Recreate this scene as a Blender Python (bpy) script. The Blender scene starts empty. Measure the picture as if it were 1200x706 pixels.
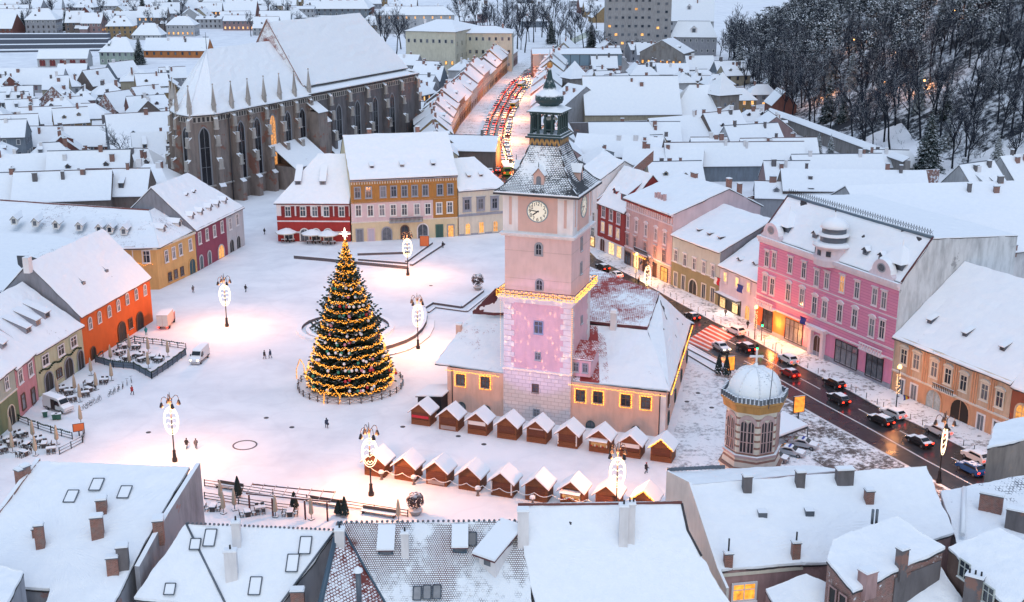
import bpy, bmesh, math, random
from math import radians, sin, cos, pi, tan, atan2, sqrt, hypot
from mathutils import Vector, Matrix
random.seed(7)
scene = bpy.context.scene
COL = scene.collection
V = Vector
# camera frame
F_PX, CX, CY, CAM_H, PITCH = 1450.0, 600.0, 353.0, 78.0, radians(16.6)
_F = V((0, cos(PITCH), -sin(PITCH))); _U = V((0, sin(PITCH), cos(PITCH)))
def P(px, py, z=0.0):
	"""point of the place seen at photograph position px,py if it lies z metres above the square"""
	d = _F + V((1, 0, 0)) * ((px - CX) / F_PX) + _U * ((CY - py) / F_PX)
	t = (z - CAM_H) / d.z
	return V((0, 0, CAM_H)) + d * t
def P2(px, py, z=0.0):
	p = P(px, py, z); return V((p.x, p.y))
def proj(p):
	q = V(p) - V((0, 0, CAM_H)); zc = q.dot(_F)
	return CX + F_PX * q.x / zc, CY - F_PX * q.dot(_U) / zc
def zfor(x, y, py):
	"""height above ground at plan position x,y that is seen at row py"""
	lo, hi = -30.0, 77.9
	for _ in range(50):
		m = (lo + hi) / 2
		if proj((x, y, m))[1] > py: lo = m
		else: hi = m
	return (lo + hi) / 2
def ray_plane(px, py, A, n):
	d = _F + V((1, 0, 0)) * ((px - CX) / F_PX) + _U * ((CY - py) / F_PX)
	o = V((0, 0, CAM_H)); t = (V(A) - o).dot(n) / d.dot(n)
	return o + d * t
# mesh builder
class M:
	def __init__(s): s.v = []; s.f = []; s.mt = []; s.sm = []; s.mats = []; s.T = None
	def mi(s, mat):
		if mat not in s.mats: s.mats.append(mat)
		return s.mats.index(mat)
	def add(s, pts):
		i0 = len(s.v)
		for p in pts:
			p = V(p); s.v.append(s.T @ p if s.T is not None else p)
		return i0
	def face(s, pts, mat, sm=False):
		i = s.add(pts); s.f.append(tuple(range(i, i + len(pts)))); s.mt.append(s.mi(mat)); s.sm.append(sm)
	def idx(s, ids, mat, sm=False):
		s.f.append(tuple(ids)); s.mt.append(s.mi(mat)); s.sm.append(sm)
	def box(s, x0, x1, y0, y1, z0, z1, mat, top=None, side=None):
		a = [(x0, y0, z0), (x1, y0, z0), (x1, y1, z0), (x0, y1, z0), (x0, y0, z1), (x1, y0, z1), (x1, y1, z1), (x0, y1, z1)]
		i = s.add(a)
		for q, m in (((0, 3, 2, 1), mat), ((4, 5, 6, 7), top or mat), ((0, 1, 5, 4), mat), ((1, 2, 6, 5), mat), ((2, 3, 7, 6), mat), ((3, 0, 4, 7), mat)):
			s.idx([i + k for k in q], m)
	def cbox(s, c, sx, sy, sz, mat, rz=0.0, top=None):
		"""box on its base centre c"""
		T0 = s.T; R = Matrix.Translation(V(c)) @ Matrix.Rotation(rz, 4, 'Z')
		s.T = R if T0 is None else T0 @ R
		s.box(-sx / 2, sx / 2, -sy / 2, sy / 2, 0, sz, mat, top); s.T = T0
	def tube(s, p, q, r1, r2, n, mat, cap=True, sm=True):
		p = V(p); q = V(q); d = (q - p)
		if d.length < 1e-6: return
		d.normalize(); a = V((0, 0, 1)) if abs(d.z) < .9 else V((1, 0, 0))
		u = d.cross(a).normalized(); w = d.cross(u)
		i = s.add([p + (u * cos(2 * pi * k / n) + w * sin(2 * pi * k / n)) * r1 for k in range(n)] + [q + (u * cos(2 * pi * k / n) + w * sin(2 * pi * k / n)) * r2 for k in range(n)])
		for k in range(n):
			k2 = (k + 1) % n; s.idx((i + k, i + k2, i + n + k2, i + n + k)[::-1], mat, sm)
		if cap:
			s.idx([i + n + k for k in range(n)][::-1], mat); s.idx([i + k for k in range(n)], mat)
	def path(s, pts, r, n, mat):
		for a, b in zip(pts, pts[1:]):
			ra = r if not callable(r) else r
			s.tube(a, b, r, r, n, mat, True)
	def lathe(s, prof, n, mat, c=(0, 0, 0), rot=0.0, sm=True, capt=True, capb=False):
		"""prof: list of (radius,z)"""
		c = V(c); i = s.add([c + V((r * cos(rot + 2 * pi * k / n), r * sin(rot + 2 * pi * k / n), z)) for r, z in prof for k in range(n)])
		for j in range(len(prof) - 1):
			mm = mat[min(j, len(mat) - 1)] if isinstance(mat, list) else mat
			for k in range(n):
				k2 = (k + 1) % n
				s.idx((i + j * n + k, i + j * n + k2, i + (j + 1) * n + k2, i + (j + 1) * n + k), mm, sm)
		last = mat[-1] if isinstance(mat, list) else mat
		first = mat[0] if isinstance(mat, list) else mat
		if capt: s.idx([i + (len(prof) - 1) * n + k for k in range(n)], last)
		if capb: s.idx([i + k for k in range(n)][::-1], first)
	def ball(s, c, r, mat, n=8, m=5, sz=1.0):
		prof = [(max(1e-3, r * sin(pi * j / m)), -r * sz * cos(pi * j / m)) for j in range(m + 1)]
		s.lathe(prof, n, mat, c, 0, True, False, False)
	def octa(s, c, r, mat):
		c = V(c); i = s.add([c + V(d) * r for d in ((1, 0, 0), (0, 1, 0), (-1, 0, 0), (0, -1, 0), (0, 0, 1), (0, 0, -1))])
		for a in range(4):
			b = (a + 1) % 4; s.idx((i + a, i + b, i + 4), mat, True); s.idx((i + b, i + a, i + 5), mat, True)
	def prism(s, poly, z0, z1, mat, top=None, bottom=True):
		"""vertical prism over a plan polygon (counter-clockwise)"""
		n = len(poly); i = s.add([(p[0], p[1], z0) for p in poly] + [(p[0], p[1], z1) for p in poly])
		for k in range(n):
			k2 = (k + 1) % n; s.idx((i + k, i + k2, i + n + k2, i + n + k), mat)
		s.idx([i + n + k for k in range(n)], top or mat)
		if bottom: s.idx([i + k for k in range(n)][::-1], mat)
	def slab(s, verts, faces, mtop, mside, munder, t1=.22, t2=.16):
		"""a roof: top sheet, snow edge t1 thick, dark fascia t2 below it"""
		verts = [V(p) for p in verts]; n = len(verts)
		ff = []
		for f in faces:
			a, b, c = verts[f[0]], verts[f[1]], verts[f[2]]
			nn = V((0, 0, 0))
			for k in range(len(f)): nn += verts[f[k]].cross(verts[f[(k + 1) % len(f)]])
			ff.append(list(f) if nn.z > 0 else list(f)[::-1])
		i = s.add(verts + [p - V((0, 0, t1)) for p in verts] + [p - V((0, 0, t1 + t2)) for p in verts])
		cnt = {}
		for f in ff:
			for k in range(len(f)): cnt[(f[k], f[(k + 1) % len(f)])] = 1
		for fi, f in enumerate(ff):
			mt_ = mtop[fi] if isinstance(mtop, list) else mtop
			s.idx([i + k for k in f], mt_); s.idx([i + 2 * n + k for k in f][::-1], munder)
			for k in range(len(f)):
				a, b = f[k], f[(k + 1) % len(f)]
				if (b, a) not in cnt:
					s.idx((i + a, i + n + a, i + n + b, i + b), mside); s.idx((i + n + a, i + 2 * n + a, i + 2 * n + b, i + n + b), munder)
	def build(s, name, parent=None, base=None, uv=True):
		me = bpy.data.meshes.new(name)
		off = V(base) if base is not None else V((0, 0, 0))
		me.from_pydata([tuple(p - off) for p in s.v], [], s.f)
		for m in s.mats: me.materials.append(m)
		me.polygons.foreach_set('material_index', s.mt); me.polygons.foreach_set('use_smooth', s.sm)
		if uv:
			l = me.uv_layers.new(name='UVMap'); data = [0.0] * (2 * len(me.loops)); vs = me.vertices
			for p in me.polygons:
				n = p.normal
				if abs(n.z) > .995: u = V((1, 0, 0)); w = V((0, 1, 0))
				else:
					u = V((-n.y, n.x, 0)).normalized(); w = n.cross(u)
				for li in p.loop_indices:
					c = vs[me.loops[li].vertex_index].co
					data[2 * li] = c.dot(u); data[2 * li + 1] = c.dot(w)
			l.data.foreach_set('uv', data)
		me.update()
		o = bpy.data.objects.new(name, me); COL.objects.link(o)
		if parent is not None: o.parent = parent
		return o
# things
def thing(name, label, cat, loc=(0, 0, 0), rz=0.0, group=None):
	o = bpy.data.objects.new(name, None); COL.objects.link(o); o.empty_display_size = .5
	o.location = loc; o.rotation_euler = (0, 0, rz); o['label'] = label; o['category'] = cat
	if group: o['group'] = group
	return o
def tag(o, label, cat, group=None, kind=None):
	if label: o['label'] = label
	if cat: o['category'] = cat
	if group: o['group'] = group
	if kind: o['kind'] = kind
	return o
def dup(root, loc=None, rz=None, label=None, group=None, scale=None):
	def cp(o, par):
		c = o.copy(); COL.objects.link(c)
		if par is not None: c.parent = par
		for ch in KIDS.get(o.name) or o.children: cp(ch, c)
		return c
	r = cp(root, None)
	if loc is not None: r.location = loc
	if rz is not None: r.rotation_euler = (0, 0, rz)
	if scale is not None: r.scale = (scale,) * 3 if not isinstance(scale, tuple) else scale
	if label: r['label'] = label
	if group: r['group'] = group
	return r
KIDS = {}
def freeze(root):
	"""remember the children of a prototype (obj.children is slow in a big file)"""
	def rec(o):
		KIDS[o.name] = list(o.children)
		for c in KIDS[o.name]: rec(c)
	rec(root); return root
ORD = ['first', 'second', 'third', 'fourth', 'fifth', 'sixth', 'seventh', 'eighth', 'ninth', 'tenth', 'eleventh', 'twelfth', 'thirteenth', 'fourteenth', 'fifteenth', 'sixteenth', 'seventeenth', 'eighteenth', 'nineteenth', 'twentieth']
for t_ in ('twenty', 'thirty', 'forty', 'fifty'):
	ORD += [t_ + '-' + w for w in ORD[:9]] + [{'twenty': 'thirtieth', 'thirty': 'fortieth', 'forty': 'fiftieth', 'fifty': 'sixtieth'}[t_]]
# materials
class NT:
	def __init__(s, name):
		s.m = bpy.data.materials.new(name); s.m.use_nodes = True; s.t = s.m.node_tree; s.n = s.t.nodes
		s.b = s.n['Principled BSDF']
	def node(s, typ, **kw):
		n = s.n.new(typ)
		for k, v in kw.items():
			if k in n.inputs: n.inputs[k].default_value = v
			else: setattr(n, k, v)
		return n
	def link(s, a, b): s.t.links.new(a, b)
	def noise(s, scale, detail=4, vec=None, rough=.55):
		n = s.node('ShaderNodeTexNoise'); n.inputs['Scale'].default_value = scale; n.inputs['Detail'].default_value = detail; n.inputs['Roughness'].default_value = rough
		if vec is not None: s.link(vec, n.inputs['Vector'])
		return n.outputs['Fac']
	def ramp(s, fac, a, b, ca=(0, 0, 0, 1), cb=(1, 1, 1, 1)):
		r = s.node('ShaderNodeValToRGB'); r.color_ramp.elements[0].position = a; r.color_ramp.elements[1].position = b
		r.color_ramp.elements[0].color = ca; r.color_ramp.elements[1].color = cb; s.link(fac, r.inputs[0]); return r.outputs[0]
	def mix(s, fac, a, b, typ='MIX'):
		n = s.node('ShaderNodeMix', data_type='RGBA', blend_type=typ)
		for sock, val in ((n.inputs[0], fac), (n.inputs[6], a), (n.inputs[7], b)):
			if isinstance(val, (int, float)): sock.default_value = val
			elif isinstance(val, tuple): sock.default_value = val if len(val) == 4 else (*val, 1)
			else: s.link(val, sock)
		return n.outputs[2]
	def math(s, op, a, b=0.0):
		n = s.node('ShaderNodeMath', operation=op)
		for sock, val in ((n.inputs[0], a), (n.inputs[1], b)):
			if isinstance(val, (int, float)): sock.default_value = val
			else: s.link(val, sock)
		return n.outputs[0]
	def coord(s, which='Object', scale=None):
		c = s.node('ShaderNodeTexCoord').outputs[which]
		if scale:
			m = s.node('ShaderNodeMapping'); m.inputs['Scale'].default_value = scale; s.link(c, m.inputs[0]); c = m.outputs[0]
		return c
	def wpos(s, scale=None):
		c = s.node('ShaderNodeNewGeometry').outputs['Position']
		if scale:
			m = s.node('ShaderNodeMapping'); m.inputs['Scale'].default_value = scale; s.link(c, m.inputs[0]); c = m.outputs[0]
		return c
	def upz(s):
		g = s.node('ShaderNodeNewGeometry'); x = s.node('ShaderNodeSeparateXYZ'); s.link(g.outputs['Normal'], x.inputs[0]); return x.outputs['Z']
	def bump(s, h, strength=.4, dist=.1):
		b = s.node('ShaderNodeBump'); b.inputs['Strength'].default_value = strength; b.inputs['Distance'].default_value = dist
		s.link(h, b.inputs['Height']); s.link(b.outputs[0], s.b.inputs['Normal'])
	def base(s, c):
		if isinstance(c, tuple): s.b.inputs['Base Color'].default_value = (*c[:3], 1)
		else: s.link(c, s.b.inputs['Base Color'])
	def rough(s, r):
		if isinstance(r, (int, float)): s.b.inputs['Roughness'].default_value = r
		else: s.link(r, s.b.inputs['Roughness'])
def c4(c, k=1.0): return (min(1, c[0] * k), min(1, c[1] * k), min(1, c[2] * k), 1)
SNOW = (.83, .85, .88)
MC = {}
def cached(fn):
	def w(*a, **k):
		key = (fn.__name__, a, tuple(sorted(k.items())))
		if key not in MC: MC[key] = fn(*a, **k)
		return MC[key]
	return w
@cached
def plain(name, col, rough=.7, metal=0.0):
	t = NT(name); t.base(col); t.rough(rough); t.b.inputs['Metallic'].default_value = metal
	return t.m
@cached
def emit(name, col, strength):
	t = NT(name); t.base((.02, .02, .02)); t.b.inputs['Emission Color'].default_value = (*col, 1); t.b.inputs['Emission Strength'].default_value = strength
	return t.m
@cached
def plaster(name, col, dirt=.25, rough=.88, snowy=0.0):
	t = NT(name)
	a = t.noise(.35, 5, t.wpos()); b = t.noise(1.6, 6, t.wpos((1, 1, .22)))
	c = t.mix(t.ramp(a, .3, .75), c4(col, 1.06), c4(col, .9))
	c = t.mix(t.math('MULTIPLY', t.ramp(b, .42, .74), min(.75, dirt * 1.7)), c, (col[0] * .5, col[1] * .48, col[2] * .47))
	t.base(c); t.rough(rough); t.bump(t.noise(9, 3, t.wpos()), .12, .03)
	return t.m
@cached
def rustic(name, col, line, sx=1.15, sz=.62, mortar=.045):
	t = NT(name); br = t.node('ShaderNodeTexBrick'); t.link(t.coord('UV'), br.inputs['Vector'])
	br.inputs['Scale'].default_value = 1.0; br.inputs['Brick Width'].default_value = sx; br.inputs['Row Height'].default_value = sz; br.inputs['Mortar Size'].default_value = mortar
	br.inputs['Color1'].default_value = c4(col, 1.04); br.inputs['Color2'].default_value = c4(col, .94); br.inputs['Mortar'].default_value = c4(line)
	a = t.noise(.8, 5, t.wpos()); t.base(t.mix(t.math('MULTIPLY', t.ramp(a, .45, .8), .25), br.outputs['Color'], c4(col, .7))); t.rough(.9)
	t.bump(t.math('SUBTRACT', 1.0, br.outputs['Fac']), .5, .06)
	return t.m
@cached
def brick(name, col=(.27, .10, .07), snow=.0):
	t = NT(name); br = t.node('ShaderNodeTexBrick'); t.link(t.coord('UV'), br.inputs['Vector'])
	br.inputs['Brick Width'].default_value = .32; br.inputs['Row Height'].default_value = .13; br.inputs['Mortar Size'].default_value = .012; br.inputs['Scale'].default_value = 1
	br.inputs['Color1'].default_value = c4(col, 1.2); br.inputs['Color2'].default_value = c4(col, .75); br.inputs['Mortar'].default_value = (.3, .28, .26, 1)
	a = t.noise(1.2, 6, t.wpos()); c = t.mix(t.math('MULTIPLY', t.ramp(a, .45, .7), .5), br.outputs['Color'], (.22, .2, .19))
	if snow: c = t.mix(t.ramp(t.noise(1.0, 8, t.wpos(), .75), .62 - snow * .2, .68 - snow * .2), c, SNOW)
	t.base(c); t.rough(.92)
	return t.m
@cached
def wornwall(name, col, under=(.28, .2, .17), amt=.5):
	"""old plaster flaking off: big stains with a shape of their own"""
	t = NT(name); a = t.noise(.22, 7, t.wpos(), .68); b = t.noise(.7, 6, t.wpos((1, 1, .25)), .65)
	c = t.mix(t.ramp(b, .42, .72), c4(col, 1.08), c4(col, .62)); c = t.mix(t.ramp(a, .66 - .2 * amt, .69 - .2 * amt), c, under)
	t.base(c); t.rough(.92); t.bump(t.noise(4, 5, t.wpos()), .3, .05); return t.m
@cached
def roofsnow(name, cover=.9, tile=(.16, .07, .055), row=.36, big=.06, fine=.5, lean=0.0):
	"""snow lying on tile courses; bare tiles show where the cover is thin"""
	t = NT(name); uv = t.coord('UV')
	br = t.node('ShaderNodeTexBrick'); t.link(uv, br.inputs['Vector'])
	br.inputs['Brick Width'].default_value = .42; br.inputs['Row Height'].default_value = row; br.inputs['Mortar Size'].default_value = .07; br.inputs['Mortar Smooth'].default_value = .6; br.inputs['Scale'].default_value = 1
	n1 = t.noise(big, 5, t.wpos(), .6); n2 = t.noise(.9, 6, t.wpos(), .7); n3 = t.noise(3.2, 3, t.wpos())
	s = t.math('ADD', t.math('MULTIPLY', n1, .9), t.math('MULTIPLY', n2, .45)); s = t.math('ADD', s, t.math('MULTIPLY', n3, .25))
	s = t.math('SUBTRACT', s, t.math('MULTIPLY', br.outputs['Fac'], .13 * fine))
	thr = .95 - .5 * cover     # mean of s is about .8
	m = t.ramp(s, thr, thr + .07)
	tl = t.mix(n2, c4(tile, .8), c4(tile, 1.3))
	sn = t.mix(t.ramp(n2, .3, .7), (.80, .82, .86), (.86, .87, .89))
	t.base(t.mix(m, tl, sn)); t.rough(.8)
	h = t.math('SUBTRACT', t.math('ADD', t.math('MULTIPLY', m, .5), t.math('MULTIPLY', n2, .5)), t.math('MULTIPLY', br.outputs['Fac'], .35 * fine))
	t.bump(h, .35, .08)
	return t.m
@cached
def snowy(name, col, lo=.35, hi=.6, rough=.7, metal=0.0, patch=.35):
	"""anything lying out in the snow: white on its upward faces"""
	t = NT(name); z = t.upz(); n = t.noise(2.5, 5, t.wpos())
	f = t.ramp(t.math('ADD', z, t.math('MULTIPLY', t.math('SUBTRACT', n, .5), patch)), lo, hi)
	t.base(t.mix(f, c4(col), SNOW)); t.rough(t.math('ADD', t.math('MULTIPLY', f, .85 - rough), rough)); t.b.inputs['Metallic'].default_value = metal
	return t.m
@cached
def snowmat(name, tint=1.0, bump=.5, scale=.5):
	t = NT(name); a = t.noise(scale * .15, 4, t.wpos()); b = t.noise(scale * 3, 6, t.wpos(), .65)
	t.base(t.mix(t.ramp(a, .3, .7), (.80 * tint, .82 * tint, .86 * tint), (.86 * tint, .87 * tint, .89 * tint))); t.rough(.75); t.bump(b, bump, .08)
	return t.m
@cached
def glass(name, tone=(.03, .04, .055), rough=.12, var=.5):
	t = NT(name); r = t.node('ShaderNodeObjectInfo').outputs['Random']
	n = t.noise(1.4, 2, t.wpos())
	f = t.math('MULTIPLY', t.ramp(t.math('ADD', t.math('MULTIPLY', r, .7), t.math('MULTIPLY', n, .5)), .45, .9), var)
	t.base(t.mix(f, tone, (.32, .33, .36))); t.rough(rough); t.b.inputs['Specular IOR Level'].default_value = .6
	return t.m
@cached
def litglass(name, col=(1, .55, .16), s=2.0):
	t = NT(name); n = t.noise(1.7, 3, t.wpos()); r = t.node('ShaderNodeObjectInfo').outputs['Random']
	k = t.math('MULTIPLY', t.math('ADD', t.math('MULTIPLY', t.ramp(n, .3, .7), .8), .35), t.math('ADD', t.math('MULTIPLY', r, .8), .5))
	t.base((.1, .08, .05)); t.b.inputs['Emission Color'].default_value = (*col, 1); t.link(t.math('MULTIPLY', k, s), t.b.inputs['Emission Strength']); t.rough(.3)
	return t.m
@cached
def planks(name, col, w=.16, vert=False):
	t = NT(name); wv = t.node('ShaderNodeTexBrick'); t.link(t.coord('UV'), wv.inputs['Vector'])
	wv.inputs['Scale'].default_value = 1; wv.inputs['Brick Width'].default_value = w if vert else 9; wv.inputs['Row Height'].default_value = 9 if vert else w; wv.inputs['Mortar Size'].default_value = .014
	wv.inputs['Color1'].default_value = c4(col, 1.15); wv.inputs['Color2'].default_value = c4(col, .8); wv.inputs['Mortar'].default_value = c4(col, .35)
	n = t.noise(1.2, 6, t.wpos((1, 1, 3))); t.base(t.mix(t.math('MULTIPLY', t.ramp(n, .4, .75), .45), wv.outputs['Color'], c4(col, .5))); t.rough(.75)
	return t.m
G_DARK = glass('window_glass'); G_LIT = litglass('lit_window_glass', (1, .40, .07), .75); G_LIT2 = litglass('bright_shop_glass', (1, .58, .24), 1.1)
W_WHITE = plain('white_window_frame', (.72, .70, .67), .6); W_BROWN = plain('brown_window_frame', (.12, .06, .04), .6); W_GREY = plain('grey_window_frame', (.28, .29, .33), .7)
DARK = plain('dark_fascia', (.05, .045, .05), .8); ZINC = plain('zinc_sheet', (.14, .16, .19), .45, .6); IRON = plain('black_iron', (.02, .02, .024), .5, .3)
SN = snowmat('roof_snow_edge'); BRICK = brick('brick_masonry'); BRICKS = brick('snow_dusted_brick', snow=.5)
R_FULL = roofsnow('deep_roof_snow', 1.05, (.2, .1, .08)); R_MOST = roofsnow('roof_snow', .94); R_THIN = roofsnow('thin_roof_snow', .62, (.13, .06, .05))
# windows
WCACHE = {}
def arch_pts(w, h, n=8, pointed=False):
	"""outline of an arched opening, centred in x, base at -h/2"""
	r = w / 2; pts = [(-r, -h / 2), (r, -h / 2)]
	if pointed:
		for k in range(n + 1):
			a = k / n * pi / 3; pts.append((-r + w * cos(a), h / 2 - w * .866 + w * sin(a)))
		for k in range(n - 1, -1, -1):
			a = k / n * pi / 3; pts.append((r - w * cos(a), h / 2 - w * .866 + w * sin(a)))
	else:
		for k in range(n + 1): pts.append((r * cos(pi * k / n), h / 2 - r + r * sin(pi * k / n)))
	return pts
def window_meshes(w, h, style, fm, pm, fw, hood):
	key = (round(w, 2), round(h, 2), style, fm.name, pm.name, fw, hood)
	if key in WCACHE: return WCACHE[key]
	m = M(); g = M(); d = .14; a, b = w / 2, h / 2
	if style in ('arch', 'point', 'archdoor'):
		ip = arch_pts(w, h, 8, style == 'point'); op = arch_pts(w + 2 * fw, h + 2 * fw if style != 'archdoor' else h + fw, 8, style == 'point')
		if style == 'archdoor': op = [(x, z + fw / 2) for x, z in op]
		n = len(ip)
		for k in range(n):
			k2 = (k + 1) % n
			if style == 'archdoor' and k == 0: continue
			(x1, z1), (x2, z2), (X1, Z1), (X2, Z2) = ip[k], ip[k2], op[k], op[k2]
			m.face([(x1, -d, z1), (X1, -d, Z1), (X2, -d, Z2), (x2, -d, z2)], fm)
			m.face([(X1, -d, Z1), (X1, 0, Z1), (X2, 0, Z2), (X2, -d, Z2)], fm); m.face([(x1, 0, z1), (x1, -d, z1), (x2, -d, z2), (x2, 0, z2)], fm)
		g.face([(x, -.03, z) for x, z in ip], pm)
		if style != 'archdoor' and w > .7:
			m.box(-.05, .05, -.1, -.04, -b, b - .02, fm);
			for q in (.33, .66) if h > 3 else (.5,): m.box(-a, a, -.1, -.04, -b + h * q - .04, -b + h * q + .04, fm)
		elif style == 'archdoor': m.box(-.03, .03, -.07, -.035, -b, b - .05, fm)
	else:
		for x0, x1, z0, z1 in ((-a - fw, -a, -b - fw, b + fw), (a, a + fw, -b - fw, b + fw), (-a, a, b, b + fw), (-a, a, -b - fw, -b)):
			m.box(x0, x1, -d, 0, z0, z1, fm)
		g.face([(-a, -.03, -b), (a, -.03, -b), (a, -.03, b), (-a, -.03, b)], pm)
		if style == 'plain':
			m.box(-.05, .05, -.1, -.04, -b, b, fm); m.box(-a, -.05, -.1, -.04, b * .3 - .05, b * .3 + .05, fm); m.box(.05, a, -.1, -.04, b * .3 - .05, b * .3 + .05, fm)
		elif style == 'shop':
			n = max(1, int(w / 1.3))
			for k in range(1, n): x = -a + w * k / n; m.box(x - .04, x + .04, -.1, -.04, -b, b, fm)
			m.box(-a, a, -.12, -.105, b * .45 - .05, b * .45 + .05, fm)
		elif style == 'door': m.box(-.03, .03, -.08, -.04, -b, b, fm)
		if style == 'plain': m.box(-a - fw - .08, a + fw + .08, -.26, 0, -b - fw - .12, -b - fw - .003, fm, SN)   # sill with snow
		if hood == 1: m.box(-a - fw - .15, a + fw + .15, -.35, 0, b + fw + .1, b + fw + .32, fm, SN)
		elif hood == 2:
			q = a + fw + .2; z = b + fw + .12
			for k in range(8):
				a1, a2 = pi * k / 8, pi * (k + 1) / 8
				m.face([(q * cos(a1), -.3, z + .55 * sin(a1)), (q * cos(a1), 0, z + .55 * sin(a1)), (q * cos(a2), 0, z + .55 * sin(a2)), (q * cos(a2), -.3, z + .55 * sin(a2))], SN)
			m.face([(q * cos(pi * k / 8), -.3, z + .55 * sin(pi * k / 8)) for k in range(9)], fm)
	mo = m.build('window_frame_mesh'); go = g.build('window_pane_mesh'); r = (mo.data, go.data)
	bpy.data.objects.remove(mo); bpy.data.objects.remove(go); WCACHE[key] = r
	return r
class Facade:
	"""a vertical wall plane from A to B (left to right as seen from outside), at plan positions"""
	def __init__(s, A, B, z0, root, loc):
		s.A = V((A[0], A[1], z0)); s.u = V((B[0] - A[0], B[1] - A[1], 0)); s.L = s.u.length; s.u.normalize(); s.n = V((s.u.y, -s.u.x, 0)); s.root = root; s.loc = V(loc); s.ang = atan2(s.u.y, s.u.x)
	def uv(s, px, py):
		p = ray_plane(px, py, s.A, s.n); q = p - s.A; return q.dot(s.u), p.z
	def pt(s, u, z, out=0.0): return V((s.A.x, s.A.y, 0)) + s.u * u + s.n * out + V((0, 0, z))
	def win(s, u, z, w, h, style='plain', fm=None, pm=None, fw=.14, hood=0, name='window', out=.07, pane='pane'):
		fm = fm or W_WHITE; pm = pm or G_DARK
		a, b = window_meshes(w, h, style, fm, pm, fw, hood)
		o = bpy.data.objects.new(name, a); COL.objects.link(o); o.parent = s.root; o.location = s.pt(u, z, out) - s.loc; o.rotation_euler = (0, 0, s.ang)
		p = bpy.data.objects.new(pane, b); COL.objects.link(p); p.parent = o
		return o
	def wins(s, pix, w, h, **k):
		return [s.win(*s.uv(px, py), w, h, **k) for px, py in pix]
	def row(s, n, z, w, h, u0=None, u1=None, **k):
		u0 = s.L / n / 2 if u0 is None else u0; u1 = s.L - u0 if u1 is None else u1
		for i in range(n): s.win(u0 + (u1 - u0) * (i / (n - 1) if n > 1 else .5), z, w, h, **k)
	def strip(s, z0, z1, out, mat, name='cornice', u0=-.15, u1=None, top=None, m=None):
		"""moulding along the wall"""
		own = m is None; m = m or M(); u1 = s.L + .15 if u1 is None else u1
		a = s.pt(u0, z0, out); b = s.pt(u1, z0, out); c = s.pt(u1, z0, -.0); d = s.pt(u0, z0, 0)
		m.prism([a, b, c, d], z0, z1, mat, top or mat)
		return m.build(name, s.root, s.loc) if own else m
	def boxat(s, m, u0, u1, z0, z1, out0, out1, mat, top=None):
		m.prism([s.pt(u0, 0, out1), s.pt(u1, 0, out1), s.pt(u1, 0, out0), s.pt(u0, 0, out0)], z0, z1, mat, top or mat)
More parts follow.
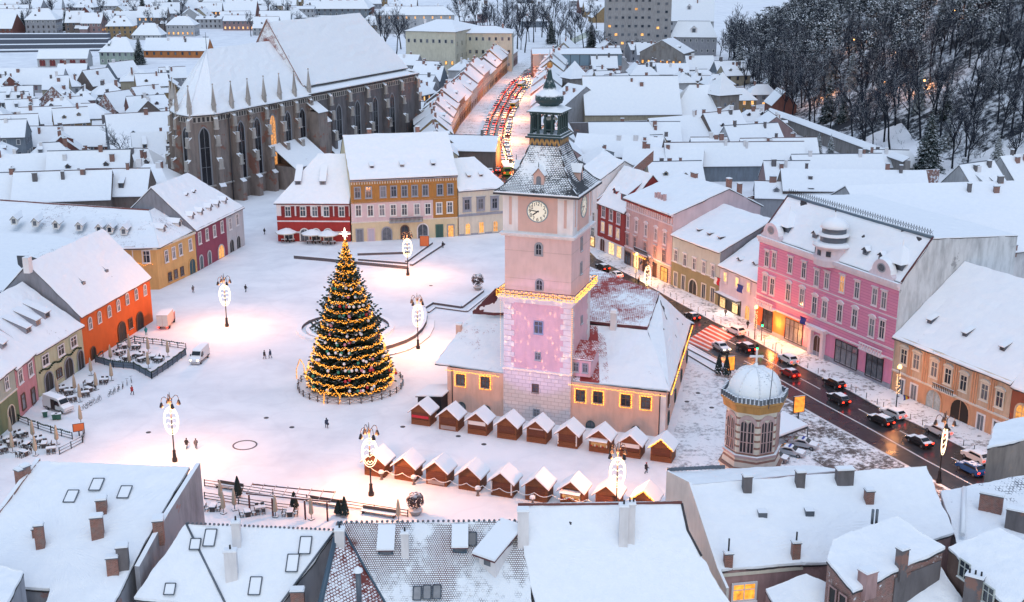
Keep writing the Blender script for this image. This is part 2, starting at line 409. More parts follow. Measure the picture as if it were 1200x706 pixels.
# houses
def chimney(parent, loc, p, w, d, h, mat=None, rz=0.0, pots=0, below=1.5):
	"""p: where it leaves the roof"""
	mat = mat or BRICK; m = M(); m.T = Matrix.Translation(V(p)) @ Matrix.Rotation(rz, 4, 'Z')
	m.box(-w / 2, w / 2, -d / 2, d / 2, -below, h, mat); m.box(-w / 2 - .08, w / 2 + .08, -d / 2 - .08, d / 2 + .08, h, h + .12, mat if mat != BRICK else ZINC, SN)
	m.box(-w / 2 - .02, w / 2 + .02, -d / 2 - .02, d / 2 + .02, h + .122, h + .3, SN)
	for k in range(pots):
		x = (k - (pots - 1) / 2) * w / max(1, pots); m.tube((x, 0, h + .1), (x, 0, h + .75), .12, .1, 6, IRON)
	return m.build('chimney', parent, loc)
class House: pass
def house(name, label, A, B, H, depth, rise, wall, roof, hip=(0, 0), over=.45, cat='house', bands=None, ridge=.5, group=None, side=None, t1=.22, rid_line=None, z0=0.0, hipfrac=1.0, gable_up=0.0):
	A = V((A[0], A[1])); B = V((B[0], B[1])); u = (B - A); L = u.length; u.normalize(); nin = V((-u.y, u.x)); side = side or wall
	c = (A + B) / 2 + nin * depth / 2; base = V((c.x, c.y, z0)); h = House(); h.loc = base
	root = h.root = thing(name, label, cat, base, 0, group)
	def q(a, b, z): p = A + u * a + nin * b; return V((p.x, p.y, z))
	H += z0; rd = depth * ridge; rz = H + rise
	m = M()
	for b0, b1, mt_ in (bands or [(z0, H, wall)]):
		b0 += z0 if bands else 0; b1 = b1 + z0 if bands else b1
		m.face([q(0, 0, b0), q(L, 0, b0), q(L, 0, b1), q(0, 0, b1)], mt_)
	hl, hr = hip
	for a, hp, flip in ((L, hr, False), (0, hl, True)):
		pts = [q(a, 0, z0 - 1), q(a, depth, z0 - 1), q(a, depth, H)] + ([q(a, rd, rz - .05)] if hp == 0 else []) + [q(a, 0, H)]
		m.face(pts[::-1] if flip else pts, side)
	m.face([q(L, depth, z0 - 1), q(0, depth, z0 - 1), q(0, depth, H), q(L, depth, H)], side)
	h.wall = m.build('wall', root, base)
	o = over; k1 = rise / rd * o; k2 = rise / (depth - rd) * o
	oL = o if hl else .12; oR = o if hr else .12
	vs = [q(-oL, -o, H - k1 + .2), q(L + oR, -o, H - k1 + .2), q(L + oR, depth + o, H - k2 + .2), q(-oL, depth + o, H - k2 + .2), q(hl if hl else -oL, rd, rz + .2), q(L - hr if hr else L + oR, rd, rz + .2)]
	fs = [(0, 1, 5, 4), (2, 3, 4, 5)]
	if hl: fs.append((3, 0, 4))
	if hr: fs.append((1, 2, 5))
	r = M(); r.slab(vs, fs, roof, SN, DARK, t1, .18)
	if rid_line is not None:
		a_, b_ = vs[4] + V((0, 0, .03)), vs[5] + V((0, 0, .03)); r.tube(a_, b_, .14, .14, 6, rid_line)
	h.roof = r.build('roof', root, base)
	h.fac = Facade(A, B, z0, root, base); h.q = q; h.L = L; h.D = depth; h.H = H; h.rd = rd; h.rz = rz; h.rise = rise; h.u = u; h.nin = nin; h.ang = atan2(u.y, u.x)
	bp = A + u * L + nin * 0; h.right = Facade((B[0], B[1]), tuple(B + nin * depth), z0, root, base); h.left = Facade(tuple(A + nin * depth), tuple(A), z0, root, base)
	return h
def roofpoint(h, a, t):
	"""plan a along the front, t from 0 (eave) to 1 (ridge) on the front slope; t>1 the back slope"""
	if t <= 1: return h.q(a, h.rd * t, h.H + h.rise * t + .2)
	return h.q(a, h.rd + (h.D - h.rd) * (t - 1), h.rz - h.rise * (t - 1) + .2)
def roof_chimneys(h, lst, mat=None):
	for a, t, w, d, hh in lst: chimney(h.roof, h.loc, roofpoint(h, a * h.L, t), w, d, hh, mat, h.ang)
def dormer(h, a, t, w=1.3, ht=1.4, length=2.4, wallm=None, style='gable', name='dormer', pane=None):
	"""small roof window house on the front slope"""
	p = roofpoint(h, a, t); m = M(); m.T = Matrix.Translation(p) @ Matrix.Rotation(h.ang, 4, 'Z'); sl = h.rise / h.rd; wallm = wallm or W_WHITE; pane = pane or G_DARK
	y1 = min(length, ht / sl + .3) if style != 'shed' else length
	if style == 'gable':
		b = w / 2; hh = ht * .6; rl = ht / sl
		m.face([(-b, 0, -.2), (b, 0, -.2), (b, 0, hh), (0, 0, ht), (-b, 0, hh)], wallm)
		m.face([(b, 0, -.2), (b, hh / sl, hh), (b, 0, hh)], wallm); m.face([(-b, 0, -.2), (-b, 0, hh), (-b, hh / sl, hh)], wallm)
		m.slab([(-b - .2, -.25, hh - .05), (0, -.25, ht + .12), (b + .2, -.25, hh - .05), (b + .2, hh / sl, hh - .05), (0, rl, ht + .12), (-b - .2, hh / sl, hh - .05)], [(0, 1, 4, 5), (1, 2, 3, 4)], SN, SN, DARK, .14, .08)
		m.face([(-b * .55, -.03, .15), (b * .55, -.03, .15), (b * .55, -.03, hh), (-b * .55, -.03, hh)], pane)
	else:
		b = w / 2; yy = length; zz = sl * yy
		m.face([(-b, 0, -.2), (b, 0, -.2), (b, 0, ht), (-b, 0, ht)], wallm)
		m.face([(b, 0, -.2), (b, yy, zz), (b, 0, ht)], wallm); m.face([(-b, 0, -.2), (-b, 0, ht), (-b, yy, zz)], wallm)
		m.slab([(-b - .12, -.25, ht + .05), (b + .12, -.25, ht + .05), (b + .12, yy, zz + .15), (-b - .12, yy, zz + .15)], [(0, 1, 2, 3)], SN, SN, DARK, .14, .08)
		m.face([(-b * .7, -.03, .1), (b * .7, -.03, .1), (b * .7, -.03, ht * .85), (-b * .7, -.03, ht * .85)], pane)
	return m.build(name, h.roof, h.loc)
def polyroof(root, loc, verts, faces, mat, name='roof', t1=.25, t2=.2):
	m = M(); m.slab(verts, faces, mat, SN, DARK, t1, t2); return m.build(name, root, loc)
def polywall(root, loc, pts, z0, mat, name='wall', closed=True, inset=0.0):
	"""walls dropping from the points pts (x,y,z top) to z0"""
	m = M(); n = len(pts)
	for k in range(n if closed else n - 1):
		a, b = pts[k], pts[(k + 1) % n]
		mm = mat[k % len(mat)] if isinstance(mat, list) else mat
		m.face([V((a[0], a[1], z0)), V((b[0], b[1], z0)), V(b), V(a)], mm)
	return m.build(name, root, loc)
EXPO, SKS, SUNS = .88, .15, .5
cam = bpy.data.cameras.new('camera'); camo = bpy.data.objects.new('camera', cam); COL.objects.link(camo)
camo.location = (0, 0, CAM_H); camo.rotation_euler = (pi / 2 - PITCH, 0, 0)
cam.sensor_width = 36; cam.lens = F_PX / 1200 * 36; cam.clip_start = 1; cam.clip_end = 6000
scene.camera = camo
SUN_EL, SUN_AZ = radians(22), radians(178)     # azimuth measured from +Y clockwise: behind the camera on the left
wd = bpy.data.worlds.new('World'); scene.world = wd; wd.use_nodes = True
nt = wd.node_tree; sky = nt.nodes.new('ShaderNodeTexSky'); sky.sky_type = 'NISHITA'; sky.sun_disc = False
sky.sun_elevation = SUN_EL; sky.sun_rotation = SUN_AZ; sky.air_density = 1.6; sky.dust_density = .6; sky.ozone_density = 2.2
bg = nt.nodes['Background']; bg.inputs[1].default_value = SKS; tn = nt.nodes.new('ShaderNodeMix'); tn.data_type = 'RGBA'; tn.blend_type = 'MULTIPLY'; tn.inputs[0].default_value = 1; tn.inputs[7].default_value = (.84, .93, 1.06, 1); nt.links.new(sky.outputs[0], tn.inputs[6]); ov = nt.nodes.new('ShaderNodeMix'); ov.data_type = 'RGBA'; ov.inputs[0].default_value = .6; ov.inputs[7].default_value = (1.68, 2.0, 2.55, 1); nt.links.new(tn.outputs[2], ov.inputs[6]); nt.links.new(ov.outputs[2], bg.inputs[0])   # dusk cast
sl = bpy.data.lights.new('overcast_sun', 'SUN'); sl.energy = SUNS; sl.angle = radians(40); sl.color = (.92, .94, 1)
so = bpy.data.objects.new('overcast_sun', sl); COL.objects.link(so)
sd = V((sin(SUN_AZ) * cos(SUN_EL + .98), cos(SUN_AZ) * cos(SUN_EL + .98), sin(SUN_EL + .98)))
so.rotation_euler = (-sd).to_track_quat('-Z', 'Y').to_euler(); so.location = (0, 0, 300)
scene.view_settings.view_transform = 'Standard'; scene.view_settings.look = 'None'; scene.view_settings.gamma = 1; scene.view_settings.exposure = EXPO
# ground
FOOT = [(-100, 330), (200, 222), (330, 176), (381, 163), (410, 136), (470, 118), (526, 113), (640, 114), (775, 128), (930, 190), (1500, 330), (4000, 900)]
def foot(y):
	for (y0, x0), (y1, x1) in zip(FOOT, FOOT[1:]):
		if y <= y1: return x0 + (x1 - x0) * (y - y0) / (y1 - y0)
	return FOOT[-1][1]
def hz(x, y):
	s = x - foot(y)
	if s <= 0: return 0.0
	z = .56 * s - (8 * .56) * (1 - math.exp(-s / 8)); return min(z, 210 + .05 * s)
def groundmat():
	t = NT('snow_ground'); p = t.wpos()
	a = t.noise(.02, 4, p); b = t.noise(.35, 6, p, .65); c = t.noise(1.6, 5, p, .7); d = t.noise(.11, 5, t.wpos((1, 1, 1)), .6)
	col = t.mix(t.ramp(a, .35, .65), (.80, .81, .85), (.86, .865, .89))
	col = t.mix(t.math('MULTIPLY', t.ramp(d, .42, .68), .5), col, (.60, .61, .66))          # trodden snow
	col = t.mix(t.math('MULTIPLY', t.ramp(c, .64, .74), t.math('MULTIPLY', t.ramp(d, .4, .6), .5)), col, (.34, .33, .34))   # grit
	rg = t.math('ABSOLUTE', t.math('SUBTRACT', t.noise(.045, 2, t.wpos((1, .8, 1))), .5)); rg2 = t.math('ABSOLUTE', t.math('SUBTRACT', t.noise(.08, 1, t.wpos((.8, 1, 1))), .52))
	col = t.mix(t.math('MULTIPLY', t.ramp(rg, .0, .02, (1, 1, 1, 1), (0, 0, 0, 1)), .13), col, (.55, .55, .6)); col = t.mix(t.math('MULTIPLY', t.ramp(rg2, .0, .018, (1, 1, 1, 1), (0, 0, 0, 1)), .10), col, (.55, .55, .6))
	t.base(col); t.rough(.8); t.bump(t.math('ADD', b, t.math('MULTIPLY', c, .5)), .45, .12); return t.m
GROUND = groundmat()
m = M(); st = 25; x0, x1, y0, y1 = -1700, 1700, -60, 3200; nx = (x1 - x0) // st; ny = (y1 - y0) // st
i0 = m.add([(x0 + i * st, y0 + j * st, hz(x0 + i * st, y0 + j * st)) for j in range(ny + 1) for i in range(nx + 1)])
for j in range(ny):
	for i in range(nx):
		k = i0 + j * (nx + 1) + i; m.idx((k, k + 1, k + nx + 2, k + nx + 1), GROUND, True)
tag(m.build('ground'), None, None, kind='structure')
def asphalt():
	t = NT('wet_asphalt'); n = t.noise(.5, 6, t.wpos(), .65); n2 = t.noise(.12, 4, t.wpos())
	t.base(t.mix(t.ramp(n, .35, .7), (.018, .018, .022), (.05, .048, .05))); t.rough(t.math('ADD', t.math('MULTIPLY', t.ramp(n2, .35, .65), .25), .16)); t.bump(t.noise(14, 3, t.wpos()), .15, .02)
	t.b.inputs['Specular IOR Level'].default_value = .6; return t.m
ASPH = asphalt()
def slush(name, lo, hi, dark=(.10, .085, .08)):
	t = NT(name); n = t.noise(1.1, 8, t.wpos(), .75); n2 = t.noise(.2, 4, t.wpos())
	f = t.ramp(t.math('ADD', n, t.math('MULTIPLY', t.math('SUBTRACT', n2, .5), .5)), lo, hi); t.base(t.mix(f, dark, (.8, .81, .84))); t.rough(.7); t.bump(n, .5, .06); return t.m
SLUSH = slush('trodden_slush', .44, .56); WALKSNOW = slush('pavement_snow', .36, .47, (.2, .19, .19)); THINSN = slush('thin_snow_on_paving', .32, .5, (.22, .22, .25))
PAINT = plain('road_paint', (.62, .62, .62), .5); REDP = plain('red_crossing_paint', (.5, .07, .03), .45)
KF = [(700, 304), (745, 327), (788, 351.5), (839, 379), (880, 397.6), (940, 431), (996, 459), (1027.6, 477), (1073, 497.5), (1133, 527.6), (1215, 568)]
KN = [(664, 318), (716, 345), (762, 375), (806, 402), (854, 429), (885, 446), (940, 477), (972, 495), (1020, 521.5), (1064, 545.6), (1150, 594)]
def strip(name, La, Lb, z, mat, kind='structure'):
	m = M()
	for k in range(len(La) - 1): m.face([V((*La[k], z)), V((*Lb[k], z)), V((*Lb[k + 1], z)), V((*La[k + 1], z))], mat)
	return tag(m.build(name), None, None, kind=kind)
kf = [P2(*p) for p in KF]; kn = [P2(*p) for p in KN]
farL = [P2(640, 292), P2(598, 240), P2(570, 205), P2(557, 172), P2(567, 147), P2(588, 116), P2(609, 91), P2(628, 72), P2(650, 55), P2(690, 36)]
farR = [P2(700, 304), P2(640, 245), P2(606, 206), P2(598, 170), P2(602, 132), P2(610, 108), P2(621, 91), P2(641, 72), P2(666, 55), P2(704, 36)]
strip('main_road', kf, kn, .006, ASPH)
strip('far_street', [P2(*KF[0])] + farR[1:], [kn[0]] + farL[1:], .010, ASPH)
m = M(); a_, b_ = [V(p) for p in (kf[-1], kn[-1])]
m.face([V((*kf[-1], .006)), V((*kn[-1], .006)), V((kn[-1].x + 40, kn[-1].y - 90, .006)), V((kf[-1].x + 40, kf[-1].y - 90, .006))], ASPH)
tag(m.build('road_continuation'), None, None, kind='structure')
WB = [(690, 290), (733, 309), (786, 333), (841, 356), (885, 384), (940, 408), (990, 433), (1043, 456.5), (1100, 482), (1178, 518), (1250, 556)]
wb = [P2(*p) for p in WB]
m = M()
for k in range(len(kf) - 1):
	j = min(k, len(wb) - 2)
	A, B, C, D = kf[k], kf[k + 1], wb[k + 1], wb[k]; C = C + V((3, 2)); D = D + V((3, 2))
	m.face([V((*A, .13)), V((*B, .13)), V((*C, .13)), V((*D, .13))], WALKSNOW); m.face([V((*A, 0)), V((*B, 0)), V((*B, .13)), V((*A, .13))], plain('kerb_stone', (.3, .29, .29), .8))
tag(m.build('pavement'), None, None, kind='structure')
def linepix(name, pts, w, dash=None, z=.012):
	pts = [P2(*p) for p in pts]; m = M(); run = 0.0
	for a, b in zip(pts, pts[1:]):
		d = b - a; L = d.length; d.normalize(); n = V((-d.y, d.x)) * w / 2
		if not dash: segs = [(0, L)]
		else:
			segs = []; s = 0.0
			while s < L: segs.append((s, min(L, s + dash[0]))); s += dash[0] + dash[1]
		for s0, s1 in segs:
			p, q = a + d * s0, a + d * s1
			m.face([V((*(p - n), z)), V((*(q - n), z)), V((*(q + n), z)), V((*(p + n), z))], PAINT)
	return tag(m.build(name), None, None, kind='structure')
linepix('centre_line', [(872, 423), (900, 437), (960, 471), (1020, 503), (1085, 539.6), (1150, 574)], .3)
linepix('lane_line', [(850, 398), (900, 423), (968, 460), (1006, 479.4), (1060, 508), (1118, 538), (1170, 563)], .24, (6, 4.5))
linepix('edge_line', [(806, 404), (856, 431), (908, 460), (972, 496), (1064, 546.6)], .26)
m = M()   # red pedestrian crossing with white bars
ca, cb, cc, cd = P2(803, 400), P2(829, 412), P2(862, 394), P2(834, 380)
m.face([V((*p, .012)) for p in (ca, cb, cc, cd)], REDP); tag(m.build('crossing_paint'), None, None, kind='structure')
m = M()
for k in range(7):
	t0 = (k + .25) / 7; t1 = (k + .62) / 7
	L = lambda a, b, t: a + (b - a) * t
	m.face([V((*p, .017)) for p in (L(ca, cd, t0), L(cb, cc, t0), L(cb, cc, t1), L(ca, cd, t1))], PAINT)
tag(m.build('crossing_bars'), None, None, kind='structure')
isl = [(854, 431), (908, 461), (972, 497), (1064, 547.5), (1130, 586), (1060, 600), (985, 560), (925, 520), (880, 490), (850, 460)]
m = M(); m.face([V((*P2(*p), .005)) for p in isl], SLUSH); tag(m.build('slush_verge'), None, None, kind='structure')
m = M(); m.face([V((*P2(*p), .004)) for p in [(800, 420), (846, 440), (880, 480), (930, 520), (985, 560), (985, 600), (790, 600), (786, 520), (800, 470)]], THINSN); tag(m.build('forecourt_paving'), None, None, kind='structure')
m = M()
for a, b, c, d in zip(farR[2:], farR[3:], [p + V((7, 0)) for p in farR[3:]], [p + V((7, 0)) for p in farR[2:]]): m.face([V((*p, .02)) for p in (a, b, c, d)], WALKSNOW)
for a, b, c, d in zip(farL[2:], farL[3:], [p - V((9, 0)) for p in farL[3:]], [p - V((9, 0)) for p in farL[2:]]): m.face([V((*p, .02)) for p in (a, b, c, d)], WALKSNOW)
tag(m.build('far_pavement'), None, None, kind='structure')
# the council house and its clock tower
PINKW = plaster('pale_pink_plaster', (.68, .48, .47), .12); PINKD = plaster('salmon_panel_plaster', (.62, .41, .36), .1); PEACH = plaster('peach_plaster', (.70, .45, .36), .18)
LILAC = plaster('rose_plaster', (.66, .42, .47), .12); QUOIN = plaster('white_quoin_stone', (.70, .64, .65), .15); RUST = rustic('painted_block_wall', (.70, .62, .62), (.50, .42, .42), 1.25, .66)
WHITEP = plaster('white_lime_plaster', (.74, .70, .70), .15)
COPPER = snowy('dark_green_copper', (.016, .042, .045), .35, .6, .5, patch=.5); TILED = roofsnow('tower_tile_roof', .45, (.035, .038, .045), .3, .12, 1.3)
BULB = emit('warm_fairy_light', (1, .36, .04), 2.2); BULBW = emit('soft_fairy_light', (1, .55, .25), 1.5); GOLD = plain('gilded_copper', (.55, .25, .08), .35, .8); YEL = plain('ochre_trim', (.42, .25, .09), .7); NAVY = plain('navy_trim', (.03, .05, .08), .6)
FL = P2(590, 490); FR = P2(668, 500)
u = (FR - FL).normalized(); TWd = (FR - FL).length; n_in = V((-u.y, u.x)); TDp = TWd
tc = (FL + FR) / 2 + n_in * TDp / 2; TB = V((tc.x, tc.y, 0)); ang = atan2(u.y, u.x)
tower = thing('clock_tower', 'tall pale pink clock tower with a green copper lantern spire and a snowy tiled roof', 'tower', TB, ang)
def zt(py, fx=668.0):   # height on the front face seen at row py
	return zfor(FR.x, FR.y, py)
hw = TWd / 2; hd = TDp / 2
Zs = zt(440); Zb = zt(354); Zm = zt(281); Ze = zt(229)
m = M(); m.box(-hw, hw, -hd, hd, 0, Zs, RUST); m.build('base_block', tower)
w2 = hw - .12
m = M(); m.box(-w2, w2, -w2, w2, Zs, Zb, LILAC); m.build('lower_shaft', tower)
m = M(); m.box(-hw - .12, hw + .12, -hd - .12, hd + .12, Zs - .15, Zs + .18, QUOIN, SN); m.build('string_course', tower)
nq = 13
for sx in (-1, 1):
	for sy in (-1, 1):
		m = M()
		for k in range(nq):
			z0 = Zs + .2 + (Zb - Zs - .5) * k / nq; z1 = z0 + (Zb - Zs - .5) / nq * .93; w = 1.75 if k % 2 == 0 else 1.25
			x0, x1 = sorted((sx * (w2 + .07), sx * (w2 - w))); y0, y1 = sorted((sy * (w2 + .07), sy * (w2 - w))); m.box(x0, x1, y0, y1, z0, z1, QUOIN)
		m.build('quoin_strip', tower)
m = M()
for o, z0, z1 in ((.25, Zb - .9, Zb - .55), (.5, Zb - .55, Zb - .2), (.8, Zb - .2, Zb + .12)): m.box(-hw - o, hw + o, -hd - o, hd + o, z0, z1, QUOIN, SN)
m.build('balcony_ledge', tower)
w3 = hw - .22
m = M(); m.box(-w3, w3, -w3, w3, Zb + .12, Zm, PINKW); m.build('upper_shaft', tower)
m = M()
for z in (Zm - 2.6, Zm - 7.2): m.box(-w3 - .02, w3 + .02, -w3 - .02, w3 + .02, z, z + .06, plaster('faint_joint', (.5, .36, .33)))
m.build('joint_line', tower)
m = M()   # railing
ro = hw + .72
for sx, sy, ex, ey in ((-1, -1, 1, -1), (1, -1, 1, 1), (1, 1, -1, 1), (-1, 1, -1, -1)):
	a = V((sx * ro, sy * ro, Zb + .1)); b = V((ex * ro, ey * ro, Zb + .1))
	for z in (.55, 1.15): m.tube(a + V((0, 0, z)), b + V((0, 0, z)), .05, .05, 4, IRON)
	for k in range(18): p = a + (b - a) * k / 18; m.tube(p, p + V((0, 0, 1.2)), .035, .035, 4, IRON)
m.build('balcony_railing', tower)
m = M()
for sx, sy, ex, ey in ((-1, -1, 1, -1), (1, -1, 1, 1), (1, 1, -1, 1), (-1, 1, -1, -1)):
	a = V((sx * (ro + .12), sy * (ro + .12), Zb)); b = V((ex * (ro + .12), ey * (ro + .12), Zb))
	for k in range(46):
		p = a + (b - a) * k / 46
		for q in range(3): m.octa(p + V((random.uniform(-.05, .05), random.uniform(-.05, .05), .15 + q * .42 + random.uniform(-.15, .15))), .1, BULB)
m.build('balcony_light_string', tower)
w4 = hw + .02
m = M(); m.box(-w4, w4, -w4, w4, Zm + .3, Ze, WHITEP); m.build('clock_stage', tower)
m = M()
for o, z0, z1 in ((.28, Zm - .15, Zm + .12), (.5, Zm + .12, Zm + .4)): m.box(-hw - o, hw + o, -hd - o, hd + o, z0, z1, QUOIN, SN)
m.build('cornice', tower)
def on_faces(fn, k=4):
	for i in range(k):
		R = Matrix.Rotation(-i * pi / 2, 4, 'Z') if False else Matrix.Rotation(i * pi / 2, 4, 'Z'); fn(R, i)
def panels(R, i):
	m = M(); m.T = R; y = -w4
	m.box(-w4 * .56, w4 * .56, y - .07, y, Zm + .75, Ze - .35, PINKD)
	for s in (-1, 1): m.box(s * w4 * .78 - .22, s * w4 * .78 + .22, y - .06, y, Zm + 1.7, Ze - .9, PINKD)
	m.build('wall_panel', tower)
on_faces(panels)
FACE = NT('clock_face_enamel'); _c = FACE.coord('Object'); _s = FACE.node('ShaderNodeSeparateXYZ'); FACE.link(_c, _s.inputs[0])
FACE.base((.8, .78, .68)); FACE.b.inputs['Emission Color'].default_value = (1, .86, .55, 1); FACE.b.inputs['Emission Strength'].default_value = .1; FACE = FACE.m
CLKB = plain('black_clock_numerals', (.012, .012, .02), .4); CLKG = plain('blue_grey_clock_rim', (.18, .28, .32), .5)
cz = zt(252.5) + .2; cr = 1.62
def seg(m, x0, z0, x1, z1, w, y, mat):
	d = V((x1 - x0, 0, z1 - z0)).normalized(); n = V((-d.z, 0, d.x)) * w / 2
	a, b = V((x0, y, z0)), V((x1, y, z1)); m.face([a - n, b - n, b + n, a + n], mat)
NUM = {1: ['I'], 2: ['I', 'I'], 3: ['I', 'I', 'I'], 4: ['I', 'V'], 5: ['V'], 6: ['V', 'I'], 7: ['V', 'I', 'I'], 8: ['V', 'I', 'I', 'I'], 9: ['I', 'X'], 10: ['X'], 11: ['X', 'I'], 12: ['X', 'I', 'I']}
DIG = {'0': [(0, 0, 1, 0), (1, 0, 1, 2), (1, 2, 0, 2), (0, 2, 0, 0)], '1': [(.5, 0, .5, 2), (.5, 2, .15, 1.6)], '2': [(0, 2, 1, 2), (1, 2, 1, 1.1), (1, 1.1, 0, 0), (0, 0, 1, 0)], '3': [(0, 2, 1, 2), (1, 2, 1, 0), (1, 0, 0, 0), (.25, 1, 1, 1)], '4': [(0, 2, 0, .8), (0, .8, 1, .8), (.75, 2, .75, 0)], '5': [(1, 2, 0, 2), (0, 2, 0, 1), (0, 1, 1, 1), (1, 1, 1, 0), (1, 0, 0, 0)], '6': [(1, 2, 0, 1.4), (0, 1.4, 0, 0), (0, 0, 1, 0), (1, 0, 1, 1), (1, 1, 0, 1)], '7': [(0, 2, 1, 2), (1, 2, .35, 0)], '8': [(0, 0, 1, 0), (1, 0, 1, 2), (1, 2, 0, 2), (0, 2, 0, 0), (0, 1, 1, 1)], '9': [(0, 0, 1, .6), (1, .6, 1, 2), (1, 2, 0, 2), (0, 2, 0, 1), (0, 1, 1, 1)]}
def clock(R, i):
	y = -w4 - .08; T = R @ Matrix.Translation((0, y, cz))
	m = M(); m.T = T; n = 36
	m.face([(cr * cos(2 * pi * k / n), -.06, cr * sin(2 * pi * k / n)) for k in range(n)], FACE); c = m.build('clock_face', tower)
	m = M(); m.T = T
	for k in range(n):
		a, b = 2 * pi * k / n, 2 * pi * (k + 1) / n
		q = [V((r * cos(t), yy, r * sin(t))) for r, t, yy in ((cr, a, -.1), (cr + .16, a, -.1), (cr + .16, b, -.1), (cr, b, -.1))]; m.face(q, CLKG)
		m.face([q[1], q[1] + V((0, .12, 0)), q[2] + V((0, .12, 0)), q[2]], CLKG)
	m.build('clock_rim', c)
	m = M(); m.T = T
	for h_ in range(1, 13):
		a = pi / 2 - h_ * pi / 6; tx = str(h_); W = .26; x = cr * .78 * cos(a); z = cr * .78 * sin(a)
		for j, ch in enumerate(tx):
			ox = x + (j - (len(tx) - 1) / 2) * .34 - W / 2; oz = z - .24
			for s in DIG[ch]: seg(m, ox + s[0] * W, oz + s[1] * .24, ox + s[2] * W, oz + s[3] * .24, .085, -.075, CLKB)
	m.build('numerals', c)
	m = M(); m.T = T
	for a, L, w in ((pi / 2 - 2 * pi * (7.73 / 12), cr * .62, .2), (pi / 2 - 2 * pi * .775, cr * .85, .15)): seg(m, -.25 * cos(a), -.25 * sin(a), L * cos(a), L * sin(a), w, -.09, CLKB)
	m.build('clock_hands', c)
on_faces(clock)
class TF:  # adapter so Facade.win works in the tower's own frame
	pass
def twin(x, z, w, h, face=0, off=w2, **k):
	R = Matrix.Rotation(face * pi / 2, 4, 'Z'); a, b = window_meshes(w, h, k.get('style', 'plain'), k.get('fm', W_GREY), k.get('pm', G_DARK), k.get('fw', .14), 0)
	o = bpy.data.objects.new('window', a); COL.objects.link(o); o.parent = tower; o.matrix_basis = R @ Matrix.Translation((x, -off - .01, z))
	p = bpy.data.objects.new('pane', b); COL.objects.link(p); p.parent = o; return o
sx = lambda px: (px - 629) / 78 * TWd
twin(sx(630), zt(296), .85, 1.7, 0, w3, style='arch', fw=.3); twin(sx(631), zt(338), .95, 1.6, 0, w3, style='arch', fw=.25)
twin(sx(630.5), zt(388), 1.3, 1.9, 0, w2, fm=plain('blue_grey_frame', (.2, .26, .42), .6)); twin(sx(630), zt(422), .75, 1.1, 0, w2)
wl = twin(sx(627.5), zt(460), .9, 1.2, 0, hw, fm=W_BROWN); twin(sx(629), zt(489), .9, 1.1, 0, hw)
twin(0, zt(296), .7, 1.9, 1, w3, fw=.2); twin(0, zt(325), .7, 1.6, 1, w3, fw=.2); twin(.5, zt(388), .6, .9, 1, w2, fw=.2)
za = lambda py: zfor(TB.x, TB.y, py)
e = hw + 1.15; Zp = za(168); q = 2.45; hh_ = Zp - Ze
prof = [(e, Ze - .1), (e * .82, Ze + hh_ * .13), (e * .66, Ze + hh_ * .32), (e * .53, Ze + hh_ * .55), (e * .43, Ze + hh_ * .79), (q, Zp)]
m = M(); r4 = [(r * sqrt(2), z) for r, z in prof]; m.lathe(r4, 4, TILED, (0, 0, 0), pi / 4, False)
for k in range(4):
	a = pi / 4 + k * pi / 2
	for (r, z), (r2, z2) in zip(r4, r4[1:]): m.tube((r * cos(a), r * sin(a), z + .05), (r2 * cos(a), r2 * sin(a), z2 + .05), .13, .13, 5, snowy('ridge_tiles', (.04, .04, .05), .5, .8))
roof_t = m.build('roof', tower)
m = M(); m.box(-e - .1, e + .1, -e - .1, e + .1, Ze - .45, Ze - .12, DARK); m.box(-e - .06, e + .06, -e - .06, e + .06, Ze - .118, Ze + .06, SN)
m.build('eaves', roof_t)
def tdorm(R, i):
	m = M(); m.T = R @ Matrix.Translation((0, -e * .78, Ze + .9)); b = .85
	m.face([(-b, 0, -.2), (b, 0, -.2), (b, 0, 1.9), (0, 0, 2.9), (-b, 0, 1.9)], PINKD)
	for s in (-1, 1): m.face([(s * b, 0, -.2), (s * b, 3, -.2), (s * b, 3, 1.9), (s * b, 0, 1.9)], PINKD)
	m.slab([(-b - .2, -.25, 1.85), (0, -.25, 3.1), (b + .2, -.25, 1.85), (b + .2, 2.6, 1.85), (0, 3.4, 3.1), (-b - .2, 2.6, 1.85)], [(0, 1, 4, 5), (1, 2, 3, 4)], SN, SN, DARK, .1, .08)
	m.tube((0, -.1, 3.1), (0, -.1, 4.1), .08, .03, 5, COPPER)
	pp = arch_pts(.8, 1.5); m.face([(x, -.02, z + .95) for x, z in pp], G_DARK)
	m.build('dormer', roof_t)
on_faces(tdorm)
Zpl = za(157.5); fh = Zpl - Zp - .35
m = M(); m.box(-q - .05, q + .05, -q - .05, q + .05, Zp - .1, Zpl - .3, NAVY)
for R in [Matrix.Rotation(i * pi / 2, 4, 'Z') for i in range(4)]:
	m.T = R
	for k in range(6):
		h_ = q / 6; x = -q + (2 * k + 1) * h_
		for x0, x1 in ((x - h_, x), (x + h_, x)): w = .17; m.face([(x0 - w, -q - .08, Zp), (x0 + w, -q - .08, Zp), (x1 + w, -q - .08, Zp + fh), (x1 - w, -q - .08, Zp + fh)], YEL)
m.build('zigzag_frieze', tower)
m = M(); m.box(-q - .6, q + .6, -q - .6, q + .6, Zpl - .3, Zpl, COPPER, SN); m.box(-q - .3, q + .3, -q - .3, q + .3, Zpl + .002, Zpl + .35, COPPER, SN); m.build('lantern_platform', tower)
Zl = Zpl + .35; LH = za(131) - Zl; lq = q * .92
m = M()
